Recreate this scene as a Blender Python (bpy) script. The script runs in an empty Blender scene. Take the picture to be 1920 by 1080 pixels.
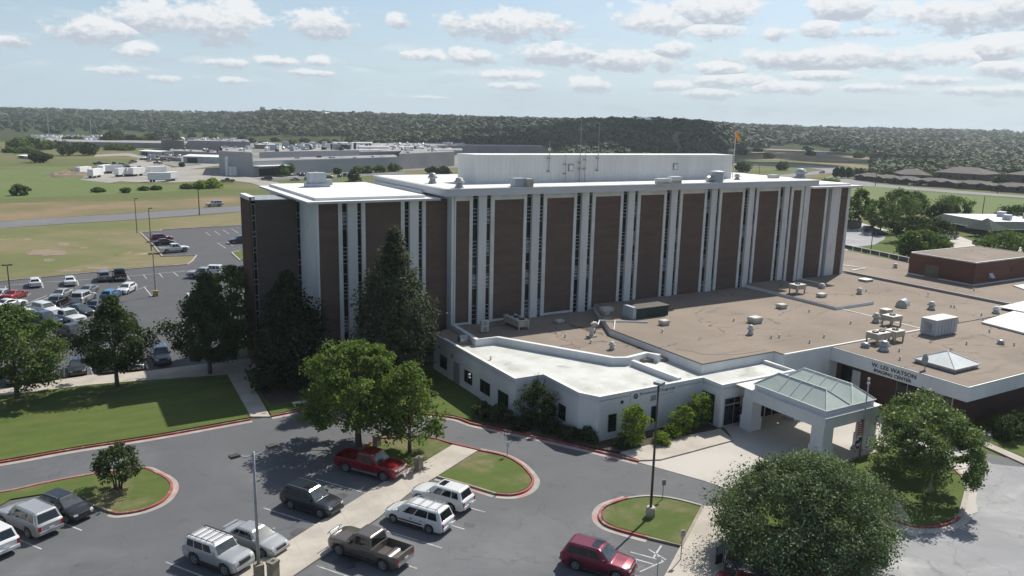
import bpy, bmesh, math, random
import numpy as np
from math import radians as R, sin, cos, pi
random.seed(7)
S = bpy.context.scene
col = S.collection
# ------------------------------------------------------------------ camera, sky, sun, exposure
FOC, PITCH, ROLL, YAW, CH = 1490.0, R(11.79), R(1.386), R(59.24), 28.5
_f = np.array([cos(YAW)*cos(PITCH), sin(YAW)*cos(PITCH), -sin(PITCH)])
_r = np.array([sin(YAW), -cos(YAW), 0.0])
_u = np.cross(_r, _f)
_c, _s = cos(ROLL), sin(ROLL)
RM = np.array([_c*_r+_s*_u, -_s*_r+_c*_u, _f])
cd = bpy.data.cameras.new('camera'); cam = bpy.data.objects.new('camera', cd); col.objects.link(cam)
cd.sensor_width = 36; cd.lens = 36*FOC/1920; cd.clip_start = 0.5; cd.clip_end = 20000
from mathutils import Matrix, Vector
mw = Matrix.Identity(4)
for i in range(3):
    mw[i][0] = RM[0][i]; mw[i][1] = RM[1][i]; mw[i][2] = -RM[2][i]
mw[2][3] = CH
cam.matrix_world = mw
S.camera = cam
S.view_settings.view_transform = 'Standard'; S.view_settings.look = 'None'
S.view_settings.exposure = 0.33; S.view_settings.gamma = 1.0
SUN = Vector((0.81, 0.385, 1.0)).normalized()
sl = bpy.data.lights.new('sun', 'SUN'); sl.energy = 4.7; sl.angle = R(0.53); sl.color = (1.0, 0.95, 0.87)
so = bpy.data.objects.new('sun', sl); col.objects.link(so)
so.rotation_euler = SUN.to_track_quat('Z', 'Y').to_euler(); so.location = (0, 0, 200)

def ray(u, v):
    return RM.T @ np.array([(u-960)/FOC, -(v-540)/FOC, 1.0])
def G(u, v, z=0.0):
    d = ray(u, v); t = (z-CH)/d[2]
    return (float(d[0]*t), float(d[1]*t), z)
def HZ(u, v, b):
    d = ray(u, v); t = (b[0]*d[0]+b[1]*d[1])/(d[0]**2+d[1]**2)
    return float(CH+d[2]*t)
def ONX(u, v, y):
    d = ray(u, v); t = y/d[1]; return (float(d[0]*t), y, float(CH+d[2]*t))
def ONY(u, v, x):
    d = ray(u, v); t = x/d[0]; return (x, float(d[1]*t), float(CH+d[2]*t))
def PX(p):
    c = RM @ (np.array(p)-np.array([0, 0, CH])); return 960+FOC*c[0]/c[2], 540-FOC*c[1]/c[2]

W = bpy.data.worlds.new('World'); S.world = W; W.use_nodes = True
nt = W.node_tree; nt.nodes.clear()
class NB:
    def __init__(s, nt): s.nt = nt
    def n(s, t, **k):
        x = s.nt.nodes.new(t)
        for a, b in k.items(): setattr(x, a, b)
        return x
    def l(s, a, b): s.nt.links.new(a, b)
    def put(s, sock, v):
        if hasattr(v, 'is_output'): s.l(v, sock)
        else: sock.default_value = v
    def m(s, op, a, b=None, c=None, clamp=False):
        x = s.n('ShaderNodeMath', operation=op, use_clamp=clamp); s.put(x.inputs[0], a)
        if b is not None: s.put(x.inputs[1], b)
        if c is not None: s.put(x.inputs[2], c)
        return x.outputs[0]
    def vm(s, op, a, b=None, out=0):
        x = s.n('ShaderNodeVectorMath', operation=op); s.put(x.inputs[0], a)
        if b is not None: s.put(x.inputs[1], b)
        return x.outputs[out]
    def mr(s, v, a, b, c=0.0, d=1.0, smooth=False):
        x = s.n('ShaderNodeMapRange', clamp=True)
        if smooth: x.interpolation_type = 'SMOOTHSTEP'
        s.put(x.inputs[0], v)
        for i, q in enumerate((a, b, c, d)): x.inputs[1+i].default_value = q
        return x.outputs[0]
    def mix(s, f, a, b):
        x = s.n('ShaderNodeMix', data_type='RGBA'); s.put(x.inputs[0], f); s.put(x.inputs[6], a); s.put(x.inputs[7], b)
        return x.outputs[2]
    def noise(s, vec, scale, detail=4, rough=0.55, dist=0.0):
        x = s.n('ShaderNodeTexNoise'); s.put(x.inputs['Vector'], vec)
        x.inputs['Scale'].default_value = scale; x.inputs['Detail'].default_value = detail
        x.inputs['Roughness'].default_value = rough; x.inputs['Distortion'].default_value = dist
        return x.outputs[0]
    def mp(s, vec, sc=(1, 1, 1), rot=(0, 0, 0), loc=(0, 0, 0)):
        x = s.n('ShaderNodeMapping'); s.put(x.inputs[0], vec); x.inputs['Scale'].default_value = sc
        x.inputs['Rotation'].default_value = rot; x.inputs['Location'].default_value = loc
        return x.outputs[0]
def c4(c): return (c[0], c[1], c[2], 1.0)

b = NB(nt)
tc = b.n('ShaderNodeTexCoord'); gen = tc.outputs['Generated']
sky = b.n('ShaderNodeTexSky', sky_type='NISHITA', sun_disc=False)
sky.sun_elevation = math.asin(SUN.z); sky.sun_rotation = math.atan2(SUN.x, SUN.y)
sky.air_density = 1.0; sky.dust_density = 1.5; sky.ozone_density = 1.0; sky.altitude = 400
sp = b.n('ShaderNodeSeparateXYZ'); b.l(gen, sp.inputs[0])
az = b.m('ARCTAN2', sp.outputs[1], sp.outputs[0])
el = b.m('ARCSINE', sp.outputs[2])
cv = b.n('ShaderNodeCombineXYZ'); b.l(az, cv.inputs[0]); b.l(el, cv.inputs[1])
AE = cv.outputs[0]
CL = [  # u, v, half width, half height of each cumulus cloud in the photograph, turned into directions of the sky
 (180,56,75,20),(300,34,85,26),(390,38,100,34),(600,45,80,24),(742,40,34,13),(268,95,42,15),(20,75,40,9),
 (960,45,118,26),(1060,100,100,16),(1170,112,90,18),(1265,92,55,14),(1230,42,95,26),(1340,20,110,26),(1330,60,80,15),
 (1455,64,38,13),(1540,55,42,15),(1570,14,70,20),(1790,26,150,26),(1900,10,60,26),(1540,108,150,17),(1760,108,90,18),(1880,92,60,20),(1890,128,70,14),
 (790,105,48,11),(885,106,48,12),(950,142,70,9),(970,162,60,8),(1110,160,40,12),(1350,130,50,10),(1370,152,70,12),(1480,165,80,11),(1540,142,60,8),(1250,162,50,9),(1330,176,60,8),(1640,165,60,7),
 (510,115,42,8),(595,116,24,8),(420,118,50,8),(590,137,44,6),(210,132,50,9),(310,148,34,6),(440,152,30,5),(1750,150,80,9),(1640,60,60,8),(800,183,50,4),(1850,170,90,8)]
wob = b.noise(b.vm('MULTIPLY', AE, (30, 50, 1)), 1.0, 5, 0.6)
wob2 = b.noise(b.vm('MULTIPLY', AE, (75, 130, 1)), 1.0, 5, 0.6)
cur = -5.0; shd = 0.0
for (u, v, hw, hh) in CL:
    d = ray(u, v); d = d/np.linalg.norm(d)
    a0 = math.atan2(d[1], d[0]); e0 = math.asin(d[2])
    w = b.vm('MULTIPLY', b.vm('SUBTRACT', AE, (a0, e0, 0)), (FOC/(hw*1.2), FOC/(hh*1.55), 1))
    ln = b.vm('LENGTH', w, out=1)
    mk = b.m('SUBTRACT', 1.0, ln)
    ss = b.n('ShaderNodeSeparateXYZ'); b.l(w, ss.inputs[0])
    if cur == -5.0: cur, shd = mk, ss.outputs[1]
    else:
        gt = b.m('GREATER_THAN', mk, cur)
        x = b.n('ShaderNodeMix', data_type='FLOAT'); b.l(gt, x.inputs[0]); b.put(x.inputs[2], shd); b.l(ss.outputs[1], x.inputs[3]); shd = x.outputs[0]
        cur = b.m('MAXIMUM', cur, mk)
wob0 = b.noise(b.vm('MULTIPLY', AE, (13, 24, 1)), 1.0, 3, 0.5)
nn = b.m('ADD', b.m('ADD', b.m('MULTIPLY', b.m('SUBTRACT', wob0, 0.5), 1.3), b.m('MULTIPLY', b.m('SUBTRACT', wob, 0.5), 1.6)), b.m('MULTIPLY', b.m('SUBTRACT', wob2, 0.5), 0.75))
dens = b.mr(b.m('ADD', cur, nn), 0.12, 0.52, 0, 1, True)
high = b.mr(b.noise(b.vm('MULTIPLY', AE, (5, 8, 1)), 1.0, 6, 0.6), 0.5, 0.66, 0, 0.8, True)
high = b.m('MULTIPLY', high, b.mr(el, 0.19, 0.3))
lown = b.mr(b.noise(b.vm('MULTIPLY', AE, (14, 75, 1)), 1.0, 6, 0.65), 0.46, 0.74, 0, 0.42, True)
lown = b.m('MULTIPLY', lown, b.mr(el, 0.16, 0.06))
dens = b.m('MAXIMUM', b.m('MAXIMUM', b.m('MULTIPLY', dens, b.mr(el, 0.0, 0.07, 0.45, 0.95)), high), lown)
lit = b.mr(b.m('ADD', shd, b.m('MULTIPLY', b.m('SUBTRACT', wob2, 0.5), 1.6)), -0.5, 0.3, 0, 1, True)
ccol = b.mix(lit, (4.6, 5.05, 5.7, 1), (7.6, 7.75, 7.9, 1))
hz = b.mr(el, 0.0, 0.22, 1, 0, True)
skyc = b.mix(b.m('MULTIPLY', hz, 0.8), b.vm('MULTIPLY', sky.outputs[0], (0.9, 0.93, 0.96)), (4.75, 6.05, 7.2, 1))
fin = b.mix(dens, skyc, ccol)
bg = b.n('ShaderNodeBackground'); b.l(fin, bg.inputs[0]); bg.inputs[1].default_value = 0.092
ow = b.n('ShaderNodeOutputWorld'); b.l(bg.outputs[0], ow.inputs[0])
W.cycles.sampling_method = 'MANUAL'; W.cycles.sample_map_resolution = 1024

# ------------------------------------------------------------------ materials
MATS = {}
def mat(name, c1, c2=None, sc=1.0, rough=0.8, lo=0.35, hi=0.65, metal=0.0, bump=0.0, bsc=None, c3=None, sc3=None, lo3=0.5, hi3=0.7, spec=0.5, stretch=(1, 1, 1), coat=0.0, det=5):
    if name in MATS: return MATS[name]
    m = bpy.data.materials.new(name); m.use_nodes = True; MATS[name] = m
    t = m.node_tree; k = NB(t); p = t.nodes['Principled BSDF']
    p.inputs['Roughness'].default_value = rough; p.inputs['Metallic'].default_value = metal
    p.inputs['Specular IOR Level'].default_value = spec; p.inputs['Coat Weight'].default_value = coat
    p.inputs['Coat Roughness'].default_value = 0.06
    o = k.n('ShaderNodeTexCoord').outputs['Object']
    o = k.mp(o, stretch)
    base = c4(c1)
    if c2 is None: c2 = tuple(x*0.86 for x in c1)
    base = k.mix(k.mr(k.noise(o, sc, det, 0.6), lo, hi, 0, 1, True), c4(c1), c4(c2))
    if c3 is not None: base = k.mix(k.mr(k.noise(o, sc3 or sc*3, det, 0.6, 0.4), lo3, hi3, 0, 1, True), base, c4(c3))
    k.put(p.inputs['Base Color'], base)
    if bump:
        bn = k.n('ShaderNodeBump'); bn.inputs['Strength'].default_value = bump; bn.inputs['Distance'].default_value = 0.05
        k.l(k.noise(o, bsc or sc*12, 4, 0.6), bn.inputs['Height']); k.l(bn.outputs[0], p.inputs['Normal'])
    return m

def grass_mat(name, g1, g2, dry, dry_lo=0.52, dry_hi=0.7, dry_sc=0.05, stripes=0.0, bare=None, bare_lo=0.66, ang=0.0, sfine=2.2):
    m = bpy.data.materials.new(name); m.use_nodes = True; MATS[name] = m
    t = m.node_tree; k = NB(t); p = t.nodes['Principled BSDF']
    p.inputs['Roughness'].default_value = 0.95; p.inputs['Specular IOR Level'].default_value = 0.15
    o = k.n('ShaderNodeTexCoord').outputs['Object']
    a = k.mix(k.mr(k.noise(o, sfine, 6, 0.7), 0.3, 0.7), c4(g1), c4(g2))
    a = k.mix(k.mr(k.noise(k.mp(o, (1, 1, 1), (0, 0, ang)), dry_sc, 6, 0.6, 0.3), dry_lo, dry_hi, 0, 1, True), a, c4(dry))
    st = k.mp(o, (0.35, 1.6, 1), (0, 0, ang))
    a = k.mix(k.m('MULTIPLY', k.mr(k.noise(st, 0.55, 3, 0.5), 0.4, 0.65), 0.35+stripes), a, c4(tuple(x*0.72 for x in g1)))
    a = k.mix(k.mr(k.noise(o, 9.0, 3, 0.7), 0.35, 0.75, 0, 0.5), a, c4(tuple(x*0.55 for x in g2)))
    if bare: a = k.mix(k.mr(k.noise(k.mp(o, (0.5, 1, 1), (0, 0, 0.2)), 0.055, 5, 0.55, 0.5), bare_lo, bare_lo+0.05, 0, 1, True), a, c4(bare))
    k.put(p.inputs['Base Color'], a)
    bn = k.n('ShaderNodeBump'); bn.inputs['Strength'].default_value = 0.5; bn.inputs['Distance'].default_value = 0.06
    k.l(k.noise(o, 14, 4, 0.7), bn.inputs['Height']); k.l(bn.outputs[0], p.inputs['Normal'])
    return m

def asphalt_mat(name, c1, c2, light=None, lsc=0.09, llo=0.5, lhi=0.8, crack=0.6):
    m = bpy.data.materials.new(name); m.use_nodes = True; MATS[name] = m
    t = m.node_tree; k = NB(t); p = t.nodes['Principled BSDF']
    p.inputs['Roughness'].default_value = 0.82; p.inputs['Specular IOR Level'].default_value = 0.35
    o = k.n('ShaderNodeTexCoord').outputs['Object']
    a = k.mix(k.mr(k.noise(o, 0.22, 7, 0.65), 0.3, 0.7), c4(c1), c4(c2))
    if light: a = k.mix(k.mr(k.noise(o, lsc, 7, 0.62, 0.6), llo, lhi, 0, 1, True), a, c4(light))
    a = k.mix(k.mr(k.noise(o, 0.6, 4, 0.5, 1.5), 0.62, 0.8, 0, 0.5), a, c4(tuple(x*0.5 for x in c1)))
    a = k.mix(k.mr(k.noise(o, 30, 2, 0.6), 0.4, 0.7, 0, 0.35), a, c4(tuple(x*1.5 for x in c2)))
    vx = k.n('ShaderNodeTexVoronoi', feature='DISTANCE_TO_EDGE'); vx.inputs['Scale'].default_value = 0.16
    wv = k.n('ShaderNodeTexNoise'); k.l(o, wv.inputs['Vector']); wv.inputs['Scale'].default_value = 0.5; wv.inputs['Detail'].default_value = 5
    k.l(k.vm('ADD', o, k.vm('MULTIPLY', wv.outputs['Color'], (3.5, 3.5, 0))), vx.inputs['Vector'])
    a = k.mix(k.m('MULTIPLY', k.mr(vx.outputs['Distance'], 0.0, 0.008, 1, 0), crack), a, c4(tuple(x*0.35 for x in c1)))
    k.put(p.inputs['Base Color'], a)
    bn = k.n('ShaderNodeBump'); bn.inputs['Strength'].default_value = 0.25; bn.inputs['Distance'].default_value = 0.02
    k.l(k.noise(o, 25, 3, 0.7), bn.inputs['Height']); k.l(bn.outputs[0], p.inputs['Normal'])
    return m

def brick_mat(name, c1, c2, mort, vari=(0.06, 0.03, 0.03)):
    m = bpy.data.materials.new(name); m.use_nodes = True; MATS[name] = m
    t = m.node_tree; k = NB(t); p = t.nodes['Principled BSDF']; p.inputs['Roughness'].default_value = 0.9
    p.inputs['Specular IOR Level'].default_value = 0.2
    o = k.n('ShaderNodeTexCoord').outputs['Object']
    q = k.n('ShaderNodeSeparateXYZ'); k.l(o, q.inputs[0]); w = k.n('ShaderNodeCombineXYZ')
    k.l(k.m('ADD', q.outputs[0], q.outputs[1]), w.inputs[0]); k.l(q.outputs[2], w.inputs[1])
    bt = k.n('ShaderNodeTexBrick'); k.l(w.outputs[0], bt.inputs['Vector'])
    bt.inputs['Color1'].default_value = c4(c1); bt.inputs['Color2'].default_value = c4(c2); bt.inputs['Mortar'].default_value = c4(mort)
    bt.inputs['Scale'].default_value = 1.0; bt.inputs['Brick Width'].default_value = 0.3; bt.inputs['Row Height'].default_value = 0.1
    bt.inputs['Mortar Size'].default_value = 0.008; bt.inputs['Bias'].default_value = -0.1
    a = k.mix(k.mr(k.noise(k.mp(o, (0.35, 0.35, 1.4)), 0.8, 5, 0.6), 0.35, 0.7, 0, 0.65), bt.outputs[0], c4(vari))
    k.put(p.inputs['Base Color'], a)
    return m

def leaf_mat(name, c1, c2, c3, trans=0.35, scale=0.6):
    m = bpy.data.materials.new(name); m.use_nodes = True; MATS[name] = m
    t = m.node_tree; k = NB(t); p = t.nodes['Principled BSDF']; p.inputs['Roughness'].default_value = 0.7
    p.inputs['Specular IOR Level'].default_value = 0.12
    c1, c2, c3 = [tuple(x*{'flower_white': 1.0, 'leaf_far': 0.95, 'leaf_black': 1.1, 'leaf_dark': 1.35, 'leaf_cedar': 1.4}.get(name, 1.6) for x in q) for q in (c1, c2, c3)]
    o = k.n('ShaderNodeTexCoord').outputs['Object']
    gi = k.n('ShaderNodeNewGeometry')
    a = k.mix(k.mr(k.noise(o, scale, 3, 0.6), 0.35, 0.65), c4(c1), c4(c2))
    a = k.mix(k.mr(gi.outputs['Random Per Island'], 0.45, 1.0, 0, 0.3 if name == 'leaf_far' else 0.75), a, c4(c3))
    if name == 'leaf_far': a = k.mix(k.mr(k.noise(o, 0.05, 2, 0.5), 0.42, 0.6), a, c4((0.044, 0.064, 0.034)))
    k.put(p.inputs['Base Color'], a)
    tr = k.n('ShaderNodeBsdfTranslucent'); k.put(tr.inputs[0], k.vm('MULTIPLY', a, (1.5, 1.7, 0.7)))
    ms = k.n('ShaderNodeMixShader'); ms.inputs[0].default_value = trans
    k.l(p.outputs[0], ms.inputs[1]); k.l(tr.outputs[0], ms.inputs[2])
    k.l(ms.outputs[0], t.nodes['Material Output'].inputs[0])
    return m

mat('white_paint', (0.66, 0.67, 0.67), (0.56, 0.57, 0.58), 0.25, 0.7, c3=(0.46, 0.46, 0.45), sc3=0.9, lo3=0.62, hi3=0.85, stretch=(1, 1, 0.35), bump=0.05, bsc=3)
mat('column_paint', (0.60, 0.595, 0.575), (0.52, 0.515, 0.50), 0.2, 0.75, stretch=(1, 1, 0.2), c3=(0.34, 0.345, 0.34), sc3=0.9, lo3=0.55, hi3=0.85)
mat('trim_paint', (0.62, 0.62, 0.59), (0.52, 0.52, 0.50), 0.4, 0.75)
mat('fascia_paint', (0.50, 0.51, 0.54), (0.44, 0.45, 0.48), 0.2, 0.6, stretch=(0.3, 0.3, 1))
mat('roof_white', (0.70, 0.70, 0.68), (0.62, 0.63, 0.61), 0.3, 0.8, c3=(0.52, 0.52, 0.48), sc3=0.12, lo3=0.55, hi3=0.8)
mat('roof_annex', (0.54, 0.55, 0.52), (0.43, 0.44, 0.40), 0.35, 0.85, c3=(0.29, 0.30, 0.25), sc3=0.28, lo3=0.53, hi3=0.75, bump=0.1, bsc=4)
def gravel():
    m = bpy.data.materials.new('gravel_roof'); m.use_nodes = True; MATS['gravel_roof'] = m
    t = m.node_tree; k = NB(t); p = t.nodes['Principled BSDF']; p.inputs['Roughness'].default_value = 0.95; p.inputs['Specular IOR Level'].default_value = 0.15
    o = k.n('ShaderNodeTexCoord').outputs['Object']
    a = k.mix(k.mr(k.noise(o, 0.12, 6, 0.6), 0.35, 0.65), c4((0.30, 0.248, 0.20)), c4((0.235, 0.197, 0.162)))
    a = k.mix(k.mr(k.noise(k.mp(o, (0.3, 1.2, 1), (0, 0, 0.3)), 0.35, 5, 0.6, 1.0), 0.58, 0.75, 0, 0.6), a, c4((0.125, 0.108, 0.098)))
    a = k.mix(k.mr(k.noise(o, 0.45, 6, 0.7, 0.6), 0.6, 0.85, 0, 0.6), a, c4((0.36, 0.32, 0.28)))
    a = k.mix(k.mr(k.noise(o, 16, 3, 0.7), 0.35, 0.75, 0, 0.5), a, c4((0.12, 0.105, 0.09)))
    vx = k.n('ShaderNodeTexVoronoi', feature='DISTANCE_TO_EDGE'); vx.inputs['Scale'].default_value = 0.07
    wv = k.n('ShaderNodeTexNoise'); k.l(o, wv.inputs['Vector']); wv.inputs['Scale'].default_value = 0.4
    k.l(k.vm('ADD', o, k.vm('MULTIPLY', wv.outputs['Color'], (5, 5, 0))), vx.inputs['Vector'])
    a = k.mix(k.m('MULTIPLY', k.mr(vx.outputs['Distance'], 0.0, 0.008, 1, 0), k.mr(k.noise(o, 0.3, 2), 0.45, 0.6)), a, c4((0.06, 0.05, 0.045)))
    k.put(p.inputs['Base Color'], a)
    bn = k.n('ShaderNodeBump'); bn.inputs['Strength'].default_value = 0.3; bn.inputs['Distance'].default_value = 0.03
    k.l(k.noise(o, 9, 5, 0.7), bn.inputs['Height']); k.l(bn.outputs[0], p.inputs['Normal'])
gravel()
brick_mat('brick_tower', (0.148, 0.095, 0.076), (0.112, 0.076, 0.062), (0.15, 0.13, 0.115), (0.085, 0.062, 0.053))
brick_mat('brick_stair', (0.115, 0.090, 0.078), (0.090, 0.074, 0.066), (0.12, 0.11, 0.10), (0.072, 0.062, 0.056))
brick_mat('brick_red', (0.16, 0.072, 0.052), (0.115, 0.054, 0.042), (0.14, 0.115, 0.10), (0.095, 0.048, 0.038))
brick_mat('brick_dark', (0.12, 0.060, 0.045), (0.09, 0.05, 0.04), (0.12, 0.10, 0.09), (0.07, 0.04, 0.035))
mat('glass_dark', (0.008, 0.011, 0.013), (0.014, 0.018, 0.021), 0.8, 0.12, spec=0.35)
mat('glass_blind', (0.20, 0.215, 0.22), (0.05, 0.06, 0.065), 1.1, 0.25, lo=0.45, hi=0.55, stretch=(0.6, 0.6, 2.5))
mat('frame_gray', (0.36, 0.37, 0.38), None, 1, 0.6)
mat('frame_white', (0.55, 0.56, 0.56), None, 1, 0.5)
mat('metal_siding', (0.66, 0.655, 0.635), (0.58, 0.575, 0.56), 0.3, 0.5, stretch=(1, 1, 0.15), c3=(0.42, 0.43, 0.42), sc3=1.2, lo3=0.62, hi3=0.9)
mat('galv', (0.42, 0.43, 0.43), (0.30, 0.31, 0.31), 2.0, 0.4, metal=0.5)
mat('unit_paint', (0.52, 0.51, 0.46), (0.40, 0.39, 0.35), 1.5, 0.6)
mat('unit_beige', (0.42, 0.39, 0.32), (0.30, 0.28, 0.24), 1.5, 0.65)
mat('unit_gray', (0.40, 0.43, 0.47), (0.33, 0.36, 0.40), 0.6, 0.5, stretch=(1, 1, 0.3))
mat('black', (0.018, 0.018, 0.018), (0.03, 0.03, 0.03), 2, 0.6)
mat('rubber', (0.02, 0.02, 0.021), (0.03, 0.03, 0.03), 6, 0.85)
mat('pole_dark', (0.05, 0.045, 0.04), (0.08, 0.07, 0.06), 1.5, 0.5, metal=0.2)
mat('pole_gray', (0.22, 0.24, 0.26), (0.30, 0.32, 0.33), 1.0, 0.45, metal=0.3)
mat('pole_alu', (0.40, 0.41, 0.41), None, 1.0, 0.35, metal=0.5)
mat('wood_pole', (0.09, 0.065, 0.05), (0.06, 0.045, 0.035), 1.5, 0.9)
mat('concrete', (0.42, 0.385, 0.33), (0.34, 0.31, 0.265), 0.4, 0.9, c3=(0.25, 0.23, 0.20), sc3=1.1, lo3=0.6, hi3=0.85, bump=0.08, bsc=12)
mat('concrete_pale', (0.44, 0.415, 0.375), (0.37, 0.35, 0.315), 0.1, 0.9)
mat('gutter_conc', (0.37, 0.34, 0.30), (0.28, 0.26, 0.23), 0.6, 0.9, c3=(0.36, 0.21, 0.19), sc3=0.5, lo3=0.5, hi3=0.65)
mat('kerb_red', (0.30, 0.065, 0.06), (0.21, 0.05, 0.045), 0.8, 0.8, c3=(0.32, 0.20, 0.18), sc3=1.6, lo3=0.5, hi3=0.68)
mat('kerb_tan', (0.30, 0.26, 0.18), (0.22, 0.19, 0.14), 0.8, 0.85)
mat('paint_white', (0.42, 0.42, 0.41), (0.16, 0.165, 0.17), 1.2, 0.7, lo=0.4, hi=0.75)
mat('mulch', (0.045, 0.033, 0.024), (0.075, 0.055, 0.04), 1.0, 0.95, bump=0.4, bsc=10)
mat('dirt', (0.24, 0.18, 0.125), (0.17, 0.135, 0.10), 0.3, 0.95)
mat('bark', (0.11, 0.085, 0.065), (0.06, 0.048, 0.038), 3.0, 0.95, stretch=(1, 1, 0.25), bump=0.4, bsc=9)
mat('bark_pale', (0.30, 0.26, 0.21), (0.20, 0.17, 0.14), 3.0, 0.9, stretch=(1, 1, 0.25))
mat('canopy_glass', (0.47, 0.53, 0.485), (0.42, 0.48, 0.435), 0.35, 0.8, c3=(0.36, 0.42, 0.38), sc3=0.9, lo3=0.5, hi3=0.8, stretch=(1, 1, 1), spec=0.2)
mat('skylight_glass', (0.62, 0.65, 0.64), (0.55, 0.58, 0.57), 0.6, 0.35)
mat('sign_letter', (0.03, 0.035, 0.04), None, 2, 0.5)
mat('orange', (0.70, 0.30, 0.06), (0.55, 0.20, 0.05), 1.5, 0.8)
mat('far_gray', (0.36, 0.37, 0.38), (0.30, 0.31, 0.32), 0.03, 0.8, stretch=(1, 1, 3))
mat('far_purple', (0.30, 0.285, 0.29), (0.24, 0.23, 0.235), 0.05, 0.85)
mat('far_roof', (0.28, 0.265, 0.265), (0.22, 0.21, 0.21), 0.04, 0.9)
mat('far_yard', (0.19, 0.18, 0.17), (0.13, 0.135, 0.11), 0.03, 0.95, c3=(0.26, 0.25, 0.235), sc3=0.05)
mat('far_white', (0.75, 0.75, 0.74), None, 0.2, 0.6)
mat('far_tan', (0.25, 0.225, 0.19), (0.19, 0.17, 0.15), 0.05, 0.85)
mat('shingle', (0.115, 0.105, 0.10), (0.09, 0.082, 0.08), 0.25, 0.95)
mat('shingle_brown', (0.115, 0.098, 0.093), (0.095, 0.08, 0.076), 0.2, 0.95)
mat('house_brick', (0.12, 0.085, 0.072), (0.085, 0.065, 0.058), 0.6, 0.9)
mat('green_roof', (0.04, 0.065, 0.056), (0.03, 0.05, 0.044), 0.5, 0.85, spec=0.2)
mat('road_gravel', (0.30, 0.28, 0.25), (0.25, 0.235, 0.21), 0.05, 0.95)
mat('door_gray', (0.27, 0.29, 0.30), None, 1, 0.6)
mat('door_olive', (0.12, 0.11, 0.085), None, 1, 0.6)
mat('rim', (0.42, 0.43, 0.44), None, 4, 0.3, metal=0.7)
mat('chrome', (0.62, 0.63, 0.64), None, 4, 0.15, metal=0.9)
mat('car_glass', (0.012, 0.017, 0.018), None, 3, 0.04, spec=0.8)
mat('windshield', (0.05, 0.065, 0.065), (0.02, 0.03, 0.03), 1.4, 0.05, spec=0.8)
mat('headlight', (0.55, 0.57, 0.58), None, 9, 0.12, spec=0.8)
mat('taillight', (0.35, 0.02, 0.02), None, 9, 0.2)
mat('bin_tan', (0.24, 0.21, 0.16), (0.18, 0.155, 0.12), 3, 0.85, bump=0.3, bsc=20)
mat('sign_white', (0.62, 0.63, 0.63), None, 3, 0.5)
mat('blue_cloth', (0.03, 0.045, 0.16), None, 2, 0.8); mat('red_cloth', (0.5, 0.03, 0.03), None, 2, 0.8); mat('white_cloth', (0.7, 0.68, 0.66), None, 2, 0.8)
asphalt_mat('asphalt_lot', (0.080, 0.083, 0.088), (0.102, 0.106, 0.112), (0.155, 0.158, 0.162), 0.07, 0.45, 0.75, 0.3)
asphalt_mat('asphalt_road', (0.19, 0.194, 0.20), (0.25, 0.254, 0.26), (0.42, 0.42, 0.41), 0.10, 0.5, 0.78, 0.4)  # lighter asphalt; sun glare is also painted into its colour as whitish patches
asphalt_mat('asphalt_far', (0.12, 0.12, 0.125), (0.14, 0.14, 0.142), (0.20, 0.195, 0.19), 0.05, 0.5, 0.8, 0.2)
asphalt_mat('asphalt_left', (0.062, 0.064, 0.068), (0.078, 0.080, 0.084), (0.10, 0.098, 0.097), 0.05, 0.5, 0.8, 0.3)
grass_mat('grass_lawn', (0.080, 0.118, 0.029), (0.106, 0.142, 0.037), (0.15, 0.14, 0.055), 0.5, 0.8, 0.25, 0.1, sfine=1.2)
grass_mat('grass_island', (0.080, 0.120, 0.030), (0.108, 0.140, 0.040), (0.20, 0.17, 0.10), 0.46, 0.66, 0.22, 0.0, sfine=1.5)
grass_mat('grass_field', (0.132, 0.152, 0.056), (0.158, 0.166, 0.072), (0.235, 0.195, 0.115), 0.40, 0.60, 0.022, 0.0, bare=(0.33, 0.26, 0.17), bare_lo=0.665, ang=-0.25, sfine=0.6)
leaf_mat('leaf_pecan', (0.070, 0.098, 0.028), (0.050, 0.076, 0.024), (0.105, 0.135, 0.038), 0.33, 0.35)
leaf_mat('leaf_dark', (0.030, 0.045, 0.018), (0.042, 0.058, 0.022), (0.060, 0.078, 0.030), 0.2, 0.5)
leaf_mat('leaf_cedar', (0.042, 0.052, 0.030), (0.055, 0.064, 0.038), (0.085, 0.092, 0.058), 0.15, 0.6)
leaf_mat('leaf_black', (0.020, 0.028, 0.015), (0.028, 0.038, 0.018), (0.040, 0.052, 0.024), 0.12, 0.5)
leaf_mat('leaf_juniper', (0.080, 0.108, 0.052), (0.060, 0.083, 0.045), (0.125, 0.155, 0.080), 0.15, 0.4)
leaf_mat('leaf_myrtle', (0.062, 0.088, 0.036), (0.050, 0.074, 0.030), (0.105, 0.135, 0.062), 0.28, 0.6)
leaf_mat('leaf_oak', (0.060, 0.088, 0.028), (0.046, 0.072, 0.025), (0.090, 0.118, 0.038), 0.25, 0.25)
leaf_mat('leaf_bright', (0.090, 0.125, 0.022), (0.065, 0.10, 0.022), (0.15, 0.175, 0.035), 0.35, 0.8)
leaf_mat('flower_white', (0.45, 0.45, 0.38), (0.38, 0.40, 0.32), (0.5, 0.5, 0.45), 0.3, 1)
leaf_mat('leaf_far', (0.064, 0.094, 0.038), (0.050, 0.076, 0.034), (0.090, 0.115, 0.048), 0.05, 0.012)
def M(n): return MATS[n]

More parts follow.
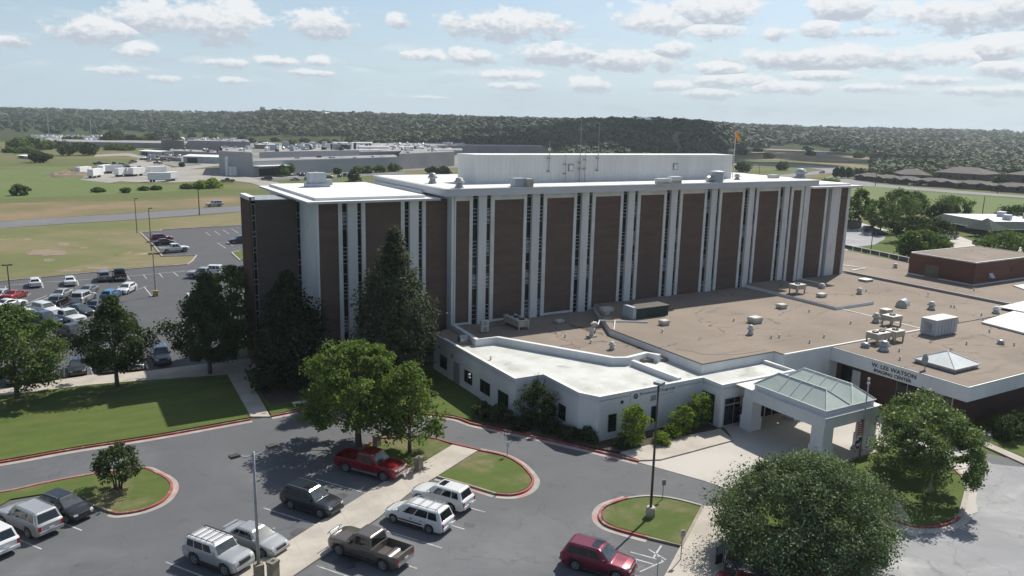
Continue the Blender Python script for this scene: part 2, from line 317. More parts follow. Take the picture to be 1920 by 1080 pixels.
# ------------------------------------------------------------------ object helpers
def tag(o, label=None, cat=None, group=None, kind=None):
    if label: o['label'] = label
    if cat: o['category'] = cat
    if group: o['group'] = group
    if kind: o['kind'] = kind
    return o
def thing(name, label, cat, loc=(0, 0, 0), rz=0.0, group=None):
    o = bpy.data.objects.new(name, None); col.objects.link(o)
    o.empty_display_size = 0.3; o.location = loc; o.rotation_euler = (0, 0, rz)
    return tag(o, label, cat, group)
def rootloc(o):
    while o.parent: o = o.parent
    return Vector(o.location)
class MB:
    def __init__(s): s.v = []; s.f = []
    def add(s, vs, fs):
        n = len(s.v); s.v += [tuple(p) for p in vs]; s.f += [tuple(i+n for i in q) for q in fs]; return s
    def box(s, x0, x1, y0, y1, z0, z1):
        return s.add([(x0, y0, z0), (x1, y0, z0), (x1, y1, z0), (x0, y1, z0), (x0, y0, z1), (x1, y0, z1), (x1, y1, z1), (x0, y1, z1)],
                     [(0, 3, 2, 1), (4, 5, 6, 7), (0, 1, 5, 4), (1, 2, 6, 5), (2, 3, 7, 6), (3, 0, 4, 7)])
    def rbox(s, c, sz, rz=0.0, z0=None):
        cx, cy, cz = c; a, bb, h = sz[0]/2, sz[1]/2, sz[2]/2
        cr, sr = cos(rz), sin(rz); vs = []
        for zz in (-h, h):
            for (x, y) in ((-a, -bb), (a, -bb), (a, bb), (-a, bb)): vs.append((cx+x*cr-y*sr, cy+x*sr+y*cr, cz+zz))
        return s.add(vs, [(0, 3, 2, 1), (4, 5, 6, 7), (0, 1, 5, 4), (1, 2, 6, 5), (2, 3, 7, 6), (3, 0, 4, 7)])
    def prism(s, poly, z0, z1, bottom=True):
        a = sum(poly[i][0]*poly[(i+1) % len(poly)][1]-poly[(i+1) % len(poly)][0]*poly[i][1] for i in range(len(poly)))
        if a < 0: poly = poly[::-1]
        n = len(poly)
        vs = [(p[0], p[1], z0) for p in poly]+[(p[0], p[1], z1) for p in poly]
        fs = [tuple(range(n, 2*n))]+[(i, (i+1) % n, n+(i+1) % n, n+i) for i in range(n)]
        if bottom: fs.append(tuple(range(n-1, -1, -1)))
        return s.add(vs, fs)
    def sheet(s, poly, z):
        a = sum(poly[i][0]*poly[(i+1) % len(poly)][1]-poly[(i+1) % len(poly)][0]*poly[i][1] for i in range(len(poly)))
        if a < 0: poly = poly[::-1]
        return s.add([(p[0], p[1], z) for p in poly], [tuple(range(len(poly)))])
    def cyl(s, x, y, z0, z1, r0, r1=None, n=10):
        r1 = r0 if r1 is None else r1
        vs = [(x+r0*cos(2*pi*i/n), y+r0*sin(2*pi*i/n), z0) for i in range(n)]+[(x+r1*cos(2*pi*i/n), y+r1*sin(2*pi*i/n), z1) for i in range(n)]
        return s.add(vs, [(i, (i+1) % n, n+(i+1) % n, n+i) for i in range(n)]+[tuple(range(n, 2*n)), tuple(range(n-1, -1, -1))])
    def tube(s, pts, rad, n=6):
        pts = [Vector(p) for p in pts]; rr = rad if hasattr(rad, '__len__') else [rad]*len(pts)
        vs = []; fs = []
        for i, p in enumerate(pts):
            d = (pts[min(i+1, len(pts)-1)]-pts[max(i-1, 0)]).normalized()
            a = d.cross(Vector((0.13, 0.21, 0.97)) if abs(d.z) < 0.9 else Vector((1, 0.1, 0))).normalized(); c = d.cross(a)
            for k in range(n): vs.append(tuple(p+(a*cos(2*pi*k/n)+c*sin(2*pi*k/n))*rr[i]))
        for i in range(len(pts)-1):
            for k in range(n): fs.append((i*n+k, i*n+(k+1) % n, (i+1)*n+(k+1) % n, (i+1)*n+k))
        fs.append(tuple(range(n-1, -1, -1))); m = (len(pts)-1)*n; fs.append(tuple(range(m, m+n)))
        return s.add(vs, fs)
    def lathe(s, x, y, prof, n=12):
        vs = []; fs = []
        for (r, z) in prof:
            for k in range(n): vs.append((x+r*cos(2*pi*k/n), y+r*sin(2*pi*k/n), z))
        for i in range(len(prof)-1):
            for k in range(n): fs.append((i*n+k, i*n+(k+1) % n, (i+1)*n+(k+1) % n, (i+1)*n+k))
        m = (len(prof)-1)*n; fs.append(tuple(range(m, m+n))); fs.append(tuple(range(n-1, -1, -1)))
        return s.add(vs, fs)
    def strip(s, path, o0, o1, z0, z1, closed=False):
        P = [Vector((p[0], p[1])) for p in path]; n = len(P); L = []
        for i in range(n):
            if closed: a, c = P[i-1], P[(i+1) % n]
            else: a, c = P[max(i-1, 0)], P[min(i+1, n-1)]
            d = (c-a).normalized(); nr = Vector((-d.y, d.x)); L.append((P[i]+nr*o0, P[i]+nr*o1))
        vs = []
        for (a, c) in L: vs += [(a.x, a.y, z1), (c.x, c.y, z1), (a.x, a.y, z0), (c.x, c.y, z0)]
        fs = []
        for i in range(n if closed else n-1):
            p, q = i*4, ((i+1) % n)*4
            fs += [(p, q, q+1, p+1), (p, p+2, q+2, q), (p+1, q+1, q+3, p+3)]
        if not closed: fs += [(0, 1, 3, 2), ((n-1)*4, (n-1)*4+2, (n-1)*4+3, (n-1)*4+1)]
        return s.add(vs, fs)
    def build(s, name, m, parent=None, local=False, smooth=False, fix=True):
        me = bpy.data.meshes.new(name)
        if parent is not None and not local:
            l = rootloc(parent); s.v = [(p[0]-l.x, p[1]-l.y, p[2]-l.z) for p in s.v]
        me.from_pydata(s.v, [], s.f)
        if fix:
            bm = bmesh.new(); bm.from_mesh(me); bmesh.ops.recalc_face_normals(bm, faces=bm.faces); bm.to_mesh(me); bm.free()
        if isinstance(m, str): m = M(m)
        me.materials.append(m)
        if smooth: me.polygons.foreach_set('use_smooth', [True]*len(me.polygons))
        o = bpy.data.objects.new(name, me); col.objects.link(o)
        if parent is not None: o.parent = parent
        return o
def copy_thing(o, loc, rz=None, label=None, group=None):
    c = o.copy(); col.objects.link(c); c.location = loc
    if rz is not None: c.rotation_euler = (0, 0, rz)
    if label: c['label'] = label
    if group: c['group'] = group
    for ch in o.children:
        d = ch.copy(); col.objects.link(d); d.parent = c
        for g in ch.children:
            e = g.copy(); col.objects.link(e); e.parent = d
    return c
def np_mesh(name, V, F, m, parent=None, smooth=False):
    V = np.asarray(V, dtype=np.float32); F = np.asarray(F, dtype=np.int32); k = F.shape[1]
    me = bpy.data.meshes.new(name); me.vertices.add(len(V)); me.vertices.foreach_set('co', V.ravel())
    me.loops.add(F.size); me.loops.foreach_set('vertex_index', F.ravel())
    me.polygons.add(len(F)); me.polygons.foreach_set('loop_start', np.arange(0, F.size, k, dtype=np.int32))
    me.polygons.foreach_set('loop_total', np.full(len(F), k, dtype=np.int32))
    if smooth: me.polygons.foreach_set('use_smooth', np.ones(len(F), dtype=bool))
    me.update(calc_edges=True)
    me.materials.append(M(m) if isinstance(m, str) else m)
    o = bpy.data.objects.new(name, me); col.objects.link(o)
    if parent is not None: o.parent = parent
    return o
def smooth_path(pts, closed=False, n=6):
    P = [np.array(p[:2]) for p in pts]; N = len(P); out = []
    rng = range(N if closed else N-1)
    for i in rng:
        p0 = P[i-1] if (closed or i > 0) else P[0]; p1 = P[i]; p2 = P[(i+1) % N]; p3 = P[(i+2) % N] if (closed or i < N-2) else P[-1]
        for k in range(n):
            t = k/n
            out.append(tuple(0.5*((2*p1)+(-p0+p2)*t+(2*p0-5*p1+4*p2-p3)*t*t+(-p0+3*p1-3*p2+p3)*t**3)))
    if not closed: out.append(tuple(P[-1]))
    return out
def GP(*px, z=0.0): return [G(u, v, z)[:2] for (u, v) in px]
def struct(o): o['kind'] = 'structure'; return o
def text_mesh(txt, size, name, m, parent, origin, xdir, updir, thick=0.03, align='LEFT', fixw=None):
    cu = bpy.data.curves.new(name, 'FONT'); cu.body = txt; cu.size = size; cu.extrude = thick; cu.align_x = align
    cu.resolution_u = 3
    tmp = bpy.data.objects.new(name, cu); col.objects.link(tmp)
    dg = bpy.context.evaluated_depsgraph_get(); dg.update()
    me = bpy.data.meshes.new_from_object(tmp.evaluated_get(dg)); bpy.data.objects.remove(tmp)
    xd = Vector(xdir).normalized(); ud = Vector(updir).normalized(); nd = xd.cross(ud)
    xs = [v.co.x for v in me.vertices]; wtxt = max(xs)-min(xs); sx = fixw/wtxt if fixw else 1.0
    l = rootloc(parent) if parent else Vector((0, 0, 0)); o0 = Vector(origin)
    for v in me.vertices: v.co = o0+xd*v.co.x*sx+ud*v.co.y+nd*v.co.z-l
    me.materials.clear(); me.materials.append(M(m))
    o = bpy.data.objects.new(name, me); col.objects.link(o)
    if parent: o.parent = parent
    return o
# ------------------------------------------------------------------ terrain
def az_of(u, v=230):
    d = ray(u, v); return math.atan2(d[1], d[0])
TU = [-900, -300, 0, 200, 380, 450, 520, 620, 750, 960, 1050, 1120, 1200, 1300, 1380, 1440, 1550, 1700, 1920, 2300]
T0 = [1300, 1300, 1250, 1200, 1150, 1000, 900, 850, 850, 800, 700, 620, 600, 640, 1000, 1150, 1100, 1000, 1000, 1000]
T1 = [2600, 2600, 2500, 2400, 2200, 1900, 1700, 1650, 1600, 1500, 1250, 1050, 980, 1000, 1500, 2000, 2400, 2600, 3000, 3000]
TV = [200, 205, 209, 214, 217, 217, 212, 216, 220, 226, 228.5, 229, 227.5, 230, 239, 241, 245, 248, 252.5, 262]
_az = np.array([az_of(u) for u in TU])[::-1]
_t0 = np.array(T0[::-1], float); _t1 = np.array(T1[::-1], float)
def _zz(u, v, r):
    d = ray(u, v); return CH+d[2]/math.hypot(d[0], d[1])*r
_tz = np.array([_zz(u, v, r)-4.0 for u, v, r in zip(TU, TV, T1)])[::-1]
def hgt(x, y):
    a = np.arctan2(y, x); r = np.hypot(x, y)
    r0 = np.interp(a, _az, _t0); r1 = np.interp(a, _az, _t1); z = np.interp(a, _az, _tz)
    t = np.clip((r-r0)/(r1-r0), 0, 1); s = t*t*(3-2*t)
    w = 2.2*np.sin(x*0.011+1.3)*np.sin(y*0.009)+1.3*np.sin(x*0.027)*np.cos(y*0.023+2)
    return s*z+w*np.clip((r-r0)/400, 0, 1)*(1-0.6*s)-0.04-np.clip(r-3200, 0, None)*0.012
az_ = np.concatenate([np.linspace(-pi, -0.6, 24, endpoint=False), np.linspace(-0.6, 2.4, 240, endpoint=False), np.linspace(2.4, pi, 10)])
rr_ = np.concatenate([[0.01], np.linspace(20, 580, 12), np.linspace(620, 3400, 70), [4200, 5500, 8000]])
A, Rr = np.meshgrid(az_, rr_)
X, Y = Rr*np.cos(A), Rr*np.sin(A); Z = hgt(X, Y)
V = np.stack([X.ravel(), Y.ravel(), Z.ravel()], 1); na = len(az_)
F = [(i*na+j, i*na+j+1, (i+1)*na+j+1, (i+1)*na+j)[::-1] for i in range(len(rr_)-1) for j in range(na-1)]
def terrain_mat():
    m = bpy.data.materials.new('terrain'); m.use_nodes = True; MATS['terrain'] = m
    t = m.node_tree; k = NB(t); p = t.nodes['Principled BSDF']; p.inputs['Roughness'].default_value = 1.0; p.inputs['Specular IOR Level'].default_value = 0.05
    o = k.n('ShaderNodeTexCoord').outputs['Object']
    a = k.mix(k.mr(k.noise(o, 0.012, 6, 0.65, 0.5), 0.38, 0.62, 0, 1, True), (0.118, 0.145, 0.058, 1), (0.150, 0.155, 0.075, 1))
    a = k.mix(k.mr(k.noise(k.mp(o, (0.4, 1, 1), (0, 0, -0.3)), 0.02, 6, 0.6, 0.4), 0.5, 0.64, 0, 0.85, True), a, (0.215, 0.175, 0.105, 1))
    a = k.mix(k.mr(k.noise(o, 0.6, 6, 0.7), 0.3, 0.75, 0, 0.5), a, (0.055, 0.07, 0.028, 1))
    ln = k.vm('LENGTH', o, out=1)
    f = k.mix(k.mr(k.noise(o, 0.03, 5, 0.7), 0.35, 0.65), (0.036, 0.050, 0.024, 1), (0.058, 0.072, 0.034, 1))
    a = k.mix(k.mr(k.m('ADD', ln, k.m('MULTIPLY', k.noise(o, 0.004, 4), 500.0)), 1080, 1200, 0, 1, True), a, f)
    k.put(p.inputs['Base Color'], a)
    return m
terrain_mat()
struct(np_mesh('ground', V, F, 'terrain', smooth=True))

def sheet(name, px, m, z, world=None):
    o = MB().sheet(world if world else GP(*px), z).build(name, m, fix=False); return struct(o)
# fields and roads beyond the car parks
sheet('field', [(-260, 520), (0, 525), (285, 498), (352, 495), (420, 494), (520, 470), (620, 400), (500, 397), (447, 399), (300, 410), (0, 428), (-260, 446)], 'grass_field', -0.015)
sheet('road', [(-300, 452), (0, 428), (130, 419), (260, 411), (447, 397), (620, 386), (620, 374), (447, 386), (260, 399), (160, 405), (0, 415), (-300, 436)], 'asphalt_far', 0.012)
sheet('concrete_yard', [(150, 337), (205, 343), (225, 340), (290, 343), (385, 340), (480, 336), (560, 331), (560, 326), (420, 326), (415, 316), (330, 318), (290, 300), (262, 300), (235, 312), (180, 318)], 'road_gravel', 0.03)
sheet('road', [(262, 303), (276, 296), (275, 293), (240, 287), (180, 290), (176, 294), (235, 292), (262, 296), (252, 303)], 'road_gravel', 0.035)
sheet('road', [(335, 300), (380, 303), (412, 304), (412, 310), (385, 314), (330, 320), (300, 317), (380, 309), (360, 303)], 'road_gravel', 0.045)
sheet('road', [(430, 338), (470, 343), (500, 352), (540, 352), (520, 342), (470, 335), (420, 333)], 'road_gravel', 0.05)
sheet('road', [(455, 340), (640, 333), (760, 326), (760, 322), (640, 328), (455, 336)], 'asphalt_far', 0.04)
sheet('road', [(330, 241), (345, 246), (395, 253), (470, 259), (560, 262), (700, 268), (700, 266), (560, 259), (470, 256), (400, 250), (362, 243.5), (360, 240), (384, 235), (382, 233.5), (345, 236)], 'road_gravel', 0.02)
sheet('factory_yard', [(300, 306), (318, 288), (345, 280), (480, 268), (700, 265), (860, 270), (1030, 284), (1030, 294), (870, 300), (870, 314), (748, 321), (500, 332), (410, 330), (412, 312), (330, 312)], 'far_yard', 0.015)
sheet('vehicle_yard', [(40, 268), (205, 268), (200, 257), (60, 255)], 'asphalt_far', 0.02)
grass_mat('grass_dry', (0.155, 0.150, 0.070), (0.185, 0.160, 0.085), (0.27, 0.195, 0.125), 0.4, 0.6, 0.035, 0.0, ang=-0.25, sfine=0.5)
grass_mat('grass_meadow', (0.120, 0.165, 0.055), (0.140, 0.180, 0.065), (0.175, 0.175, 0.085), 0.45, 0.7, 0.012, 0.1, ang=-0.25, sfine=0.4)
sheet('field', [(-200, 392), (0, 381), (140, 378), (300, 376), (450, 368), (620, 362), (620, 373), (447, 385), (260, 398), (160, 404), (0, 414), (-200, 428)], 'grass_dry', -0.02)
sheet('field', [(-200, 330), (0, 318), (120, 312), (140, 325), (160, 336), (210, 345), (300, 346), (400, 344), (440, 350), (300, 360), (120, 368), (-200, 380)], 'grass_meadow', -0.02)
sheet('field', [(1560, 341), (1700, 357), (1960, 377), (2200, 400), (2200, 470), (1960, 440), (1800, 405), (1560, 395)], 'grass_meadow', -0.02)
sheet('bare_soil', [(1395, 299), (1420, 291), (1470, 284), (1530, 287), (1600, 291), (1660, 300), (1580, 303), (1480, 301)], 'grass_dry', 0.01)
sheet('bare_soil', [(1400, 288), (1440, 279), (1520, 276), (1600, 282), (1560, 285), (1480, 283)], 'dirt', 0.012)
sheet('field', [(1375, 302), (1450, 303), (1600, 306), (1640, 316), (1590, 314), (1500, 305), (1375, 304)], 'grass_dry', 0.0)
# right hand side roads, fields
sheet('road', [(1375, 306), (1440, 307), (1500, 309), (1575, 314), (1590, 319), (1560, 324), (1500, 330), (1460, 334), (1380, 328), (1340, 332), (1340, 326), (1440, 329), (1500, 325), (1545, 319), (1490, 312), (1440, 310), (1375, 309)], 'asphalt_far', 0.03)
sheet('road', [(1560, 330), (1640, 344), (1700, 350), (1800, 358), (1960, 370), (1960, 374), (1800, 363), (1700, 355), (1620, 349), (1540, 335)], 'asphalt_far', 0.03)
sheet('concrete_drive', [(1560, 413), (1600, 414), (1672, 434), (1672, 428), (1740, 436), (1790, 440), (1830, 455), (1900, 460), (1960, 470), (1960, 500), (1840, 500), (1740, 472), (1700, 470), (1690, 476), (1668, 436)], 'concrete_pale', 0.04)
sheet('asphalt_drive', [(1560, 424), (1640, 426), (1658, 436), (1663, 446), (1655, 456), (1630, 465), (1590, 470), (1560, 470)], 'asphalt_road', 0.05)
sheet('lawn', [(1590, 466), (1640, 459), (1658, 449), (1662, 440), (1654, 432), (1700, 436), (1760, 452), (1800, 470), (1760, 470), (1700, 500), (1640, 490), (1590, 480)], 'grass_lawn', 0.08)

# ------------------------------------------------------------------ near car parks, kerbs, lawns, walks
AZ = 0.0
lotw = [G(-700, 1500)[:2], G(-900, 1250)[:2], (-60, 40), (-60, 72), G(-300, 960)[:2], G(0, 868)[:2], G(140, 843)[:2], G(300, 818)[:2], G(470, 788)[:2], (19, 74.6), (26, 75), (33, 73), G(850, 782)[:2], G(878, 792)[:2], G(980, 815)[:2], (41, 53), (55, 46.5), (70, 41), (75, 30), (90, 36), (130, 33), (130, -20), (60, -30), (10, -10), (0, 15)]
struct(MB().sheet(lotw, 0.0).build('car_park', 'asphalt_lot', fix=False))
sheet('road', [(1430, 1060), (1560, 1010), (1620, 960), (1500, 900), (1560, 860), (1600, 1100), (1500, 1300), (2600, 1600), (3200, 900), (2200, 800), (1960, 880), (1860, 870), (1810, 840), (1700, 830), (1400, 880)], 'asphalt_road', 0.006)
sheet('car_park', [(-420, 560), (-260, 540), (0, 527), (285, 500), (352, 495.5), (370, 478), (305, 480), (290, 460), (264, 436), (300, 432.5), (304, 430.7), (450, 422.5), (640, 412), (700, 560), (560, 640), (440, 650), (462, 672), (277, 697), (169, 705), (67, 721), (0, 733), (-260, 765), (-420, 780)], 'asphalt_left', 0.0)
MB_side = MB().prism(GP((-300, 775), (0, 733), (67, 721), (169, 705), (277, 697), (430, 678), (475, 672), (500, 700), (457, 694), (507, 783), (470, 783), (426, 703), (281, 714), (167, 723.5), (0, 744), (-300, 790)), -0.02, 0.125)
struct(MB_side.build('sidewalk', 'concrete'))
lawnA = GP((-300, 912), (0, 865), (140, 840), (300, 815), (469, 784), (426, 704), (281, 715), (167, 724.5), (0, 745), (-300, 790))
struct(MB().prism(lawnA, -0.02, 0.115).build('lawn', 'grass_lawn'))
lawnB = GP((472, 672), (505, 700), (458, 694), (509, 780), (578, 764), (640, 766), (760, 770), (848, 780), (885, 790), (900, 750), (830, 680), (700, 655), (560, 655))
struct(MB().prism(lawnB, -0.02, 0.11).build('lawn', 'grass_lawn'))
kA = [G(*p)[:2] for p in ((-300, 915), (0, 868), (140, 843), (300, 818), (470, 787))]
kA = smooth_path(kA)
struct(MB().strip(kA, -0.18, 0.0, -0.02, 0.16).build('kerb', 'kerb_red'))
struct(MB().strip(kA, -0.75, -0.182, -0.02, 0.012).build('gutter', 'gutter_conc'))
kB = smooth_path([G(*p)[:2] for p in ((507, 781.5), (540, 775), (578, 767), (640, 768), (760, 773), (848, 783), (878, 792), (893, 796.5), (980, 815), (1025, 824.7), (1100, 842), (1163, 857), (1199, 866))])
struct(MB().strip(kB, -0.2, 0.0, -0.02, 0.16).build('kerb', 'kerb_red'))
struct(MB().strip(kB, -0.72, -0.202, -0.02, 0.012).build('gutter', 'gutter_conc'))
text_mesh('NO PARKING', 0.17, 'kerb_lettering', 'paint_white', None, G(1044, 832.5, 0.165), Vector(G(1080, 841, 0.165))-Vector(G(1044, 832.5, 0.165)), (0, 0, 1), 0.004)['kind'] = 'structure'
text_mesh('FIRE LANE', 0.17, 'kerb_lettering', 'paint_white', None, G(990, 819.5, 0.165), Vector(G(1025, 827.5, 0.165))-Vector(G(990, 819.5, 0.165)), (0, 0, 1), 0.004)['kind'] = 'structure'
# entrance pavement and planting bed
struct(MB().prism(GP((1199, 865.5), (1239, 864), (1300, 848), (1340, 837), (1376, 827.5), (1362, 816), (1350, 806), (1261, 824.7), (1163, 851)), -0.02, 0.15).build('sidewalk', 'concrete'))
struct(MB().sheet(GP((1192, 866), (1239, 862), (1300, 846), (1340, 835), (1376, 826))+[(55, 51.5), (54.6, 54.5), (73.9, 54.6), (74, 40), (70, 37), (66, 34), (60, 30), (52, 30)]+GP((1400, 930), (1320, 902)), 0.03).build('concrete_drive', 'concrete_pale', fix=False))
struct(MB().prism([(45, 54.4), (41.9, 54.4), (40.9, 56.5), (40.9, 62.3), (37.6, 62.5), (37.6, 66)]+GP((905, 797), (980, 813), (1060, 831), (1163, 851), (1261, 824), (1345, 804))+[(54.5, 54.4)], -0.02, 0.13).build('planting_bed', 'mulch'))
# island with the small tree, left
iA = smooth_path(GP((-260, 965), (0, 927), (80, 910), (171, 893), (261, 881), (293, 890.5), (316, 905), (318, 921), (301.5, 941.5), (269, 956), (228, 963), (212, 960.6)))+GP((175, 947.6), (100, 925), (20, 938), (-60, 985), (-300, 1040))
struct(MB().prism(iA, -0.02, 0.115).build('island', 'grass_island'))
kC = smooth_path(GP((-260, 965), (0, 927), (80, 910), (171, 893), (261, 881), (293, 890.5), (316, 905), (318, 921), (301.5, 941.5), (269, 956), (228, 963), (212, 960.6)))
struct(MB().strip(kC, 0.0, 0.2, -0.02, 0.16).build('kerb', 'kerb_red'))
struct(MB().strip(kC, 0.202, 0.62, -0.02, 0.012).build('gutter', 'gutter_conc'))
kC2 = GP((212, 960.6), (175, 947.6), (160, 943))
struct(MB().strip(kC2, 0.0, 0.2, -0.02, 0.16).build('kerb', 'kerb_tan'))
# central walk between the two rows
dw = Vector((cos(R(31.5)), sin(R(31.5))))
wl0, wr0 = Vector(G(595, 984)[:2]), Vector(G(600.6, 1048)[:2])
walk = [tuple(wl0-dw*22), tuple(wl0+dw*9.6)]+GP((799, 866), (848, 836), (895.5, 847), (821.5, 894), (770, 925))+[tuple(wr0+dw*6.2), tuple(wr0-dw*22)]
struct(MB().prism(walk, -0.02, 0.13).build('sidewalk', 'concrete'))
seams = MB()
for i in range(-5, 7):
    p = wl0+dw*(i*2.4); q = wr0+dw*(i*2.4+1.2)
    seams.strip([(p.x, p.y), (q.x, q.y)], -0.012, 0.012, 0.12, 0.134)
struct(seams.build('sidewalk_joints', 'gutter_conc'))
iB = GP((690, 838), (712, 826), (760, 822), (792, 822), (820, 827), (846, 836), (797, 866), (770, 880), (752, 884), (715, 862))
struct(MB().prism(iB, -0.02, 0.115).build('island', 'grass_island'))
struct(MB().strip(smooth_path(GP((688, 840), (700, 830), (712, 824.5), (760, 820), (792, 820.5), (820, 826), (848, 834), (897, 845.5))), 0.0, 0.2, -0.02, 0.15).build('kerb', 'kerb_red'))
iC = smooth_path(GP((895.5, 848), (930, 855), (951, 861), (975.5, 876), (993, 895.5), (995, 907), (984, 919), (960.7, 926), (931, 925.5)))+GP((880.7, 909.5), (824, 893.5))
struct(MB().prism(iC, -0.02, 0.115).build('island', 'grass_island'))
kD = smooth_path(GP((896, 846), (930, 853), (951, 859.5), (976, 874.5), (994, 894.5), (996.5, 907), (985, 920.5), (960.7, 928), (931, 926.7)))
struct(MB().strip(kD, 0.0, 0.2, -0.02, 0.16).build('kerb', 'kerb_red'))
struct(MB().strip(kD, 0.202, 0.66, -0.02, 0.012).build('gutter', 'gutter_conc'))
kE = GP((931, 926.7), (880.7, 911), (821.5, 894.5))
struct(MB().strip(kE, 0.0, 0.2, -0.02, 0.16).build('kerb', 'kerb_tan'))
struct(MB().strip(kE, 0.202, 0.66, -0.02, 0.012).build('gutter', 'gutter_conc'))
# island with the dark lamp
iD = smooth_path(GP((1152, 989.5), (1132.7, 978), (1129.5, 965), (1137, 954), (1152, 947.5), (1178, 939), (1216.6, 935), (1262, 939.5), (1313.5, 952.4)))+GP((1274.8, 1023.4), (1216.6, 1007))
struct(MB().prism(iD, -0.02, 0.115).build('island', 'grass_island'))
kF = smooth_path(GP((1216, 1009), (1151, 991), (1130.5, 979), (1127, 965), (1135, 953), (1151, 945.5), (1178, 937)))
struct(MB().strip(kF, 0.0, 0.2, -0.02, 0.16).build('kerb', 'kerb_red'))
struct(MB().strip(kF, 0.202, 0.68, -0.02, 0.012).build('gutter', 'gutter_conc'))
kG = smooth_path(GP((1178, 937), (1216.6, 933), (1262, 937.5), (1315, 951)))
struct(MB().strip(kG, 0.0, 0.2, -0.02, 0.14).build('kerb', 'gutter_conc'))
kH = GP((1315, 951), (1275.5, 1025), (1216, 1009))
struct(MB().strip(kH, 0.0, 0.2, -0.02, 0.16).build('kerb', 'kerb_tan'))
struct(MB().prism(GP((1317, 951), (1276, 1026), (1247, 1080), (1200, 1170), (1330, 1200), (1361, 1047), (1377, 1008), (1385, 940), (1345, 952)), -0.02, 0.125).build('sidewalk', 'concrete'))
# island with the juniper tree, flag pole and myrtles
iE = GP((1361, 1047), (1378, 1008), (1400, 960), (1480, 900), (1586, 868), (1592, 863), (1668, 840.7), (1720, 843), (1760, 862))+smooth_path(GP((1788, 884), (1808, 908.5), (1803, 941), (1792, 969), (1763, 983), (1728, 987), (1697, 981), (1665, 971)))+GP((1610, 1000), (1560, 1052), (1440, 1062))
struct(MB().prism(iE, -0.02, 0.115).build('island', 'grass_lawn'))
struct(MB().prism(GP((1684, 941), (1695, 958), (1709, 982), (1664, 971), (1600, 975), (1600, 950)), 0.0, 0.128).build('sidewalk', 'concrete'))
kI = smooth_path(GP((1788, 882), (1810, 908), (1806, 941), (1795, 970.5), (1765, 985), (1729, 989), (1697, 983), (1664, 972.5)))
struct(MB().strip(kI[:19], 0.0, 0.25, -0.02, 0.15).build('kerb', 'gutter_conc'))
struct(MB().strip(kI[18:], 0.0, 0.2, -0.02, 0.16).build('kerb', 'kerb_red'))
struct(MB().strip(kI, 0.252, 0.8, -0.02, 0.016).build('gutter', 'concrete_pale'))
struct(MB().strip(GP((1586, 869), (1668, 841.5), (1716, 842)), 0.0, 0.15, -0.02, 0.15).build('kerb', 'kerb_tan'))
# lawn and walk by the imaging centre
struct(MB().prism(GP((1838, 816), (1850, 812), (1960, 782), (1960, 796), (1846, 828), (1862, 836), (1960, 878), (1960, 890), (1845, 838), (1836, 826)), -0.02, 0.125).build('sidewalk', 'concrete'))
struct(MB().prism(GP((1847, 829), (1960, 797), (2300, 760), (2300, 1000), (1960, 876), (1862, 835)), -0.02, 0.115).build('lawn', 'grass_island'))
struct(MB().prism([(70.8, 39.2), (74.9, 39.0), (75.0, 54), (74.6, 54)], 0.0, 0.06).build('planting_bed', 'mulch'))
sheet('lawn', [(1690, 800), (1850, 812), (1960, 782), (2200, 740), (1700, 740)], 'grass_lawn', 0.02)
# left car park kerbs and grass spit
struct(MB().strip(GP((-260, 542), (0, 528), (285, 501), (352, 496.5), (362, 490), (370, 479), (306, 481), (290, 461), (265, 437), (300, 433), (304, 431), (450, 423), (560, 417)), 0, 0.35, 0, 0.14).build('kerb', 'gutter_conc'))
struct(MB().prism(GP((437, 474), (450, 471), (470, 471), (470, 490), (452, 488)), 0, 0.12).build('island', 'grass_island'))
struct(MB().strip(GP((452, 489), (436, 474), (450, 471)), 0, 0.3, 0, 0.14).build('kerb', 'concrete'))
struct(MB().prism(GP((486, 735), (500, 712), (520, 690), (640, 700), (640, 745), (560, 752), (508, 762)), 0.0, 0.118).build('planting_bed', 'mulch'))
mat('oil_stain', (0.045, 0.045, 0.047), (0.07, 0.071, 0.074), 1.5, 0.6)
rs_ = random.Random(4)
for (u, v, r_) in ((562, 1000, 0.8), (640, 930, 0.5), (650, 1052, 0.9), (880, 985, 0.5), (1190, 1062, 0.6)):
    g = G(u, v); struct(MB().sheet([(g[0]+r_*(0.7+0.5*rs_.random())*cos(t_*0.45), g[1]+r_*(0.7+0.5*rs_.random())*sin(t_*0.45)) for t_ in range(14)], 0.005).build('oil_stain', 'oil_stain', fix=False))
# painted lines
pl = MB()
def line(p, q, w=0.11): pl.strip([p[:2], q[:2]], -w/2, w/2, 0.0, 0.008)
dn = Vector((cos(R(-58)), sin(R(-58))))
q0 = Vector(G(596, 985)[:2])
for i in (-5, -4, -3, -2, -1, 0, 1, 2):
    p = q0+dw*(2.86*i); line(p, p-dn*5.2)
q1 = Vector(G(862, 947)[:2])
for i in (-6, -5, -4, -3, -2, -1, 0):
    p = q1+dw*(2.95*i); line(p-dn*3.6, p+dn*2.2)
q2 = Vector(G(116, 980)[:2])
for i in (-4, -3, -2, -1, 0):
    p = q2+dw*(2.86*i); line(p-dn*3.2, p+dn*2.2)
for a, c in (((1216, 1030), (1249, 1050)), ((1182, 1035), (1245, 1052)), ((1200, 1072), (1245, 1052)), ((1190, 1048), (1225, 1058)), ((1240, 1023), (1225, 1046)), ((1190, 1080), (1240, 1085))):
    line(G(*a), G(*c), 0.12)
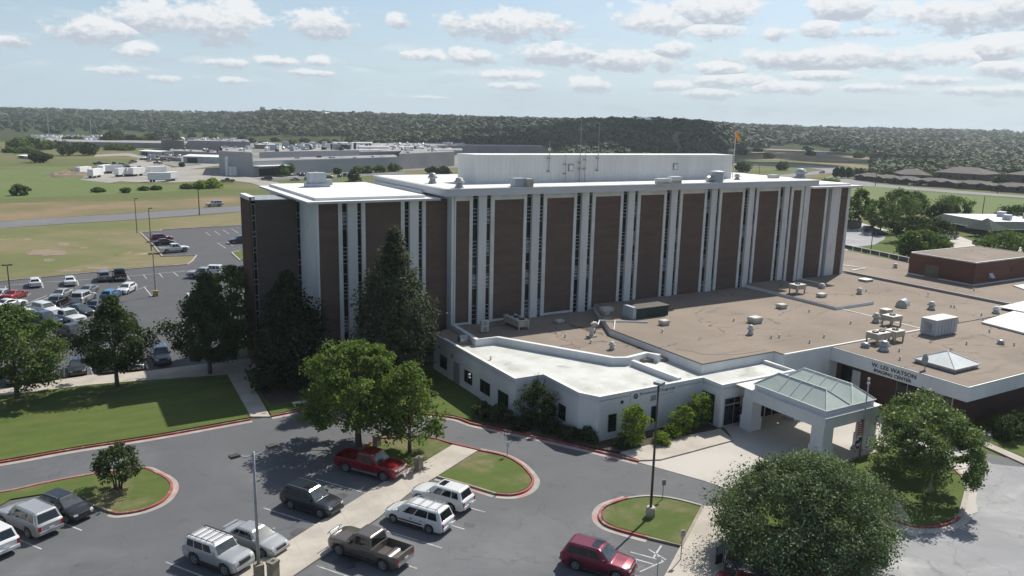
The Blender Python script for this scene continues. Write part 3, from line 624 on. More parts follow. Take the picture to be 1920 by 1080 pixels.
for a, c in (((43, 577), (92, 557)), ((38, 574), (88, 554)), ((36, 562), (58, 550)), ((144.4, 525), (147.4, 535)), ((238.5, 517), (243.7, 525)), ((268.7, 515), (275, 522.5)), ((298, 512), (305, 520)), ((325, 510), (334, 518)),
             ((270, 537.5), (285, 556)), ((79, 530), (81, 540)), ((10, 537), (12, 546)), ((0, 536.5), (60, 531)), ((85, 529), (120, 527)), ((148, 525), (180, 522.5)), ((240, 518), (345, 508)), ((338, 509), (420, 501)),
             ((385, 435), (395, 442)), ((402, 433), (413, 441)), ((418, 431), (430, 439)), ((434, 429), (447, 437)), ((407, 455), (423, 465)), ((425, 453), (437, 461)), ((272, 677), (277, 691)), ((170, 688), (175, 703)), ((120, 690), (121, 708)), ((228, 553), (275, 537)), ((145, 568), (165, 560)), ((110, 600), (170, 574))):
    line(G(*a), G(*c), 0.16)
struct(pl.build('parking_lines', 'paint_white'))
# dry and worn patches of bare soil in the field beside the car park
rg = random.Random(3)
for (u, v, a, b2) in ((90, 474, 42, 6), (118, 458, 12, 3.5), (185, 502, 25, 3.5), (50, 449, 8, 2), (240, 457, 7, 1.5), (92, 488, 12, 3), (158, 465, 8, 1.5), (140, 461, 7, 1.5), (130, 508, 30, 2)):
    n = 26; pts = []
    for i in range(n):
        t = 2*pi*i/n; k = 0.75+0.45*rg.random(); pts.append((u+a*k*cos(t), v+b2*k*sin(t)))
    sheet('bare_soil', pts, 'dirt', 0.02+0.001*u/100)
# ------------------------------------------------------------------ the tower
YF = 83.0
tower = thing('hospital_tower', 'five storey brown brick hospital block with white vertical fins and flat white roof', 'building', (41.3, YF, 0))
ZR = 4.35
core = MB(); core.box(41.35, 101.0, YF+0.35, 105, 0, 20.0); core.box(25.6, 41.4, 84.55, 104, 0, 19.4); core.box(100.9, 114.0, 84.55, 103, 0, 19.4)
core.build('wall_core', 'black', tower)
MB().box(41.0, 41.34, YF, 105, ZR-4, 19.99).build('end_wall', 'white_paint', tower)
MB().box(25.4, 25.6, 84.2, 104, 0, 19.45).build('end_wall', 'white_paint', tower)
MB().box(113.98, 114.2, 84.2, 103, ZR, 19.45).build('end_wall', 'white_paint', tower)
def win_strip(x0, x1, y, bands, parent, rnd, name='window_strip'):
    w = MB().box(x0+0.03, x1-0.03, y, y+0.1, bands[-1][2], bands[0][1]).build(name, 'glass_dark', parent)
    fr = MB(); fr.box(x0, x0+0.04, y-0.03, y+0.08, bands[-1][2], bands[0][1]); fr.box(x1-0.04, x1, y-0.03, y+0.08, bands[-1][2], bands[0][1])
    for kind, z1, z0 in bands:
        n = 4 if kind == 'S' else 1
        h = (z1-z0)/n; bl = rnd.random() < 0.3
        for i in range(n): fr.box(x0+0.02, x1-0.02, y-0.025, y+0.07, z0+(i+1)*h-0.035, z0+(i+1)*h+0.035)
        if kind == 'S' and bl: MB().box(x0+0.071, x1-0.071, y-0.02, y+0.02, z0+0.05, z1-0.05).build('blind', 'glass_blind', w)
    fr.build('frame', 'frame_gray', w)
BM = [('T', 19.6, 18.4), ('S', 18.35, 16.6), ('T', 16.55, 14.5), ('S', 14.45, 12.7), ('T', 12.65, 11.5), ('T', 11.45, 10.45), ('S', 10.4, 8.75), ('T', 8.7, 6.6), ('S', 6.55, 4.4)]
BW = BM[:-1]+[('S', 6.55, 4.9), ('T', 4.85, 3.2), ('S', 3.15, 1.5), ('T', 1.45, 0.1)]
rn = random.Random(11)
def fin(x, y, z0, z1, w=1.15, dep=1.15):
    MB().box(x-w/2, x+w/2, y-0.34, y-0.34+dep, z0, z1).build('fin', 'column_paint', tower)
def pil(x0, x1, y, z0, z1, d=0.13):
    MB().box(x0, x1, y-d, y+0.2, z0, z1).build('pilaster', 'trim_paint', tower)
def panel(x0, x1, y, z0, z1, header=True):
    MB().box(x0, x1, y, y+0.2, z0, z1).build('brick_panel', 'brick_tower', tower)
    if header:
        MB().box(x0, x1, y-0.10, y+0.2, z1, z1+0.62).build('lintel', 'trim_paint', tower)
    MB().box(x0, x1, y-0.06, y+0.2, z0-0.28, z0).build('plinth', 'trim_paint', tower)
cx = [44.93+7.47*k for k in range(8)]
ZB = ZR+0.3
for i, c in enumerate(cx):
    fin(c, YF, ZR-0.1, 19.97, 1.08)
    win_strip(c-1.24, c-0.5, YF+0.08, BM, tower, rn); win_strip(c+0.5, c+1.24, YF+0.08, BM, tower, rn)
    pil(c-1.64, c-1.22, YF, ZR, 19.97); pil(c+1.22, c+1.72, YF, ZR, 19.97)
    x1 = (cx[i+1]-1.62) if i < 7 else 100.7
    panel(c+1.72, x1, YF, ZB, 19.35)
panel(41.5, cx[0]-1.62, YF, ZB, 19.35)
pil(41.34, 41.5, YF, ZR, 19.97); pil(100.7, 101.2, YF, ZR, 19.97); pil(101.9, 102.4, YF+0.3, ZR, 19.97); pil(103.2, 104.2, 84.2, ZR, 19.45)
MB().box(101.2, 103.2, YF+0.35, 84.9, ZR, 19.97).build('return_wall', 'column_paint', tower)
for c in (29.3, 36.65):
    fin(c, 84.2, 0, 19.45, 1.1)
    win_strip(c-1.12, c-0.5, 84.3, BW, tower, rn); win_strip(c+0.5, c+1.12, 84.3, BW, tower, rn)
    pil(c-1.55, c-1.1, 84.2, 0, 19.45); pil(c+1.1, c+1.55, 84.2, 0, 19.45)
for a, c in ((25.6, 27.75), (30.85, 35.1), (38.2, 41.0)):
    MB().box(a, c, 84.2, 84.6, 0, 19.45).build('brick_panel', 'brick_tower', tower)
panel(104.2, 108.0, 84.2, ZB, 19.4, False); pil(108.0, 108.5, 84.2, ZR, 19.45)
win_strip(108.5, 109.0, 84.42, BM, tower, rn)
fin(110.1, 84.2, ZR-0.1, 19.45, 1.9); pil(111.1, 111.6, 84.2, ZR, 19.45)
panel(111.6, 113.4, 84.2, ZB, 19.4, False); pil(113.4, 113.98, 84.2, ZR, 19.45)
# roofs
fa = MB(); fa.prism([(39.7, 82.0), (103.4, 82.0), (103.4, 104.5), (39.7, 104.5)], 20.0, 20.78)
fa.build('fascia', 'fascia_paint', tower)
MB().box(39.6, 103.5, 81.9, 104.6, 20.782, 20.86).build('roof_edge', 'roof_white', tower)
MB().box(39.85, 103.25, 82.15, 104.35, 20.862, 20.90).build('roof', 'roof_white', tower)
MB().box(39.4, 39.69, 88.0, 104.2, 19.82, 20.2).build('side_ledge', 'fascia_paint', tower)
w = MB().prism([(24.2, 83.2), (39.69, 83.2), (39.69, 104.8), (24.2, 104.8)], 19.46, 19.66).build('eave', 'fascia_paint', tower)
MB().box(24.15, 39.7, 83.15, 104.85, 19.662, 19.72).build('roof_edge', 'roof_white', w)
MB().box(25.3, 38.2, 84.3, 104.0, 19.722, 20.02).build('roof', 'roof_white', tower)
w = MB().prism([(103.41, 83.0), (115.4, 83.0), (115.4, 103.8), (103.41, 103.8)], 19.46, 19.68).build('eave', 'fascia_paint', tower)
MB().box(103.42, 115.45, 82.95, 103.85, 19.682, 19.74).build('roof_edge', 'roof_white', w)
MB().box(103.42, 113.6, 83.9, 103.0, 19.742, 20.05).build('roof', 'roof_white', tower)
# stair tower
st = MB().box(20.42, 25.0, 90.6, 96, 0, 19.3).build('stair_wall', 'brick_stair', tower)
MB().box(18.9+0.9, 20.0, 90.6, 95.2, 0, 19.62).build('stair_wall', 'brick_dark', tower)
MB().box(19.78, 20.42, 90.62, 95.3, 19.3, 19.72).build('coping', 'roof_white', tower)
MB().box(20.44, 24.98, 90.62, 96.0, 19.302, 19.36).build('stair_roof', 'galv', tower)
def stair_bands(z):
    b = []
    while z > 1.5:
        b.append(('T', z, z-1.25)); b.append(('T', z-1.3, z-1.72)); z -= 1.82
    return b
win_strip(20.0, 20.42, 90.7, stair_bands(18.9), tower, rn); win_strip(25.0, 25.4, 90.7, stair_bands(19.0), tower, rn)
# penthouse
ph = MB()
def corr(mb, p, q, z0, z1, step=0.62, dep=0.028):
    p = Vector(p); q = Vector(q); d = (q-p); L = d.length; d.normalize(); nr = Vector((d.y, -d.x)); n = int(L/step); pts = []
    for i in range(n):
        for f, o in ((0, 0), (0.7, 0), (0.74, dep), (0.96, dep)):
            pts.append(p+d*((i+f)*L/n)+nr*o)
    pts.append(q)
    k0 = len(mb.v); vs = [(a.x, a.y, z) for z in (z0, z1) for a in pts]; m = len(pts)
    mb.add(vs, [(i, i+1, m+i+1, m+i) for i in range(m-1)])
corr(ph, (46.0, 91.5), (46.3, 90.0), 20.9, 24.3); corr(ph, (46.3, 90.0), (46.75, 87.8), 20.9, 24.3); corr(ph, (46.75, 87.8), (90.2, 87.8), 20.9, 24.3)
ph.box(46.9, 90.15, 87.9, 91.4, 20.9, 24.25); ph.box(90.1, 90.5, 87.8, 91.5, 20.9, 24.3)
pho = ph.build('penthouse', 'metal_siding', tower)
MB().prism([(45.9, 91.6), (46.2, 90.0), (46.65, 87.65), (90.6, 87.65), (90.6, 91.6)], 24.301, 24.46).build('penthouse_roof', 'roof_white', pho)
for x in (60.87, 79.16):
    MB().box(x-0.42, x+0.42, 87.66, 87.76, 22.3, 23.2).build('louvre_frame', 'pole_gray', pho)
    MB().box(x-0.31, x+0.31, 87.62, 87.68, 22.41, 23.09).build('louvre', 'metal_siding', pho)

# ------------------------------------------------------------------ low front wings
annex = thing('front_annex', 'low white annex with stained pale roof in front of the tower', 'building', (37.8, 62.5, 0))
ap = [(37.8, 81.0), (37.8, 62.5), (41.0, 62.4), (41.0, 56.4), (42.0, 54.6), (54.6, 54.6), (54.6, 52.0), (64.9, 52.0), (64.9, 56.2), (56.0, 56.2), (56.0, 71.5), (49, 81)]
MB().prism(ap, 0, 3.95).build('wall', 'white_paint', annex)
MB().prism([(38.0, 76.5), (38.0, 62.7), (41.2, 62.6), (41.2, 56.5), (42.1, 54.8), (54.8, 54.8), (54.8, 52.2), (64.7, 52.2), (64.7, 56.1), (55.9, 56.1), (55.9, 61.0), (49.2, 63.2), (42.6, 75.0)], 3.95, 4.02).build('roof', 'roof_annex', annex)
MB().prism([(37.95, 76.6), (42.5, 75.2), (49.4, 63.3), (55.9, 61.2), (55.9, 71.4), (62, 82.9), (41.1, 82.9), (37.95, 80.9)], 3.95, ZR-0.02).build('gravel_roof', 'gravel_roof', annex)
rim_ = MB(); rim_.strip([(37.8, 81.0), (37.8, 62.5), (41.0, 62.4), (41.0, 56.4), (42.0, 54.6), (54.6, 54.6), (54.6, 52.0), (64.9, 52.0), (64.9, 56.2)], -0.0, 0.28, 3.9, 4.32)
rim_.build('parapet', 'white_paint', annex)
cp = MB(); cp.strip([(37.8, 78.5), (37.8, 62.5), (41.0, 62.4), (41.0, 56.4), (42.0, 54.6), (54.6, 54.6), (54.6, 52.0), (64.9, 52.0), (64.9, 56.2)], -0.05, 0.33, 4.322, 4.38)
cp.build('coping', 'roof_white', annex)
pp = MB(); pp.strip([(40.6, 82.3), (40.1, 75.0), (42.7, 74.8), (49.6, 62.6), (51.1, 61.9), (54.1, 62.4), (54.6, 61.2)], 0, 0.5, 3.9, 4.85); pp.strip([(51.3, 61.7), (51.7, 55.0)], 0, 0.45, 3.9, 4.6)
pp.build('inner_parapet', 'white_paint', annex)
def wframe(parent, x0, x1, y0, y1, z0, z1, nm='window', axis='x', mull=1, glass='glass_dark', door=False):
    # axis 'x': wall faces -X at x0; axis 'y': wall faces -Y at y0
    f = MB(); g = MB(); t = 0.07
    if axis == 'x':
        f.box(x0-0.04, x0+0.05, y0, y1, z0, z1)
        n = mull+1; wd = (y1-y0)/n
        for i in range(n): g.box(x0-0.05, x0, y0+i*wd+t, y0+(i+1)*wd-t, z0+t, z1-t)
    else:
        f.box(x0, x1, y0-0.04, y0+0.05, z0, z1)
        n = mull+1; wd = (x1-x0)/n
        for i in range(n): g.box(x0+i*wd+t, x0+(i+1)*wd-t, y0-0.05, y0, z0+t, z1-t)
    o = f.build(nm, 'black' if not door else 'door_gray', parent)
    g.build('pane' if not door else 'door_leaf', glass, o)
wframe(annex, 37.8, 0, 77.4, 79.2, 0.9, 2.35); wframe(annex, 37.8, 0, 71.3, 73.1, 0.95, 2.3); wframe(annex, 37.8, 0, 67.4, 69.5, 0.95, 2.3); wframe(annex, 37.8, 0, 63.7, 65.7, 0.25, 2.3)
wframe(annex, 37.8, 0, 74.3, 75.7, 0.13, 2.5, 'door', 'x', 0, 'door_gray', True)
wframe(annex, 41.0, 0, 58.4, 59.6, 0.85, 2.35, mull=0)
wframe(annex, 43.1, 44.05, 54.6, 0, 0.75, 2.45, axis='y', mull=0); wframe(annex, 48.2, 49.0, 54.6, 0, 0.75, 2.4, axis='y', mull=0)
MB().tube([(37.85, 76.0, 3.0), (37.72, 76.0, 3.0)], 0.28, 14).build('round_vent', 'pole_gray', annex)
MB().tube([(44.6, 54.65, 3.45), (44.6, 54.54, 3.45)], 0.17, 12).build('round_vent', 'black', annex)
sb = MB().box(45.6, 51.2, 54.53, 54.6, 3.15, 4.2).build('sign_board', 'white_paint', annex)
MB().tube([(46.15, 54.56, 3.78), (46.15, 54.49, 3.78)], 0.26, 20).build('emblem', 'sign_letter', sb)
e = MB(); e.tube([(46.15+0.17*cos(t*0.5), 54.475, 3.78+0.17*sin(t*0.5)) for t in range(0, 9)], 0.018, 4); e.tube([(46.05, 54.475, 3.68), (46.15, 54.475, 3.88), (46.24, 54.475, 3.68)], 0.018, 4)
e.build('emblem_mark', 'sign_white', sb)
mat('letter_gray', (0.20, 0.21, 0.22), None, 2, 0.6)
text_mesh('Brownwood Regional', 0.42, 'lettering', 'letter_gray', sb, (46.6, 54.51, 3.78), (1, 0, 0), (0, 0, 1), 0.015, fixw=4.3)
text_mesh('MEDICAL CENTER', 0.24, 'lettering', 'sign_white', sb, (48.9, 54.51, 3.42), (1, 0, 0), (0, 0, 1), 0.015, fixw=2.0)
pq = MB().box(48.0, 48.65, 54.5, 54.6, 3.02, 3.55).build('plaque', 'pole_gray', annex)
# entrance glazing below the canopy, west facing corner column
eg = MB().box(55.0, 57.6, 51.9, 52.0, 0.13, 2.95).build('entrance_glazing', 'frame_white', annex)
g = MB()
for a, c in ((55.08, 56.25), (56.33, 57.5)):
    g.box(a, c, 51.86, 51.92, 0.2, 2.2); g.box(a, c, 51.86, 51.92, 2.3, 2.88)
g.build('pane', 'glass_dark', eg)
eg2 = MB().box(58.6, 63.9, 51.88, 52.0, 0.1, 3.0).build('entrance_glazing', 'frame_white', annex)
g = MB()
for i in range(5): g.box(58.68+i*1.05, 59.55+i*1.05, 51.84, 51.9, 0.18, 2.9)
g.build('pane', 'glass_dark', eg2)
MB().box(54.57, 54.6, 52.8, 54.5, 0.13, 3.1).build('passage', 'black', annex)

mid = thing('middle_wing', 'flat brown gravel roofed wing with white walls between annex and imaging building', 'building', (56, 56.2, 0))
Z2 = 5.1
MB().prism([(56.0, 71.5), (56.0, 56.2), (66.4, 56.2), (66.4, 54.8), (73.9, 54.8), (74.0, 55.0), (115.0, 55.0), (115.0, 83.9), (103.5, 83.9), (101.5, 82.9), (62, 82.9)], 0, Z2-0.12).build('wall', 'white_paint', mid)
MB().prism([(56.03, 71.5), (56.03, 56.23), (66.43, 56.23), (66.43, 54.83), (114.9, 54.83), (114.9, 83.9), (103.5, 83.9), (101.5, 82.9), (62, 82.9)], Z2-0.118, Z2).build('gravel_roof', 'gravel_roof', mid)
sm = MB(); sm.box(66.4, 90.9, 54.7, 54.95, Z2-0.12, Z2+0.05); sm.box(90.75, 90.95, 55.0, 66.8, Z2-0.05, Z2+0.045)
sm.build('roof_seam', 'roof_white', mid)
c4b = MB().box(89.6, 97.6, 66.4, 82.9, Z2, Z2+0.42).build('raised_curb', 'white_paint', mid)
MB().box(89.75, 97.7, 66.5, 82.9, Z2+0.422, Z2+0.47).build('gravel_roof', 'gravel_roof', mid)
MB().box(102.5, 103.0, 79.5, 84, Z2, Z2+0.16).build('roof_seam', 'trim_paint', mid)
cr = MB(); cr.strip(smooth_path([(57.2, 61.6), (58.2, 60.0), (58.6, 58.8), (60.5, 57.6), (62.8, 57.0), (66.0, 56.9)]), -0.07, 0.07, Z2+0.004, Z2+0.012)
cr.build('roof_crack', 'black', mid)
east = thing('east_wing', 'wide flat brown gravel roof beyond the tower, stepping up from the middle wing', 'building', (115, 60, 0))
Z5 = 5.35
MB().prism([(115.0, 30), (115.0, 103), (136, 103), (133.5, 84), (160, 80), (190, 30)], 0, Z5-0.1).build('wall', 'white_paint', east)
MB().prism([(115.05, 30), (115.05, 103), (136, 103), (133.5, 84), (160, 80), (190, 30)], Z5-0.098, Z5).build('gravel_roof', 'gravel_roof', east)
MB().box(114.7, 115.04, 57, 84.5, Z2, Z5+0.12).build('step_curb', 'far_purple', east)
MB().strip(GP((1560, 520), (1643, 531), z=Z5)[:0]+[(116.5, 84), (120.6, 84.4), (119.3, 88.5)], -0.15, 0.15, Z5, Z5+0.15).build('roof_seam', 'roof_white', east)
MB().prism(GP((1872, 575), (1930, 562), (2050, 600), (1960, 592), z=Z5+0.1), Z5, Z5+0.1).build('membrane_patch', 'roof_white', east)
MB().prism(GP((1840, 603), (1930, 573), (2080, 600), (1960, 634), z=Z2+0.2), Z2, Z2+0.2).build('membrane_patch', 'roof_white', east)
MB().prism(GP((1900, 535), (1960, 528), (2000, 540), (1930, 545), z=Z5+0.15), Z5, Z5+0.15).build('membrane_patch', 'roof_white', east)
fn = thing('roof_guard', 'dark guard fence along the far edge of the brown roof right of the tower', 'fence', G(1582, 466, Z5))
a, c = Vector(G(1560, 461, Z5)), Vector(G(1712, 493, Z5)); dd = (c-a); 
MB().strip([a[:2], c[:2]], 0.0, 0.12, Z5, Z5+0.75).build('panel', 'black', fn)
MB().strip([a[:2], c[:2]], -0.03, 0.15, Z5+0.752, Z5+0.84).build('rail', 'fascia_paint', fn)
for i in range(9):
    p = a+dd*(i+0.5)/9; MB().box(p.x-0.07, p.x+0.07, p.y-0.14, p.y-0.0, Z5, Z5+0.8).build('post', 'frame_white', fn)

mech = thing('plant_room', 'windowless red brick plant room box standing on the brown roof at right', 'building', (123.3, 67.5, Z5))
MB().box(123.3, 142, 67.5, 78.4, Z5, 8.85).build('wall', 'brick_red', mech)
MB().prism([(123.5, 67.7), (141.8, 67.7), (141.8, 78.2), (123.5, 78.2)], 8.851, 8.93).build('roof', 'gravel_roof', mech)
MB().strip([(123.25, 78.45), (123.25, 67.45), (142.1, 67.45), (142.1, 78.45), (123.25, 78.45)], 0, 0.25, 8.8, 9.0).build('coping', 'galv', mech)
MB().strip([(123.3, 78.45), (123.3, 67.5), (142.1, 67.5)], -0.1, 0.0, Z5, Z5+0.2).build('base_flashing', 'fascia_paint', mech)
dr = MB().box(123.2, 123.32, 73.1, 75.4, Z5+0.05, 7.45).build('double_door', 'door_olive', mech)
MB().box(123.16, 123.2, 74.15, 74.2, 6.2, 6.6).build('handle', 'galv', dr)
MB().add([(127.3, 67.48, 7.0), (128.3, 67.48, 7.0), (128.3, 66.9, 6.3), (127.3, 66.9, 6.3), (127.3, 67.48, 6.3), (128.3, 67.48, 6.3)], [(0, 1, 2, 3), (0, 3, 4), (1, 5, 2), (3, 2, 5, 4)]).build('intake_hood', 'unit_gray', mech)
wframe(mech, 133.6, 135.0, 67.5, 0, 6.7, 7.6, axis='y', mull=0, glass='brick_dark')

img = thing('imaging_building', 'single storey imaging centre with deep white fascia over dark brick at right', 'building', (74, 39.6, 0))
MB().box(75.5, 150, 41.1, 55.0, 0, 3.5).build('wall', 'brick_dark', img)
MB().prism([(74.0, 39.5), (150, 39.5), (150, 54.99), (74.0, 54.99)], 3.5, 4.95).build('fascia', 'white_paint', img)
MB().box(73.95, 150.1, 39.45, 54.99, 4.952, 5.0).build('coping', 'galv', img)
MB().box(74.12, 150, 39.62, 54.7, 5.002, 5.03).build('gravel_roof', 'gravel_roof', img)
sg = text_mesh('W. LEE WATSON', 0.62, 'lettering', 'sign_letter', img, (73.97, 49.75, 4.22), (0, -1, 0), (0, 0, 1), 0.03, fixw=5.0)
text_mesh('IMAGING CENTER', 0.5, 'lettering', 'sign_letter', img, (73.97, 49.45, 3.70), (0, -1, 0), (0, 0, 1), 0.03, fixw=4.2)
wframe(img, 75.5, 0, 53.0, 54.4, 0.1, 2.9, 'door', 'x', 0)
MB().box(75.4, 75.48, 51.9, 52.9, 0.9, 2.7).build('poster', 'sign_white', img)
wn = MB().box(75.42, 75.5, 41.6, 47.6, 0.6, 3.1).build('window', 'frame_white', img)
g = MB()
for i in range(5): g.box(75.38, 75.43, 41.7+i*1.19, 42.78+i*1.19, 0.7, 3.0)
g.build('pane', 'glass_dark', wn)
sk = MB().box(76.9, 81.1, 42.7, 46.9, 5.03, 5.45).build('skylight', 'galv', img)
mx, my = 79.0, 44.8
MB().add([(76.75, 42.55, 5.45), (81.25, 42.55, 5.45), (81.25, 47.05, 5.45), (76.75, 47.05, 5.45), (mx, my, 6.55)], [(0, 1, 4), (1, 2, 4), (2, 3, 4), (3, 0, 4), (3, 2, 1, 0)]).build('pyramid', 'skylight_glass', sk)
rb = MB()
for (x, y) in ((76.75, 42.55), (81.25, 42.55), (81.25, 47.05), (76.75, 47.05)): rb.tube([(x, y, 5.47), (mx, my, 6.57)], 0.05, 5)
rb.strip([(76.75, 42.55), (81.25, 42.55), (81.25, 47.05), (76.75, 47.05)], -0.05, 0.05, 5.4, 5.5, True); rb.build('glazing_bars', 'roof_white', sk)

can = thing('entrance_canopy', 'white drive-through entrance canopy on four columns with twin glass hipped skylights', 'canopy', (60.3, 46.8, 0))
MB().box(56.5, 63.9, 41.7, 43.0, 3.1, 4.15).build('beam', 'white_paint', can)
MB().box(56.5, 57.6, 43.0, 50.9, 3.1, 4.15).build('beam', 'white_paint', can)
MB().box(62.8, 63.9, 43.0, 50.9, 3.1, 4.15).build('beam', 'white_paint', can)
MB().box(56.35, 64.05, 41.55, 52.0, 4.152, 4.22).build('coping', 'roof_white', can)
MB().box(56.8, 63.4, 41.95, 50.0, 4.222, 4.70).build('skylight_kerb', 'white_paint', can)
for x0, x1 in ((56.6, 57.9), (62.8, 63.95)):
    for y0, y1 in ((41.8, 43.1), (49.9, 51.1)):
        c_ = MB().box(x0, x1, y0, y1, 1.35, 3.1).build('column', 'white_paint', can)
        MB().box(x0-0.08, x1+0.08, y0-0.08, y1+0.08, 0, 1.35).build('column_base', 'white_paint', c_)
for xa, xb in ((56.7, 60.05), (60.15, 63.5)):
    xm = (xa+xb)/2; y0, y1, r0, r1 = 41.85, 50.1, 43.3, 48.6
    z0, z1 = 4.72, 6.0
    gl = MB().add([(xa, y0, z0), (xb, y0, z0), (xb, y1, z0), (xa, y1, z0), (xm, r0, z1), (xm, r1, z1)], [(0, 1, 4), (1, 2, 5, 4), (2, 3, 5), (3, 0, 4, 5), (3, 2, 1, 0)]).build('glass_roof', 'canopy_glass', can)
    rb = MB(); zz = 0.03
    for (a, c) in (((xa, y0, z0), (xm, r0, z1)), ((xb, y0, z0), (xm, r0, z1)), ((xa, y1, z0), (xm, r1, z1)), ((xb, y1, z0), (xm, r1, z1)), ((xm, r0, z1), (xm, r1, z1)), ((xa, y0, z0), (xb, y0, z0)), ((xa, y0, z0), (xa, y1, z0)), ((xb, y0, z0), (xb, y1, z0))):
        rb.tube([(a[0], a[1], a[2]+zz), (c[0], c[1], c[2]+zz)], 0.045, 5)
    for i in range(1, 4):
        y = r0+(r1-r0)*i/4; yy = y0+(y1-y0)*(0.17+0.22*i)
        for xx in (xa, xb): rb.tube([(xm, y, z1+zz), (xx, y, z0+zz)], 0.03, 5)
    rb.build('glazing_bars', 'roof_white', gl)

# ------------------------------------------------------------------ rooftop equipment
def vent_box(label, u, v, z, w=1.0, d=0.8, h=0.6, m='unit_paint', group=None):
    g = G(u, v, z); t = thing('roof_vent', label, 'roof vent', g, 0, group)
    MB().box(-w/2+0.06, w/2-0.06, -d/2+0.06, d/2-0.06, 0, h*0.6).build('kerb_base', 'galv', t, True)
    c = MB().box(-w/2, w/2, -d/2, d/2, h*0.45, h*0.93); c.box(-w/2+0.08, w/2-0.08, -d/2+0.08, d/2-0.08, h*0.93, h); c.build('hood', m, t, True); return t
def vent_round(label, u, v, z, r=0.4, h=0.9, m='unit_paint', group=None):
    g = G(u, v, z); t = thing('mushroom_vent', label, 'roof vent', g, 0, group)
    MB().lathe(0, 0, [(r*0.95, 0), (r*0.85, 0.12), (r*0.6, h*0.3), (r*0.6, h*0.55)], 12).build('base', 'galv', t, True, True)
    MB().lathe(0, 0, [(r, h*0.5), (r*1.05, h*0.62), (r*0.75, h*0.72), (r*0.7, h*0.92), (r*0.3, h)], 12).build('cap', m, t, True, True); return t
vent_box('low box vent with two sloping lids on the gravel roof by the dark duct', 1245, 609, Z2, 1.1, 0.9, 0.6)
vent_box('widest pale box vent in the middle of the brown roof', 1415, 605, Z2, 1.5, 1.2, 0.75)
vent_box('pale box vent nearest the white raised curb on the brown roof', 1465, 578, Z2, 1.2, 1.0, 0.6)
vent_box('flat white box vent just in front of the tower facade', 1540, 557, Z2+0.45, 1.3, 0.9, 0.55)
vent_box('small gray box vent in the tower shadow beside the condenser', 1049, 606, ZR, 1.1, 0.8, 0.45)
vent_round('tall mushroom vent standing in front of the widest box vent', 1407, 627, Z2, 0.4, 1.15)
vent_round('squat round vent nearest the right end of the tower base', 1541, 541, Z2+0.45, 0.5, 0.8)
vent_round('small round vent right of the raised curb', 1611, 551, Z2, 0.45, 0.9)
vent_round('mushroom vent between the curved hood and the long curb', 1746, 580, Z2, 0.55, 1.1)
vent_round('white round vent beside the bright membrane patch', 1867, 587, Z2, 0.5, 0.95, 'roof_white')
vent_round('round vent alone on the far roof before the dark guard fence', 1678, 502, Z5, 0.45, 0.8)
vent_round('tall round vent left of the beige box on the brown roof', 1642, 604, Z2, 0.5, 1.2)
vent_round('low spiky steel vent left of the double condenser', 1622, 651, 5.03, 0.5, 0.55, 'galv')
vent_round('shiny wide steel mushroom vent in front of the double condenser', 1657, 657, 5.03, 0.62, 1.1, 'galv')
vent_round('small steel vent right of the pyramid skylight', 1876, 645, 5.03, 0.42, 0.5, 'galv')
vent_round('small turbine vent near the annex parapet corner', 1147, 655, ZR, 0.35, 0.9)
MB_h = thing('roof_hatch', 'flat white hatch lid beside the far roof curb', 'roof hatch', G(1623, 527, Z2))
MB().box(-0.9, 0.9, -0.7, 0.7, 0, 0.28).build('frame', 'galv', MB_h, True); MB().box(-0.95, 0.95, -0.75, 0.75, 0.28, 0.36).build('lid', 'roof_white', MB_h, True)
def legs_unit(label, u, v, z, w, d, zb, h, fans, m='unit_beige', cat='condenser'):
    t = thing('condenser_unit', label, cat, G(u, v, z))
    MB().box(-w/2, w/2, -d/2, d/2, zb, zb+h).build('casing', m, t, True)
    for x in (-w/2+0.1, w/2-0.1):
        for y in (-d/2+0.1, d/2-0.1): MB().box(x-0.07, x+0.07, y-0.07, y+0.07, 0, zb).build('leg', m, t, True)
    MB().box(-w/2-0.04, w/2+0.04, -d/2-0.04, d/2+0.04, zb+h, zb+h+0.06).build('top_panel', 'unit_paint', t, True)
    for i in range(fans):
        x = (-w/2+(i+0.5)*w/fans) if w > d else 0; y = 0 if w > d else (-d/2+(i+0.5)*d/fans)
        f = MB().lathe(x, y, [(0.36, zb+h+0.06), (0.36, zb+h+0.2), (0.3, zb+h+0.2), (0.3, zb+h+0.12)], 14).build('fan_ring', 'black', t, True)
        MB().rbox((x, y, zb+h+0.15), (0.5, 0.08, 0.02), 0.5).rbox((x, y, zb+h+0.153), (0.5, 0.08, 0.02), 2.0).build('fan_blade', 'galv', f, True)
    return t
legs_unit('single fan condenser on four legs near the roof seam corner', 1671, 610, Z2, 1.9, 1.5, 0.7, 0.55, 1)
legs_unit('double condenser on legs, left casing with two fans, on the imaging roof edge', 1645, 643, 5.03, 2.3, 1.5, 0.6, 0.65, 2)
legs_unit('smaller condenser on legs touching the double condenser on its right', 1676, 639, 5.03, 1.7, 1.4, 0.6, 0.65, 1)
legs_unit('condenser on legs on the raised curb beside the tower wall', 1494, 550, Z2+0.45, 1.9, 1.4, 0.7, 0.6, 1)
legs_unit('long beige condenser with three fans in the tower shadow', 968, 612, ZR, 1.5, 3.6, 0.35, 0.75, 3)
bx = thing('beige_cabinet', 'beige square cabinet behind the single fan condenser', 'cabinet', G(1660, 596, Z2))
MB().box(-0.65, 0.65, -0.5, 0.5, 0, 1.1).build('casing', 'unit_beige', bx, True); MB().box(-0.68, 0.68, -0.53, 0.53, 1.1, 1.18).build('lid', 'unit_paint', bx, True)
ms = thing('split_unit', 'slim white outdoor unit with two fans against a tower fin', 'air conditioner', G(908, 623, ZR))
MB().box(-0.5, 0.5, -0.2, 0.2, 0.1, 1.45).build('casing', 'unit_paint', ms, True)
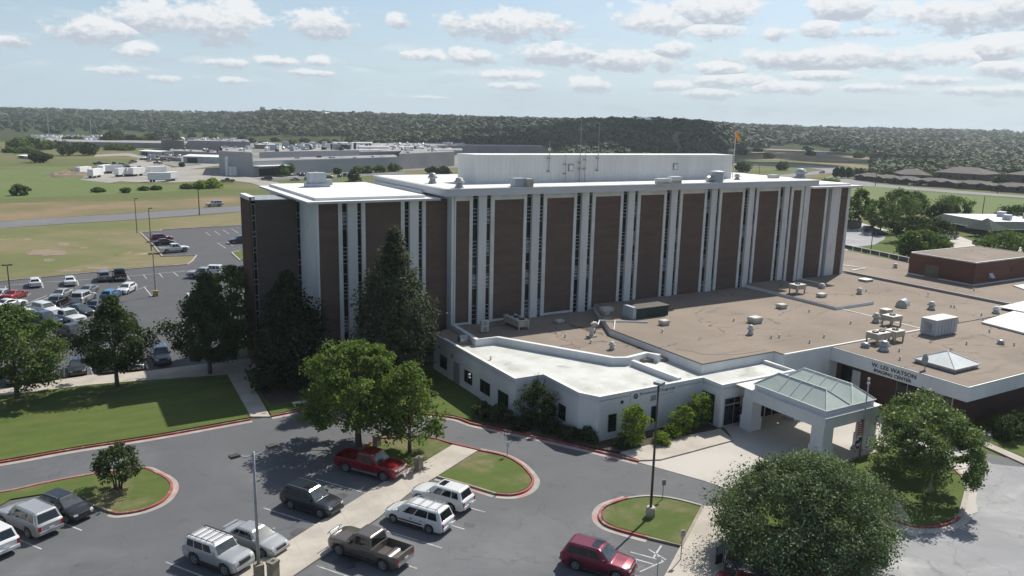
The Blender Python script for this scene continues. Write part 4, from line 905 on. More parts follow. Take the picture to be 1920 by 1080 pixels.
for z in (0.45, 1.08): MB().tube([(0, -0.2, z), (0, -0.25, z)], 0.27, 14).build('fan_grille', 'pole_gray', ms, True)
ahu = thing('air_handler', 'big ribbed gray air handling unit on the imaging roof', 'air handler', (88.6, 52.0, 5.03))
MB().box(0, 4.3, 0, 1.9, 0.15, 1.95).build('casing', 'unit_gray', ahu, True)
MB().box(0.1, 4.2, 0.1, 1.8, 0, 0.15).build('skid', 'galv', ahu, True)
MB().box(-0.03, 4.33, -0.03, 1.93, 1.95, 2.02).build('top_panel', 'unit_paint', ahu, True)
for i in range(6): MB().box(0.55+i*0.62, 0.6+i*0.62, -0.04, 0.0, 0.15, 1.95).build('rib', 'galv', ahu, True)
MB().box(-0.05, 0.0, 0.55, 1.35, 0.45, 1.55).build('access_door', 'pole_gray', ahu, True)
MB().add([(4.3, 0.1, 1.9), (4.3, 1.8, 1.9), (4.85, 1.8, 1.2), (4.85, 0.1, 1.2), (4.3, 0.1, 1.1), (4.3, 1.8, 1.1)], [(0, 1, 2, 3), (3, 2, 5, 4), (0, 3, 4), (1, 5, 2)]).build('hood', 'unit_gray', ahu, True)
qh = thing('curved_hood', 'half round metal intake hood lying on the brown roof', 'roof vent', G(1692, 575, Z2), R(20))
vs = [(x, 0.75*cos(pi*i/10), 0.95*sin(pi*i/10)+0.1) for x in (-0.8, 0.8) for i in range(11)]
MB().add(vs, [(i, i+1, 12+i, 11+i) for i in range(10)]+[tuple(range(11)), tuple(range(21, 10, -1))]).build('shell', 'galv', qh, True)
MB().box(-0.85, 0.85, -0.8, 0.8, 0, 0.12).build('base', 'unit_paint', qh, True)
gn = thing('gooseneck_vent', 'white gooseneck exhaust stack standing on the roof behind the annex', 'roof vent', G(1109, 631, ZR))
MB().tube([(0, 0, 0), (0, 0, 1.1), (0.05, 0, 1.4), (0.3, 0, 1.55), (0.55, 0, 1.45)], 0.26, 10).build('pipe', 'unit_paint', gn, True, True)
MB().box(-0.5, 0.5, -0.4, 0.4, 0, 0.12).build('base', 'galv', gn, True)
dk = thing('duct_box', 'long dark green duct box against the tower base', 'duct', G(1215, 592, Z2))
MB().box(-2.6, 2.6, -0.8, 1.2, 0, 1.25).build('casing', 'green_roof', dk, True); MB().box(-3.1, -2.6, -0.8, 1.2, 0, 1.5).build('end_plate', 'unit_gray', dk, True); MB().box(-2.7, 2.7, -0.9, 1.3, 1.25, 1.33).build('lid', 'pole_dark', dk, True)
hd = thing('intake_stack', 'white box topped intake stack beside the dark duct box', 'roof vent', G(1136, 600, ZR))
MB().box(-0.35, 0.35, -0.35, 0.35, 0, 1.2).build('stack', 'unit_paint', hd, True); MB().box(-0.7, 0.8, -0.5, 0.5, 1.2, 1.65).build('hood', 'unit_paint', hd, True)
pipe = MB().tube([G(1121, 609, ZR+0.9), G(1124, 601, ZR+0.9), G(1165, 602, ZR+0.9), G(1215, 604, Z2+0.1)], 0.09, 7).build('white_pipe', 'roof_white', None)
tag(pipe, 'long white pipe running over the roof edge from the intake stack', 'pipe')
sp_ = MB().tube([G(1151, 618, Z2), G(1153, 601, Z2+0.2)], 0.07, 6).build('vent_pipe', 'roof_white', None); tag(sp_, 'short leaning white pipe at the corner of the raised brown roof', 'pipe')
hh = thing('hooded_vent', 'small gray hooded vent on the ledge left of the annex roof', 'roof vent', G(868, 643, 4.1))
MB().box(-0.5, 0.5, -0.35, 0.35, 0, 0.6).build('casing', 'galv', hh, True)
MB().tube([(-0.5, 0, 0.62), (0.5, 0, 0.62)], 0.34, 12).build('hood', 'pole_gray', hh, True)
sd = thing('satellite_dish', 'gray satellite dish on a short mast beside the pyramid skylight', 'satellite dish', G(1734, 692, 5.03))
MB().tube([(0, 0, 0), (0, 0, 0.8)], 0.05, 8).build('mast', 'pole_gray', sd, True)
vs = []; fs = []
for i in range(6):
    for k in range(14):
        r = 0.6*i/5; a = 2*pi*k/14; vs.append((r*cos(a)*0.9-0.15, -0.28*(r*r)/0.36*-1-0.25, 1.05+r*sin(a)))
for i in range(5):
    for k in range(14): fs.append((i*14+k, i*14+(k+1) % 14, (i+1)*14+(k+1) % 14, (i+1)*14+k))
MB().add(vs, fs).build('dish', 'pole_gray', sd, True)
MB().tube([(-0.15, -0.1, 0.7), (-0.15, 0.35, 1.05)], 0.03, 5).build('feed_arm', 'pole_gray', sd, True)
rs = random.Random(5)
spots = [(1060, 632, ZR), (1108, 643, ZR), (1242, 623, Z2), (1376, 602, Z2), (1446, 634, Z2), (1461, 633, Z2), (1517, 585, Z2), (1545, 633, Z2), (1595, 607, Z2), (1624, 547, Z2), (1660, 620, Z2), (1652, 606, Z2), (1686, 659, 5.03), (1687, 675, 5.03), (1783, 576, Z2), (1789, 577, Z2), (1840, 592, Z2), (1843, 601, 5.03), (1855, 623, 5.03), (1812, 646, 5.03), (1782, 658, 5.03), (1901, 648, 5.03), (1518, 643, Z2), (1720, 513, Z5), (1826, 545, Z5), (1740, 553, Z5), (880, 708, 4.0), (920, 675, 4.0)]
where = ['in front of the long beige condenser', 'nearest the gooseneck stack', 'on the raised brown roof left edge', 'just left of the widest box vent', 'right of the tall mushroom vent, second of two close together', 'right of the tall mushroom vent, first of two close together',
 'between the box vent by the curb and the seam corner', 'alone near the imaging roof seam', 'alone in the brown roof below the curb end', 'beside the small round vent right of the curb', 'just left of the single fan condenser', 'at the foot of the tall round vent', 'right of the shiny steel vent', 'near the sign side of the imaging roof',
 'below the mushroom vent by the long curb, left of two', 'below the mushroom vent by the long curb, right of two', 'left of the white round vent', 'in front of the white membrane patch', 'behind the small steel vent right of the skylight', 'right of the air handler', 'above the pyramid skylight', 'nearest the right edge of the imaging roof',
 'near the middle wing front edge above the canopy', 'between the tower corner and the plant room', 'at the front corner of the plant room', 'left of the plant room corner on the step', 'on the annex roof near the left wall', 'in the middle of the pale annex roof']
first = None
for (u, v, z), wh in zip(spots, where):
    if first is None:
        first = MB().lathe(0, 0, [(0.16, 0), (0.09, 0.06), (0.09, 0.3), (0.15, 0.34), (0.05, 0.42)], 8).build('vent_pipe', 'unit_paint', None)
        first.location = G(u, v, z); tag(first, 'short capped vent pipe '+wh, 'vent pipe', 'small vent pipes on the low roofs')
    else:
        c = first.copy(); col.objects.link(c); c.location = G(u, v, z); c['label'] = 'short capped vent pipe '+wh
# on the tower roof
t = thing('roof_unit', 'gray stacked exhaust unit on the left white roof of the tower', 'roof unit', G(596, 350, 20.02))
MB().box(-1.5, 1.3, -0.9, 0.9, 0, 0.45).build('base', 'unit_gray', t, True); MB().box(-1.2, 0.9, -0.7, 0.7, 0.45, 1.75).build('casing', 'unit_gray', t, True); MB().box(0.9, 1.7, -0.6, 0.6, 0.2, 0.9).build('side_box', 'galv', t, True)
vent_round('domed exhaust fan on the tower roof left of the penthouse', 811, 344, 20.9, 0.6, 1.3, 'galv')
vent_round('white domed fan at the front left corner of the penthouse', 861, 352, 20.9, 0.6, 1.2)
t = thing('air_conditioner', 'gray and beige air conditioner on the tower roof in front of the penthouse', 'air conditioner', G(983, 350, 20.9))
MB().box(-1.3, 0.2, 0.0, 1.1, 0, 1.0).build('casing', 'unit_gray', t, True); MB().box(0.1, 1.0, -0.5, 0.4, 0, 0.95).build('coil_box', 'unit_beige', t, True)
vent_box('wide low white box on the tower roof before the penthouse, left of a pair', 1241, 345, 20.9, 2.0, 0.8, 0.75, 'roof_white')
vent_box('wide low white box on the tower roof before the penthouse, right of a pair', 1265, 344, 20.9, 1.9, 0.9, 0.95, 'roof_white')
t = thing('exhaust_unit', 'round gray exhaust unit with side box near the right end of the penthouse', 'roof unit', G(1341, 341, 20.9))
MB().lathe(0.3, 0, [(0.9, 0), (0.9, 1.2), (1.0, 1.25), (1.0, 1.45), (0.4, 1.6)], 14).build('drum', 'unit_gray', t, True); MB().tube([(-1.6, 0, 0.4), (-0.5, 0, 0.5)], 0.4, 10).build('side_drum', 'galv', t, True)
vent_round('small fan on the white roof just right of the penthouse', 1382, 337, 20.9, 0.5, 0.9)
vent_box('low box vent on the white roof right of the penthouse', 1450, 334, 20.9, 1.8, 1.0, 0.55)
vent_round('tall round exhaust drum on the right part of the tower roof', 1500, 334, 20.9, 1.1, 1.5, 'unit_gray')
# antennas on the penthouse wall
def antenna(label, x, z0, z1, br, r=0.04, extra=None):
    t = thing('antenna_mast', label, 'antenna', (x, 87.45, z0))
    MB().tube([(0, 0, 0), (0, 0, z1-z0)], [r, r*0.6], 6).build('mast', 'pole_gray', t, True)
    for z in br: MB().box(-0.2, 0.2, -0.03, 0.25, z-z0-0.03, z-z0+0.03).build('bracket', 'pole_dark', t, True)
    if extra: MB().box(-0.16, 0.16, -0.1, 0.1, extra[0]-z0, extra[1]-z0).build('radome', 'frame_white', t, True)
antenna('short antenna with a white box, leftmost on the penthouse wall', 57.2, 22.2, 26.3, (22.3, 24.0), 0.05, (25.0, 25.35))
antenna('tallest whip antenna on the penthouse wall, left of the lattice brace', 62.1, 20.9, 29.1, (22.6, 23.4), 0.055)
antenna('tall whip antenna on a crossbar, rightmost on the penthouse wall', 65.05, 22.3, 28.8, (22.35, 24.0), 0.05)
antenna('thin wall mast left of the penthouse louvre opening', 59.8, 20.9, 24.8, (22.0, 23.2))
antenna('slim mast close to the right of the tallest antenna', 62.95, 20.9, 26.0, (22.6, 23.8))
ws = thing('windsock_pole', 'white pole at the right end of the penthouse carrying the windsock', 'pole', (90.45, 87.5, 20.9))
MB().tube([(0, 0, 0), (0, 0, 7.0)], 0.06, 6).build('pole', 'frame_white', ws, True)
o = MB().tube([(90.45, 87.5, 27.8), (90.62, 87.4, 27.55), (90.85, 87.3, 26.95), (91.0, 87.2, 26.4)], [0.30, 0.29, 0.23, 0.14], 12).build('windsock', 'orange', None); tag(o, 'drooping orange windsock on the white pole above the roof', 'windsock')
# ------------------------------------------------------------------ vehicles
def interp(xs, tab):
    return float(np.interp(xs, [t[0] for t in tab], [t[1] for t in tab]))
# x measured forward from the middle of the car; h = half length
TYPES = {
 'sedan':   dict(L=4.75, W=1.82, H=1.45, wb=2.75, wr=0.33, clr=0.22, bl=0.93, hood=(0.72, 0.90), deck=0.98, gx=(-1.75, -1.05, 0.38, 1.25), wt=0.70),
 'coupe':   dict(L=4.9, W=1.9, H=1.42, wb=2.9, wr=0.35, clr=0.2, bl=0.95, hood=(0.76, 0.95), deck=1.0, gx=(-1.7, -0.75, 0.25, 1.1), wt=0.68),
 'hatch':   dict(L=4.4, W=1.82, H=1.48, wb=2.65, wr=0.33, clr=0.2, bl=0.95, hood=(0.74, 0.93), deck=1.0, gx=(-2.05, -1.55, 0.35, 1.3), wt=0.70),
 'suv':     dict(L=4.75, W=1.87, H=1.75, wb=2.78, wr=0.37, clr=0.28, bl=1.10, hood=(0.92, 1.08), deck=1.12, gx=(-2.22, -1.95, 0.35, 1.05), wt=0.76),
 'bigsuv':  dict(L=5.15, W=1.98, H=1.86, wb=3.0, wr=0.40, clr=0.30, bl=1.16, hood=(0.98, 1.14), deck=1.18, gx=(-2.42, -2.12, 0.45, 1.15), wt=0.77),
 'boxsuv':  dict(L=4.67, W=1.9, H=1.80, wb=2.69, wr=0.41, clr=0.36, bl=1.18, hood=(1.05, 1.14), deck=1.2, gx=(-2.18, -2.08, 0.55, 0.92), wt=0.84),
 'minivan': dict(L=5.05, W=1.85, H=1.72, wb=3.05, wr=0.34, clr=0.24, bl=1.02, hood=(0.80, 1.0), deck=1.04, gx=(-2.42, -2.12, 0.75, 1.75), wt=0.80),
 'pickup':  dict(L=5.75, W=2.02, H=1.92, wb=3.6, wr=0.41, clr=0.38, bl=1.20, hood=(1.08, 1.18), deck=1.2, gx=(-0.78, -0.66, 0.75, 1.35), wt=0.78, bed=(-2.76, -0.86, 0.78)),
 'bigpickup': dict(L=6.0, W=2.04, H=1.98, wb=3.7, wr=0.43, clr=0.42, bl=1.25, hood=(1.14, 1.24), deck=1.25, gx=(-0.82, -0.70, 0.72, 1.35), wt=0.78, bed=(-2.9, -0.9, 0.82)),
}
def bevelled(mb, off=0.05):
    me = bpy.data.meshes.new('tmp'); me.from_pydata(mb.v, [], mb.f); bm = bmesh.new(); bm.from_mesh(me)
    bmesh.ops.bevel(bm, geom=[e for e in bm.edges if len(e.link_faces) == 2 and e.calc_face_angle(0) > 0.3], offset=off, segments=2, affect='EDGES', profile=0.6)
    o = MB(); bm.verts.index_update(); o.v = [tuple(v.co) for v in bm.verts]; o.f = [tuple(v.index for v in f.verts) for f in bm.faces]; bm.free(); bpy.data.meshes.remove(me)
    return o
def car_meshes(ty):
    p = TYPES[ty]; L, Wd, H = p['L'], p['W'], p['H']; hl, hw = L/2, Wd/2; wb, wr = p['wb'], p['wr']
    xf = wb/2+ (0.12 if 'bed' not in p else 0.05); xr = xf-wb
    ar = wr*1.2; xs = set([-hl, -hl+0.03, -hl+0.12, -hl+0.3, hl-0.3, hl-0.14, hl-0.04, hl, p['gx'][3], p['gx'][3]+0.3, p['gx'][0], p['gx'][0]-0.05])
    for c in (xf, xr):
        for k in range(0, 9): xs.add(round(c+ar*cos(pi*k/8), 4))
        xs.add(c-ar-0.01); xs.add(c+ar+0.01)
    for k in range(9): xs.add(-hl+L*k/8)
    bed = p.get('bed')
    if bed: xs |= {bed[0]-0.005, bed[0]+0.005, bed[1]-0.005, bed[1]+0.005}
    xs = sorted(x for x in xs if -hl <= x <= hl)
    xs = [x for i, x in enumerate(xs) if i == 0 or x-xs[i-1] > 0.004]
    hc = [(-hl, p['deck']-0.16), (-hl+0.12, p['deck']-0.04), (-hl+0.4, p['deck']), (p['gx'][3], p['bl']), (p['gx'][3]+0.02, p['hood'][1]), (hl-0.55, p['hood'][0]+0.08), (hl-0.14, p['hood'][0]-0.02), (hl, p['hood'][0]-0.2)]
    if bed: hc[0] = (-hl, p['deck']-0.02); hc[1] = (-hl+0.12, p['deck'])
    wid = [(-hl, hw*0.86), (-hl+0.12, hw*0.94), (-hl+0.5, hw), (hl-0.8, hw), (hl-0.2, hw*0.92), (hl, hw*0.76)]
    if ty in ('boxsuv', 'pickup', 'bigpickup'): wid = [(-hl, hw*0.95), (-hl+0.1, hw*0.99), (hl-0.4, hw), (hl-0.1, hw*0.95), (hl, hw*0.88)]
    bot = [(-hl, p['clr']+0.16), (-hl+0.2, p['clr']), (hl-0.2, p['clr']), (hl, p['clr']+0.1)]
    V = []; n = 15
    for x in xs:
        w = interp(x, wid); zt = interp(x, hc); zb = interp(x, bot)
        for c in (xf, xr):
            if abs(x-c) < ar: zb = max(zb, wr+math.sqrt(max(ar*ar-(x-c)**2, 0)))
        zb = min(zb, zt-0.12)
        sh = zt-0.05; md = max(zb+0.02, (p['clr']+zt)*0.5+0.06)
        inbed = bed and bed[0] < x < bed[1]
        zi = bed[2] if inbed else zt+0.0
        half = [(w*0.55, zb), (w*0.94, zb), (w*1.0, min(md, sh-0.01)), (w*0.985, sh), (w*0.94, zt-0.005), (w*0.87, zi+(0 if inbed else 0.018)), (w*0.55, zi+(0 if inbed else 0.045))]
        ctr = (0, zi+(0 if inbed else 0.06))
        row = [(x, y, z) for y, z in half]+[(x,)+ctr]+[(x, -y, z) for y, z in half[::-1]]
        V += row
    F = []
    for i in range(len(xs)-1):
        for k in range(n-1): F.append((i*n+k, i*n+k+1, (i+1)*n+k+1, (i+1)*n+k))
        F.append((i*n+n-1, i*n, (i+1)*n, (i+1)*n+n-1))
    F.append(tuple(range(n-1, -1, -1))); m = (len(xs)-1)*n; F.append(tuple(range(m, m+n)))
    out = {}
    body = MB().add(V, F); out['body'] = [(body, 'PAINT', True, None)]
    r0, r1, w1, w0 = p['gx']; zb = p['bl']-0.06; zt = H-0.05; yb = hw*0.92; yt = hw*p['wt']
    # cabin shell with a crowned roof
    def ring(xa, xb, y, z, cut): return [(xa, -y+cut, z), (xa+cut, -y, z), (xb-cut, -y, z), (xb, -y+cut, z), (xb, y-cut, z), (xb-cut, y, z), (xa+cut, y, z), (xa, y-cut, z)]
    R0 = ring(r0, w0, yb, zb, 0.06); R1 = ring(r1, w1, yt, zt-0.03, 0.07); R2 = ring(r1+0.12, w1-0.14, yt-0.12, zt+0.045, 0.1)
    cab = MB().add(R0+R1+R2, [(i, (i+1) % 8, 8+(i+1) % 8, 8+i) for i in range(8)]+[(8+i, 8+(i+1) % 8, 16+(i+1) % 8, 16+i) for i in range(8)]+[tuple(range(16, 24))])
    out['cabin'] = [(bevelled(cab), 'PAINT2' if ty == 'boxsuv' else 'PAINT', False, None)]
    def lerp(a, c, t): return tuple(a[i]+(c[i]-a[i])*t for i in range(3))
    def quadp(A, B, C, D, s0, s1, t0, t1, off):
        # A,B bottom; D,C top ; returns small panel proud by off
        def P(s, t): return Vector(lerp(lerp(A, B, s), lerp(D, C, s), t))
        q = [P(s0, t0), P(s1, t0), P(s1, t1), P(s0, t1)]
        nr = (q[1]-q[0]).cross(q[3]-q[0]).normalized(); cen = sum(q, Vector())/4
        if nr.dot(cen-Vector((0, 0, (zb+zt)/2))) < 0: nr = -nr
        o = [a+nr*off for a in q]; i = [a-nr*0.01 for a in q]
        return [tuple(a) for a in o+i], [(0, 1, 2, 3), (0, 4, 5, 1), (1, 5, 6, 2), (2, 6, 7, 3), (3, 7, 4, 0)]
    A, B, C, D = (w0, -yb+0.06, zb), (w0, yb-0.06, zb), (w1, yt-0.07, zt-0.03), (w1, -yt+0.07, zt-0.03)
    out['windshield'] = [(MB().add(*quadp(A, B, C, D, 0.015, 0.985, 0.05, 0.985, 0.014)), 'windshield', False, None)]
    A, B, C, D = (r0, -yb+0.06, zb), (r0, yb-0.06, zb), (r1, yt-0.07, zt-0.03), (r1, -yt+0.07, zt-0.03)
    out['rear_window'] = [(MB().add(*quadp(A, B, C, D, 0.06, 0.94, 0.16, 0.93, 0.012)), 'car_glass', False, None)]
    sw = []
    nside = {'pickup': 2, 'bigpickup': 2, 'coupe': 1}.get(ty, 3)
    for sg_ in (-1, 1):
        A, B, C, D = (r0+0.06, sg_*yb, zb), (w0-0.06, sg_*yb, zb), (w1-0.07, sg_*yt, zt-0.03), (r1+0.07, sg_*yt, zt-0.03)
        cuts = {1: [0.10, 0.88], 2: [0.06, 0.46, 0.86], 3: [0.07, 0.30, 0.60, 0.86]}[nside]
        for i in range(len(cuts)-1): sw.append((MB().add(*quadp(A, B, C, D, cuts[i], cuts[i+1]-0.025, 0.17, 0.90, 0.012)), 'car_glass', False, None))
    out['side_window'] = sw
    wheels = []
    for c in (xf, xr):
        for sg_ in (-1, 1):
            y = sg_*(hw-0.14); t = MB(); prof = [(wr*0.62, -0.11), (wr*0.93, -0.115), (wr, -0.07), (wr, 0.07), (wr*0.93, 0.115), (wr*0.62, 0.11)]
            nn_ = 18; vs = []
            for (rr, yy) in prof:
                for k in range(nn_): vs.append((c+rr*cos(2*pi*k/nn_), y+yy, wr+rr*sin(2*pi*k/nn_)))
            fs = [(i*nn_+k, i*nn_+(k+1) % nn_, (i+1)*nn_+(k+1) % nn_, (i+1)*nn_+k) for i in range(5) for k in range(nn_)]
            fs += [tuple(range(nn_)), tuple(range(5*nn_, 6*nn_))]
            t.add(vs, fs)
            rm = MB(); yo = y+sg_*0.115
            vs = []
            for (rr, yy) in ((wr*0.66, 0.0), (wr*0.66, 0.02), (wr*0.56, 0.02), (wr*0.54, 0.0)):
                for k in range(nn_): vs.append((c+rr*cos(2*pi*k/nn_), yo+sg_*yy, wr+rr*sin(2*pi*k/nn_)))
            rm.add(vs, [(i*nn_+k, i*nn_+(k+1) % nn_, (i+1)*nn_+(k+1) % nn_, (i+1)*nn_+k) for i in range(3) for k in range(nn_)])
            for k in range(5):
                a = 2*pi*k/5+0.3; d0 = Vector((cos(a), 0, sin(a))); s0 = Vector((-sin(a), 0, cos(a)))*wr*0.11; ce = Vector((c, yo+sg_*0.018, wr))
                q = [ce+s0*1.2, ce-s0*1.2, ce+d0*wr*0.58-s0, ce+d0*wr*0.58+s0]
                rm.add([tuple(a_) for a_ in q], [(0, 1, 2, 3)])
            wheels.append((t, rm))
    out['wheel'] = wheels
    hz_ = p['hood'][0]-0.14
    out['headlight'] = [(MB().add([(hl-0.40, s*hw*0.93, hz_+0.06), (hl-0.03, s*hw*0.80, hz_), (hl+0.012, s*hw*0.50, hz_), (hl-0.02, s*hw*0.50, hz_+0.13), (hl-0.10, s*hw*0.80, hz_+0.15), (hl-0.40, s*hw*0.955, hz_+0.14)], [(0, 1, 4, 5), (1, 2, 3, 4)]), 'headlight', False, None) for s in (-1, 1)]
    tz = p['deck']-0.30
    th = 0.34 if ty in ('minivan', 'suv', 'bigsuv', 'pickup', 'bigpickup', 'boxsuv') else 0.18
    out['taillight'] = [(MB().box(-hl-0.012, -hl+0.10, s*hw*0.78-0.09, s*hw*0.78+0.09, tz-th/2, tz+th/2), 'taillight', False, None) for s in (-1, 1)]
    out['grille'] = [(MB().box(hl-0.10, hl+0.018, -hw*0.45, hw*0.45, hz_-0.12, hz_+0.12), 'chrome' if 'pickup' in ty else 'black', False, None)]
    out['bumper'] = [(MB().box(hl-0.16, hl+0.06, -hw*0.78, hw*0.78, p['clr']+0.12, p['clr']+0.32), 'chrome' if 'pickup' in ty else 'PAINT', False, None), (MB().box(-hl-0.07, -hl+0.12, -hw*0.84, hw*0.84, p['clr']+0.16, p['clr']+0.36), 'chrome' if 'pickup' in ty else 'PAINT', False, None)]
    out['license_plate'] = [(MB().box(-hl-0.10, -hl-0.06, -0.17, 0.17, p['clr']+0.40, p['clr']+0.54), 'sign_white', False, None)]
    mxx = w0-0.42
    out['mirror'] = [(MB().box(mxx-0.08, mxx+0.08, s*(yb+0.08)-0.10, s*(yb+0.08)+0.10, p['bl']+0.0, p['bl']+0.17), 'PAINT', False, None) for s in (-1, 1)]
    dl = []
    for s in (-1, 1):
        for x in ((0.12, -0.75) if nside > 1 else (-0.3,)):
            dl.append((MB().box(x-0.10, x+0.10, s*hw-0.02, s*hw+0.02, p['bl']-0.22, p['bl']-0.18), 'PAINT' if ty != 'minivan' else 'black', False, None))
    out['door_handle'] = dl
    sills = []
    for s in (-1, 1): sills.append((MB().box(xr+ar+0.05, xf-ar-0.05, s*hw-0.03, s*hw+0.015, p['clr']-0.02, p['clr']+0.14), 'black' if ty != 'bigpickup' else 'chrome', False, None))
    out['sill'] = sills
    arch = []
    for c in (xf, xr):
        for s in (-1, 1):
            vs = []
            for k in range(13):
                a = -0.15+(pi+0.3)*k/12
                for rr in (ar*0.98, ar*1.09):
                    vs.append((c+rr*cos(a), s*(hw+0.006), max(wr+rr*sin(a), p['clr'])))
            arch.append((MB().add(vs, [(2*k, 2*k+1, 2*k+3, 2*k+2) for k in range(12)]), 'black', False, None))
    if ty in ('boxsuv', 'suv', 'pickup'): out['wheel_arch'] = arch
    return out
CARC = {}
def paint(name, c, metal=0.0, rough=0.28):
    n = 'car_paint_'+name
    if n not in MATS:
        m = mat(n, c, tuple(x*0.92 for x in c), 0.6, rough, metal=metal, coat=0.7)
    return MATS[n]
PA = dict(white=(0.62, 0.63, 0.63), silver=(0.38, 0.39, 0.39), pale=(0.45, 0.46, 0.46), black=(0.010, 0.011, 0.013), charcoal=(0.022, 0.027, 0.033), red=(0.20, 0.008, 0.012), maroon=(0.17, 0.012, 0.035), brightred=(0.35, 0.02, 0.02), taupe=(0.125, 0.11, 0.095), navy=(0.018, 0.035, 0.10), blue=(0.04, 0.16, 0.36), slate=(0.045, 0.065, 0.085), gray=(0.16, 0.17, 0.18), champagne=(0.36, 0.36, 0.33), teal=(0.03, 0.06, 0.065))
def make_car(ty, colr, label, cat, group=None, loc=(0, 0, 0), heading=0.0, extras=(), col2=None):
    if ty not in CARC:
        CARC[ty] = {}
        for part, lst in car_meshes(ty).items():
            CARC[ty][part] = lst
    names = {'sedan': 'parked_car', 'coupe': 'parked_car', 'hatch': 'parked_car', 'minivan': 'parked_van', 'pickup': 'pickup_truck', 'bigpickup': 'pickup_truck'}
    t = thing(names.get(ty, 'parked_suv'), label, cat, loc, heading, group)
    pm = paint(colr, PA[colr], 0.0 if colr in ('white', 'black') else 0.35)
    pm2 = paint(col2, PA[col2], 0.0) if col2 else pm
    objs = CARC[ty]; par = {}
    for part, lst in objs.items():
        if part == 'wheel':
            for k, (tm, rm) in enumerate(lst):
                key = (ty, 'w', k)
                if key not in MESHC:
                    o = tm.build('wheel', 'rubber', t, True); r = rm.build('rim', 'rim', o, True); MESHC[key] = (o.data, r.data)
                else:
                    o = bpy.data.objects.new('wheel', MESHC[key][0]); col.objects.link(o); o.parent = t
                    r = bpy.data.objects.new('rim', MESHC[key][1]); col.objects.link(r); r.parent = o
            continue
        for k, (mb, mm, sm, _) in enumerate(lst):
            key = (ty, part, k)
            if key not in MESHC:
                o = mb.build(part, 'black' if mm.startswith('PAINT') else mm, t, True)
                if sm:
                    o.data.polygons.foreach_set('use_smooth', [True]*len(o.data.polygons)); o.data.set_sharp_from_angle(angle=R(38))
                MESHC[key] = o.data
            else:
                o = bpy.data.objects.new(part, MESHC[key]); col.objects.link(o); o.parent = t
            if mm.startswith('PAINT'):
                o.material_slots[0].link = 'OBJECT'; o.material_slots[0].material = pm2 if mm == 'PAINT2' else pm
    p = TYPES[ty]
    if 'rack' in extras:
        rk = MB()
        zt = p['H']+0.10; r1, w1 = p['gx'][1]+0.1, p['gx'][2]-0.1
        for s in (-1, 1):
            y = s*p['W']/2*p['wt']*0.86; rk.tube([(r1, y, zt-0.12), (r1+0.1, y, zt), (w1-0.1, y, zt), (w1, y, zt-0.12)], 0.028, 6)
        nb = 5 if ty == 'boxsuv' else 4
        for i in range(nb):
            x = r1+0.25+(w1-r1-0.5)*i/(nb-1); rk.tube([(x, -p['W']/2*p['wt']*0.86, zt), (x, p['W']/2*p['wt']*0.86, zt)], 0.026, 6)
        rk.build('roof_rack', 'pole_dark' if ty == 'boxsuv' else 'galv', t, True)
    if 'sunroof' in extras:
        MB().box(p['gx'][2]-0.75, p['gx'][2]-0.25, -0.42, 0.42, p['H']-0.01, p['H']+0.012).build('sunroof', 'car_glass', t, True)
    if 'rails' in extras:
        for s in (-1, 1):
            y = s*p['W']/2*p['wt']*0.9; MB().tube([(p['gx'][1]+0.15, y, p['H']-0.03), (p['gx'][1]+0.3, y, p['H']+0.05), (p['gx'][2]-0.3, y, p['H']+0.05), (p['gx'][2]-0.15, y, p['H']-0.03)], 0.022, 5).build('roof_rail', 'galv', t, True)
    if 'spoiler' in extras:
        MB().box(-p['L']/2+0.04, -p['L']/2+0.24, -p['W']/2*0.72, p['W']/2*0.72, p['deck']+0.08, p['deck']+0.11).box(-p['L']/2+0.1, -p['L']/2+0.2, -0.6, -0.55, p['deck'], p['deck']+0.11).box(-p['L']/2+0.1, -p['L']/2+0.2, 0.55, 0.6, p['deck'], p['deck']+0.11).build('spoiler', pm, t, True)
    if 'trim' in extras:
        for s in (-1, 1): MB().box(-p['wb']/2+0.7, p['wb']/2-0.35, s*p['W']/2-0.01, s*p['W']/2+0.02, 0.52, 0.60).build('side_trim', 'black', t, True)
    if 'spare' in extras:
        MB().tube([(-p['L']/2-0.06, 0.1, 1.05), (-p['L']/2-0.26, 0.1, 1.05)], 0.38, 16).build('spare_wheel', 'rubber', t, True)
    if 'bullbar' in extras:
        b_ = MB(); h2 = p['L']/2+0.16
        for s in (-1, 1): b_.tube([(h2-0.05, s*0.35, 0.5), (h2+0.03, s*0.38, 0.95), (h2-0.02, s*0.55, 1.22)], 0.035, 6)
        b_.tube([(h2-0.02, -0.75, 1.15), (h2-0.02, -0.55, 1.22), (h2, 0.55, 1.22), (h2-0.02, 0.75, 1.15)], 0.04, 6); b_.tube([(h2, -0.37, 0.8), (h2, 0.37, 0.8)], 0.035, 6)
        b_.build('bull_bar', 'chrome', t, True)
    if 'cap' in extras:
        bd = p['bed']; MB().prism([(bd[0]+0.02, -p['W']/2*0.93), (bd[1], -p['W']/2*0.93), (bd[1], p['W']/2*0.93), (bd[0]+0.02, p['W']/2*0.93)], p['deck']+0.01, p['deck']+0.08).build('bed_cover', 'black', t, True)
    return t
MESHC = {}
def wheel_at(ty, heading, which, side, px):
    """ground position of a car whose named wheel touches the ground at px; side L or R of the car"""
    p = TYPES[ty]; xf = p['wb']/2+(0.12 if 'bed' not in p else 0.05); x = xf if which == 'F' else xf-p['wb']
    y = (p['W']/2-0.05)*(1 if side == 'L' else -1); g = G(*px); c, s = cos(heading), sin(heading)
    return (g[0]-(x*c-y*s), g[1]-(x*s+y*c), 0.004)
H1, H2 = R(-58), R(122)
FG = 'vehicles in the near car park rows'
def W_(ty, colr, hd, which, side, px, label, cat, ex=(), col2=None): return make_car(ty, colr, label, cat, FG, wheel_at(ty, hd, which, side, px), hd, ex, col2)
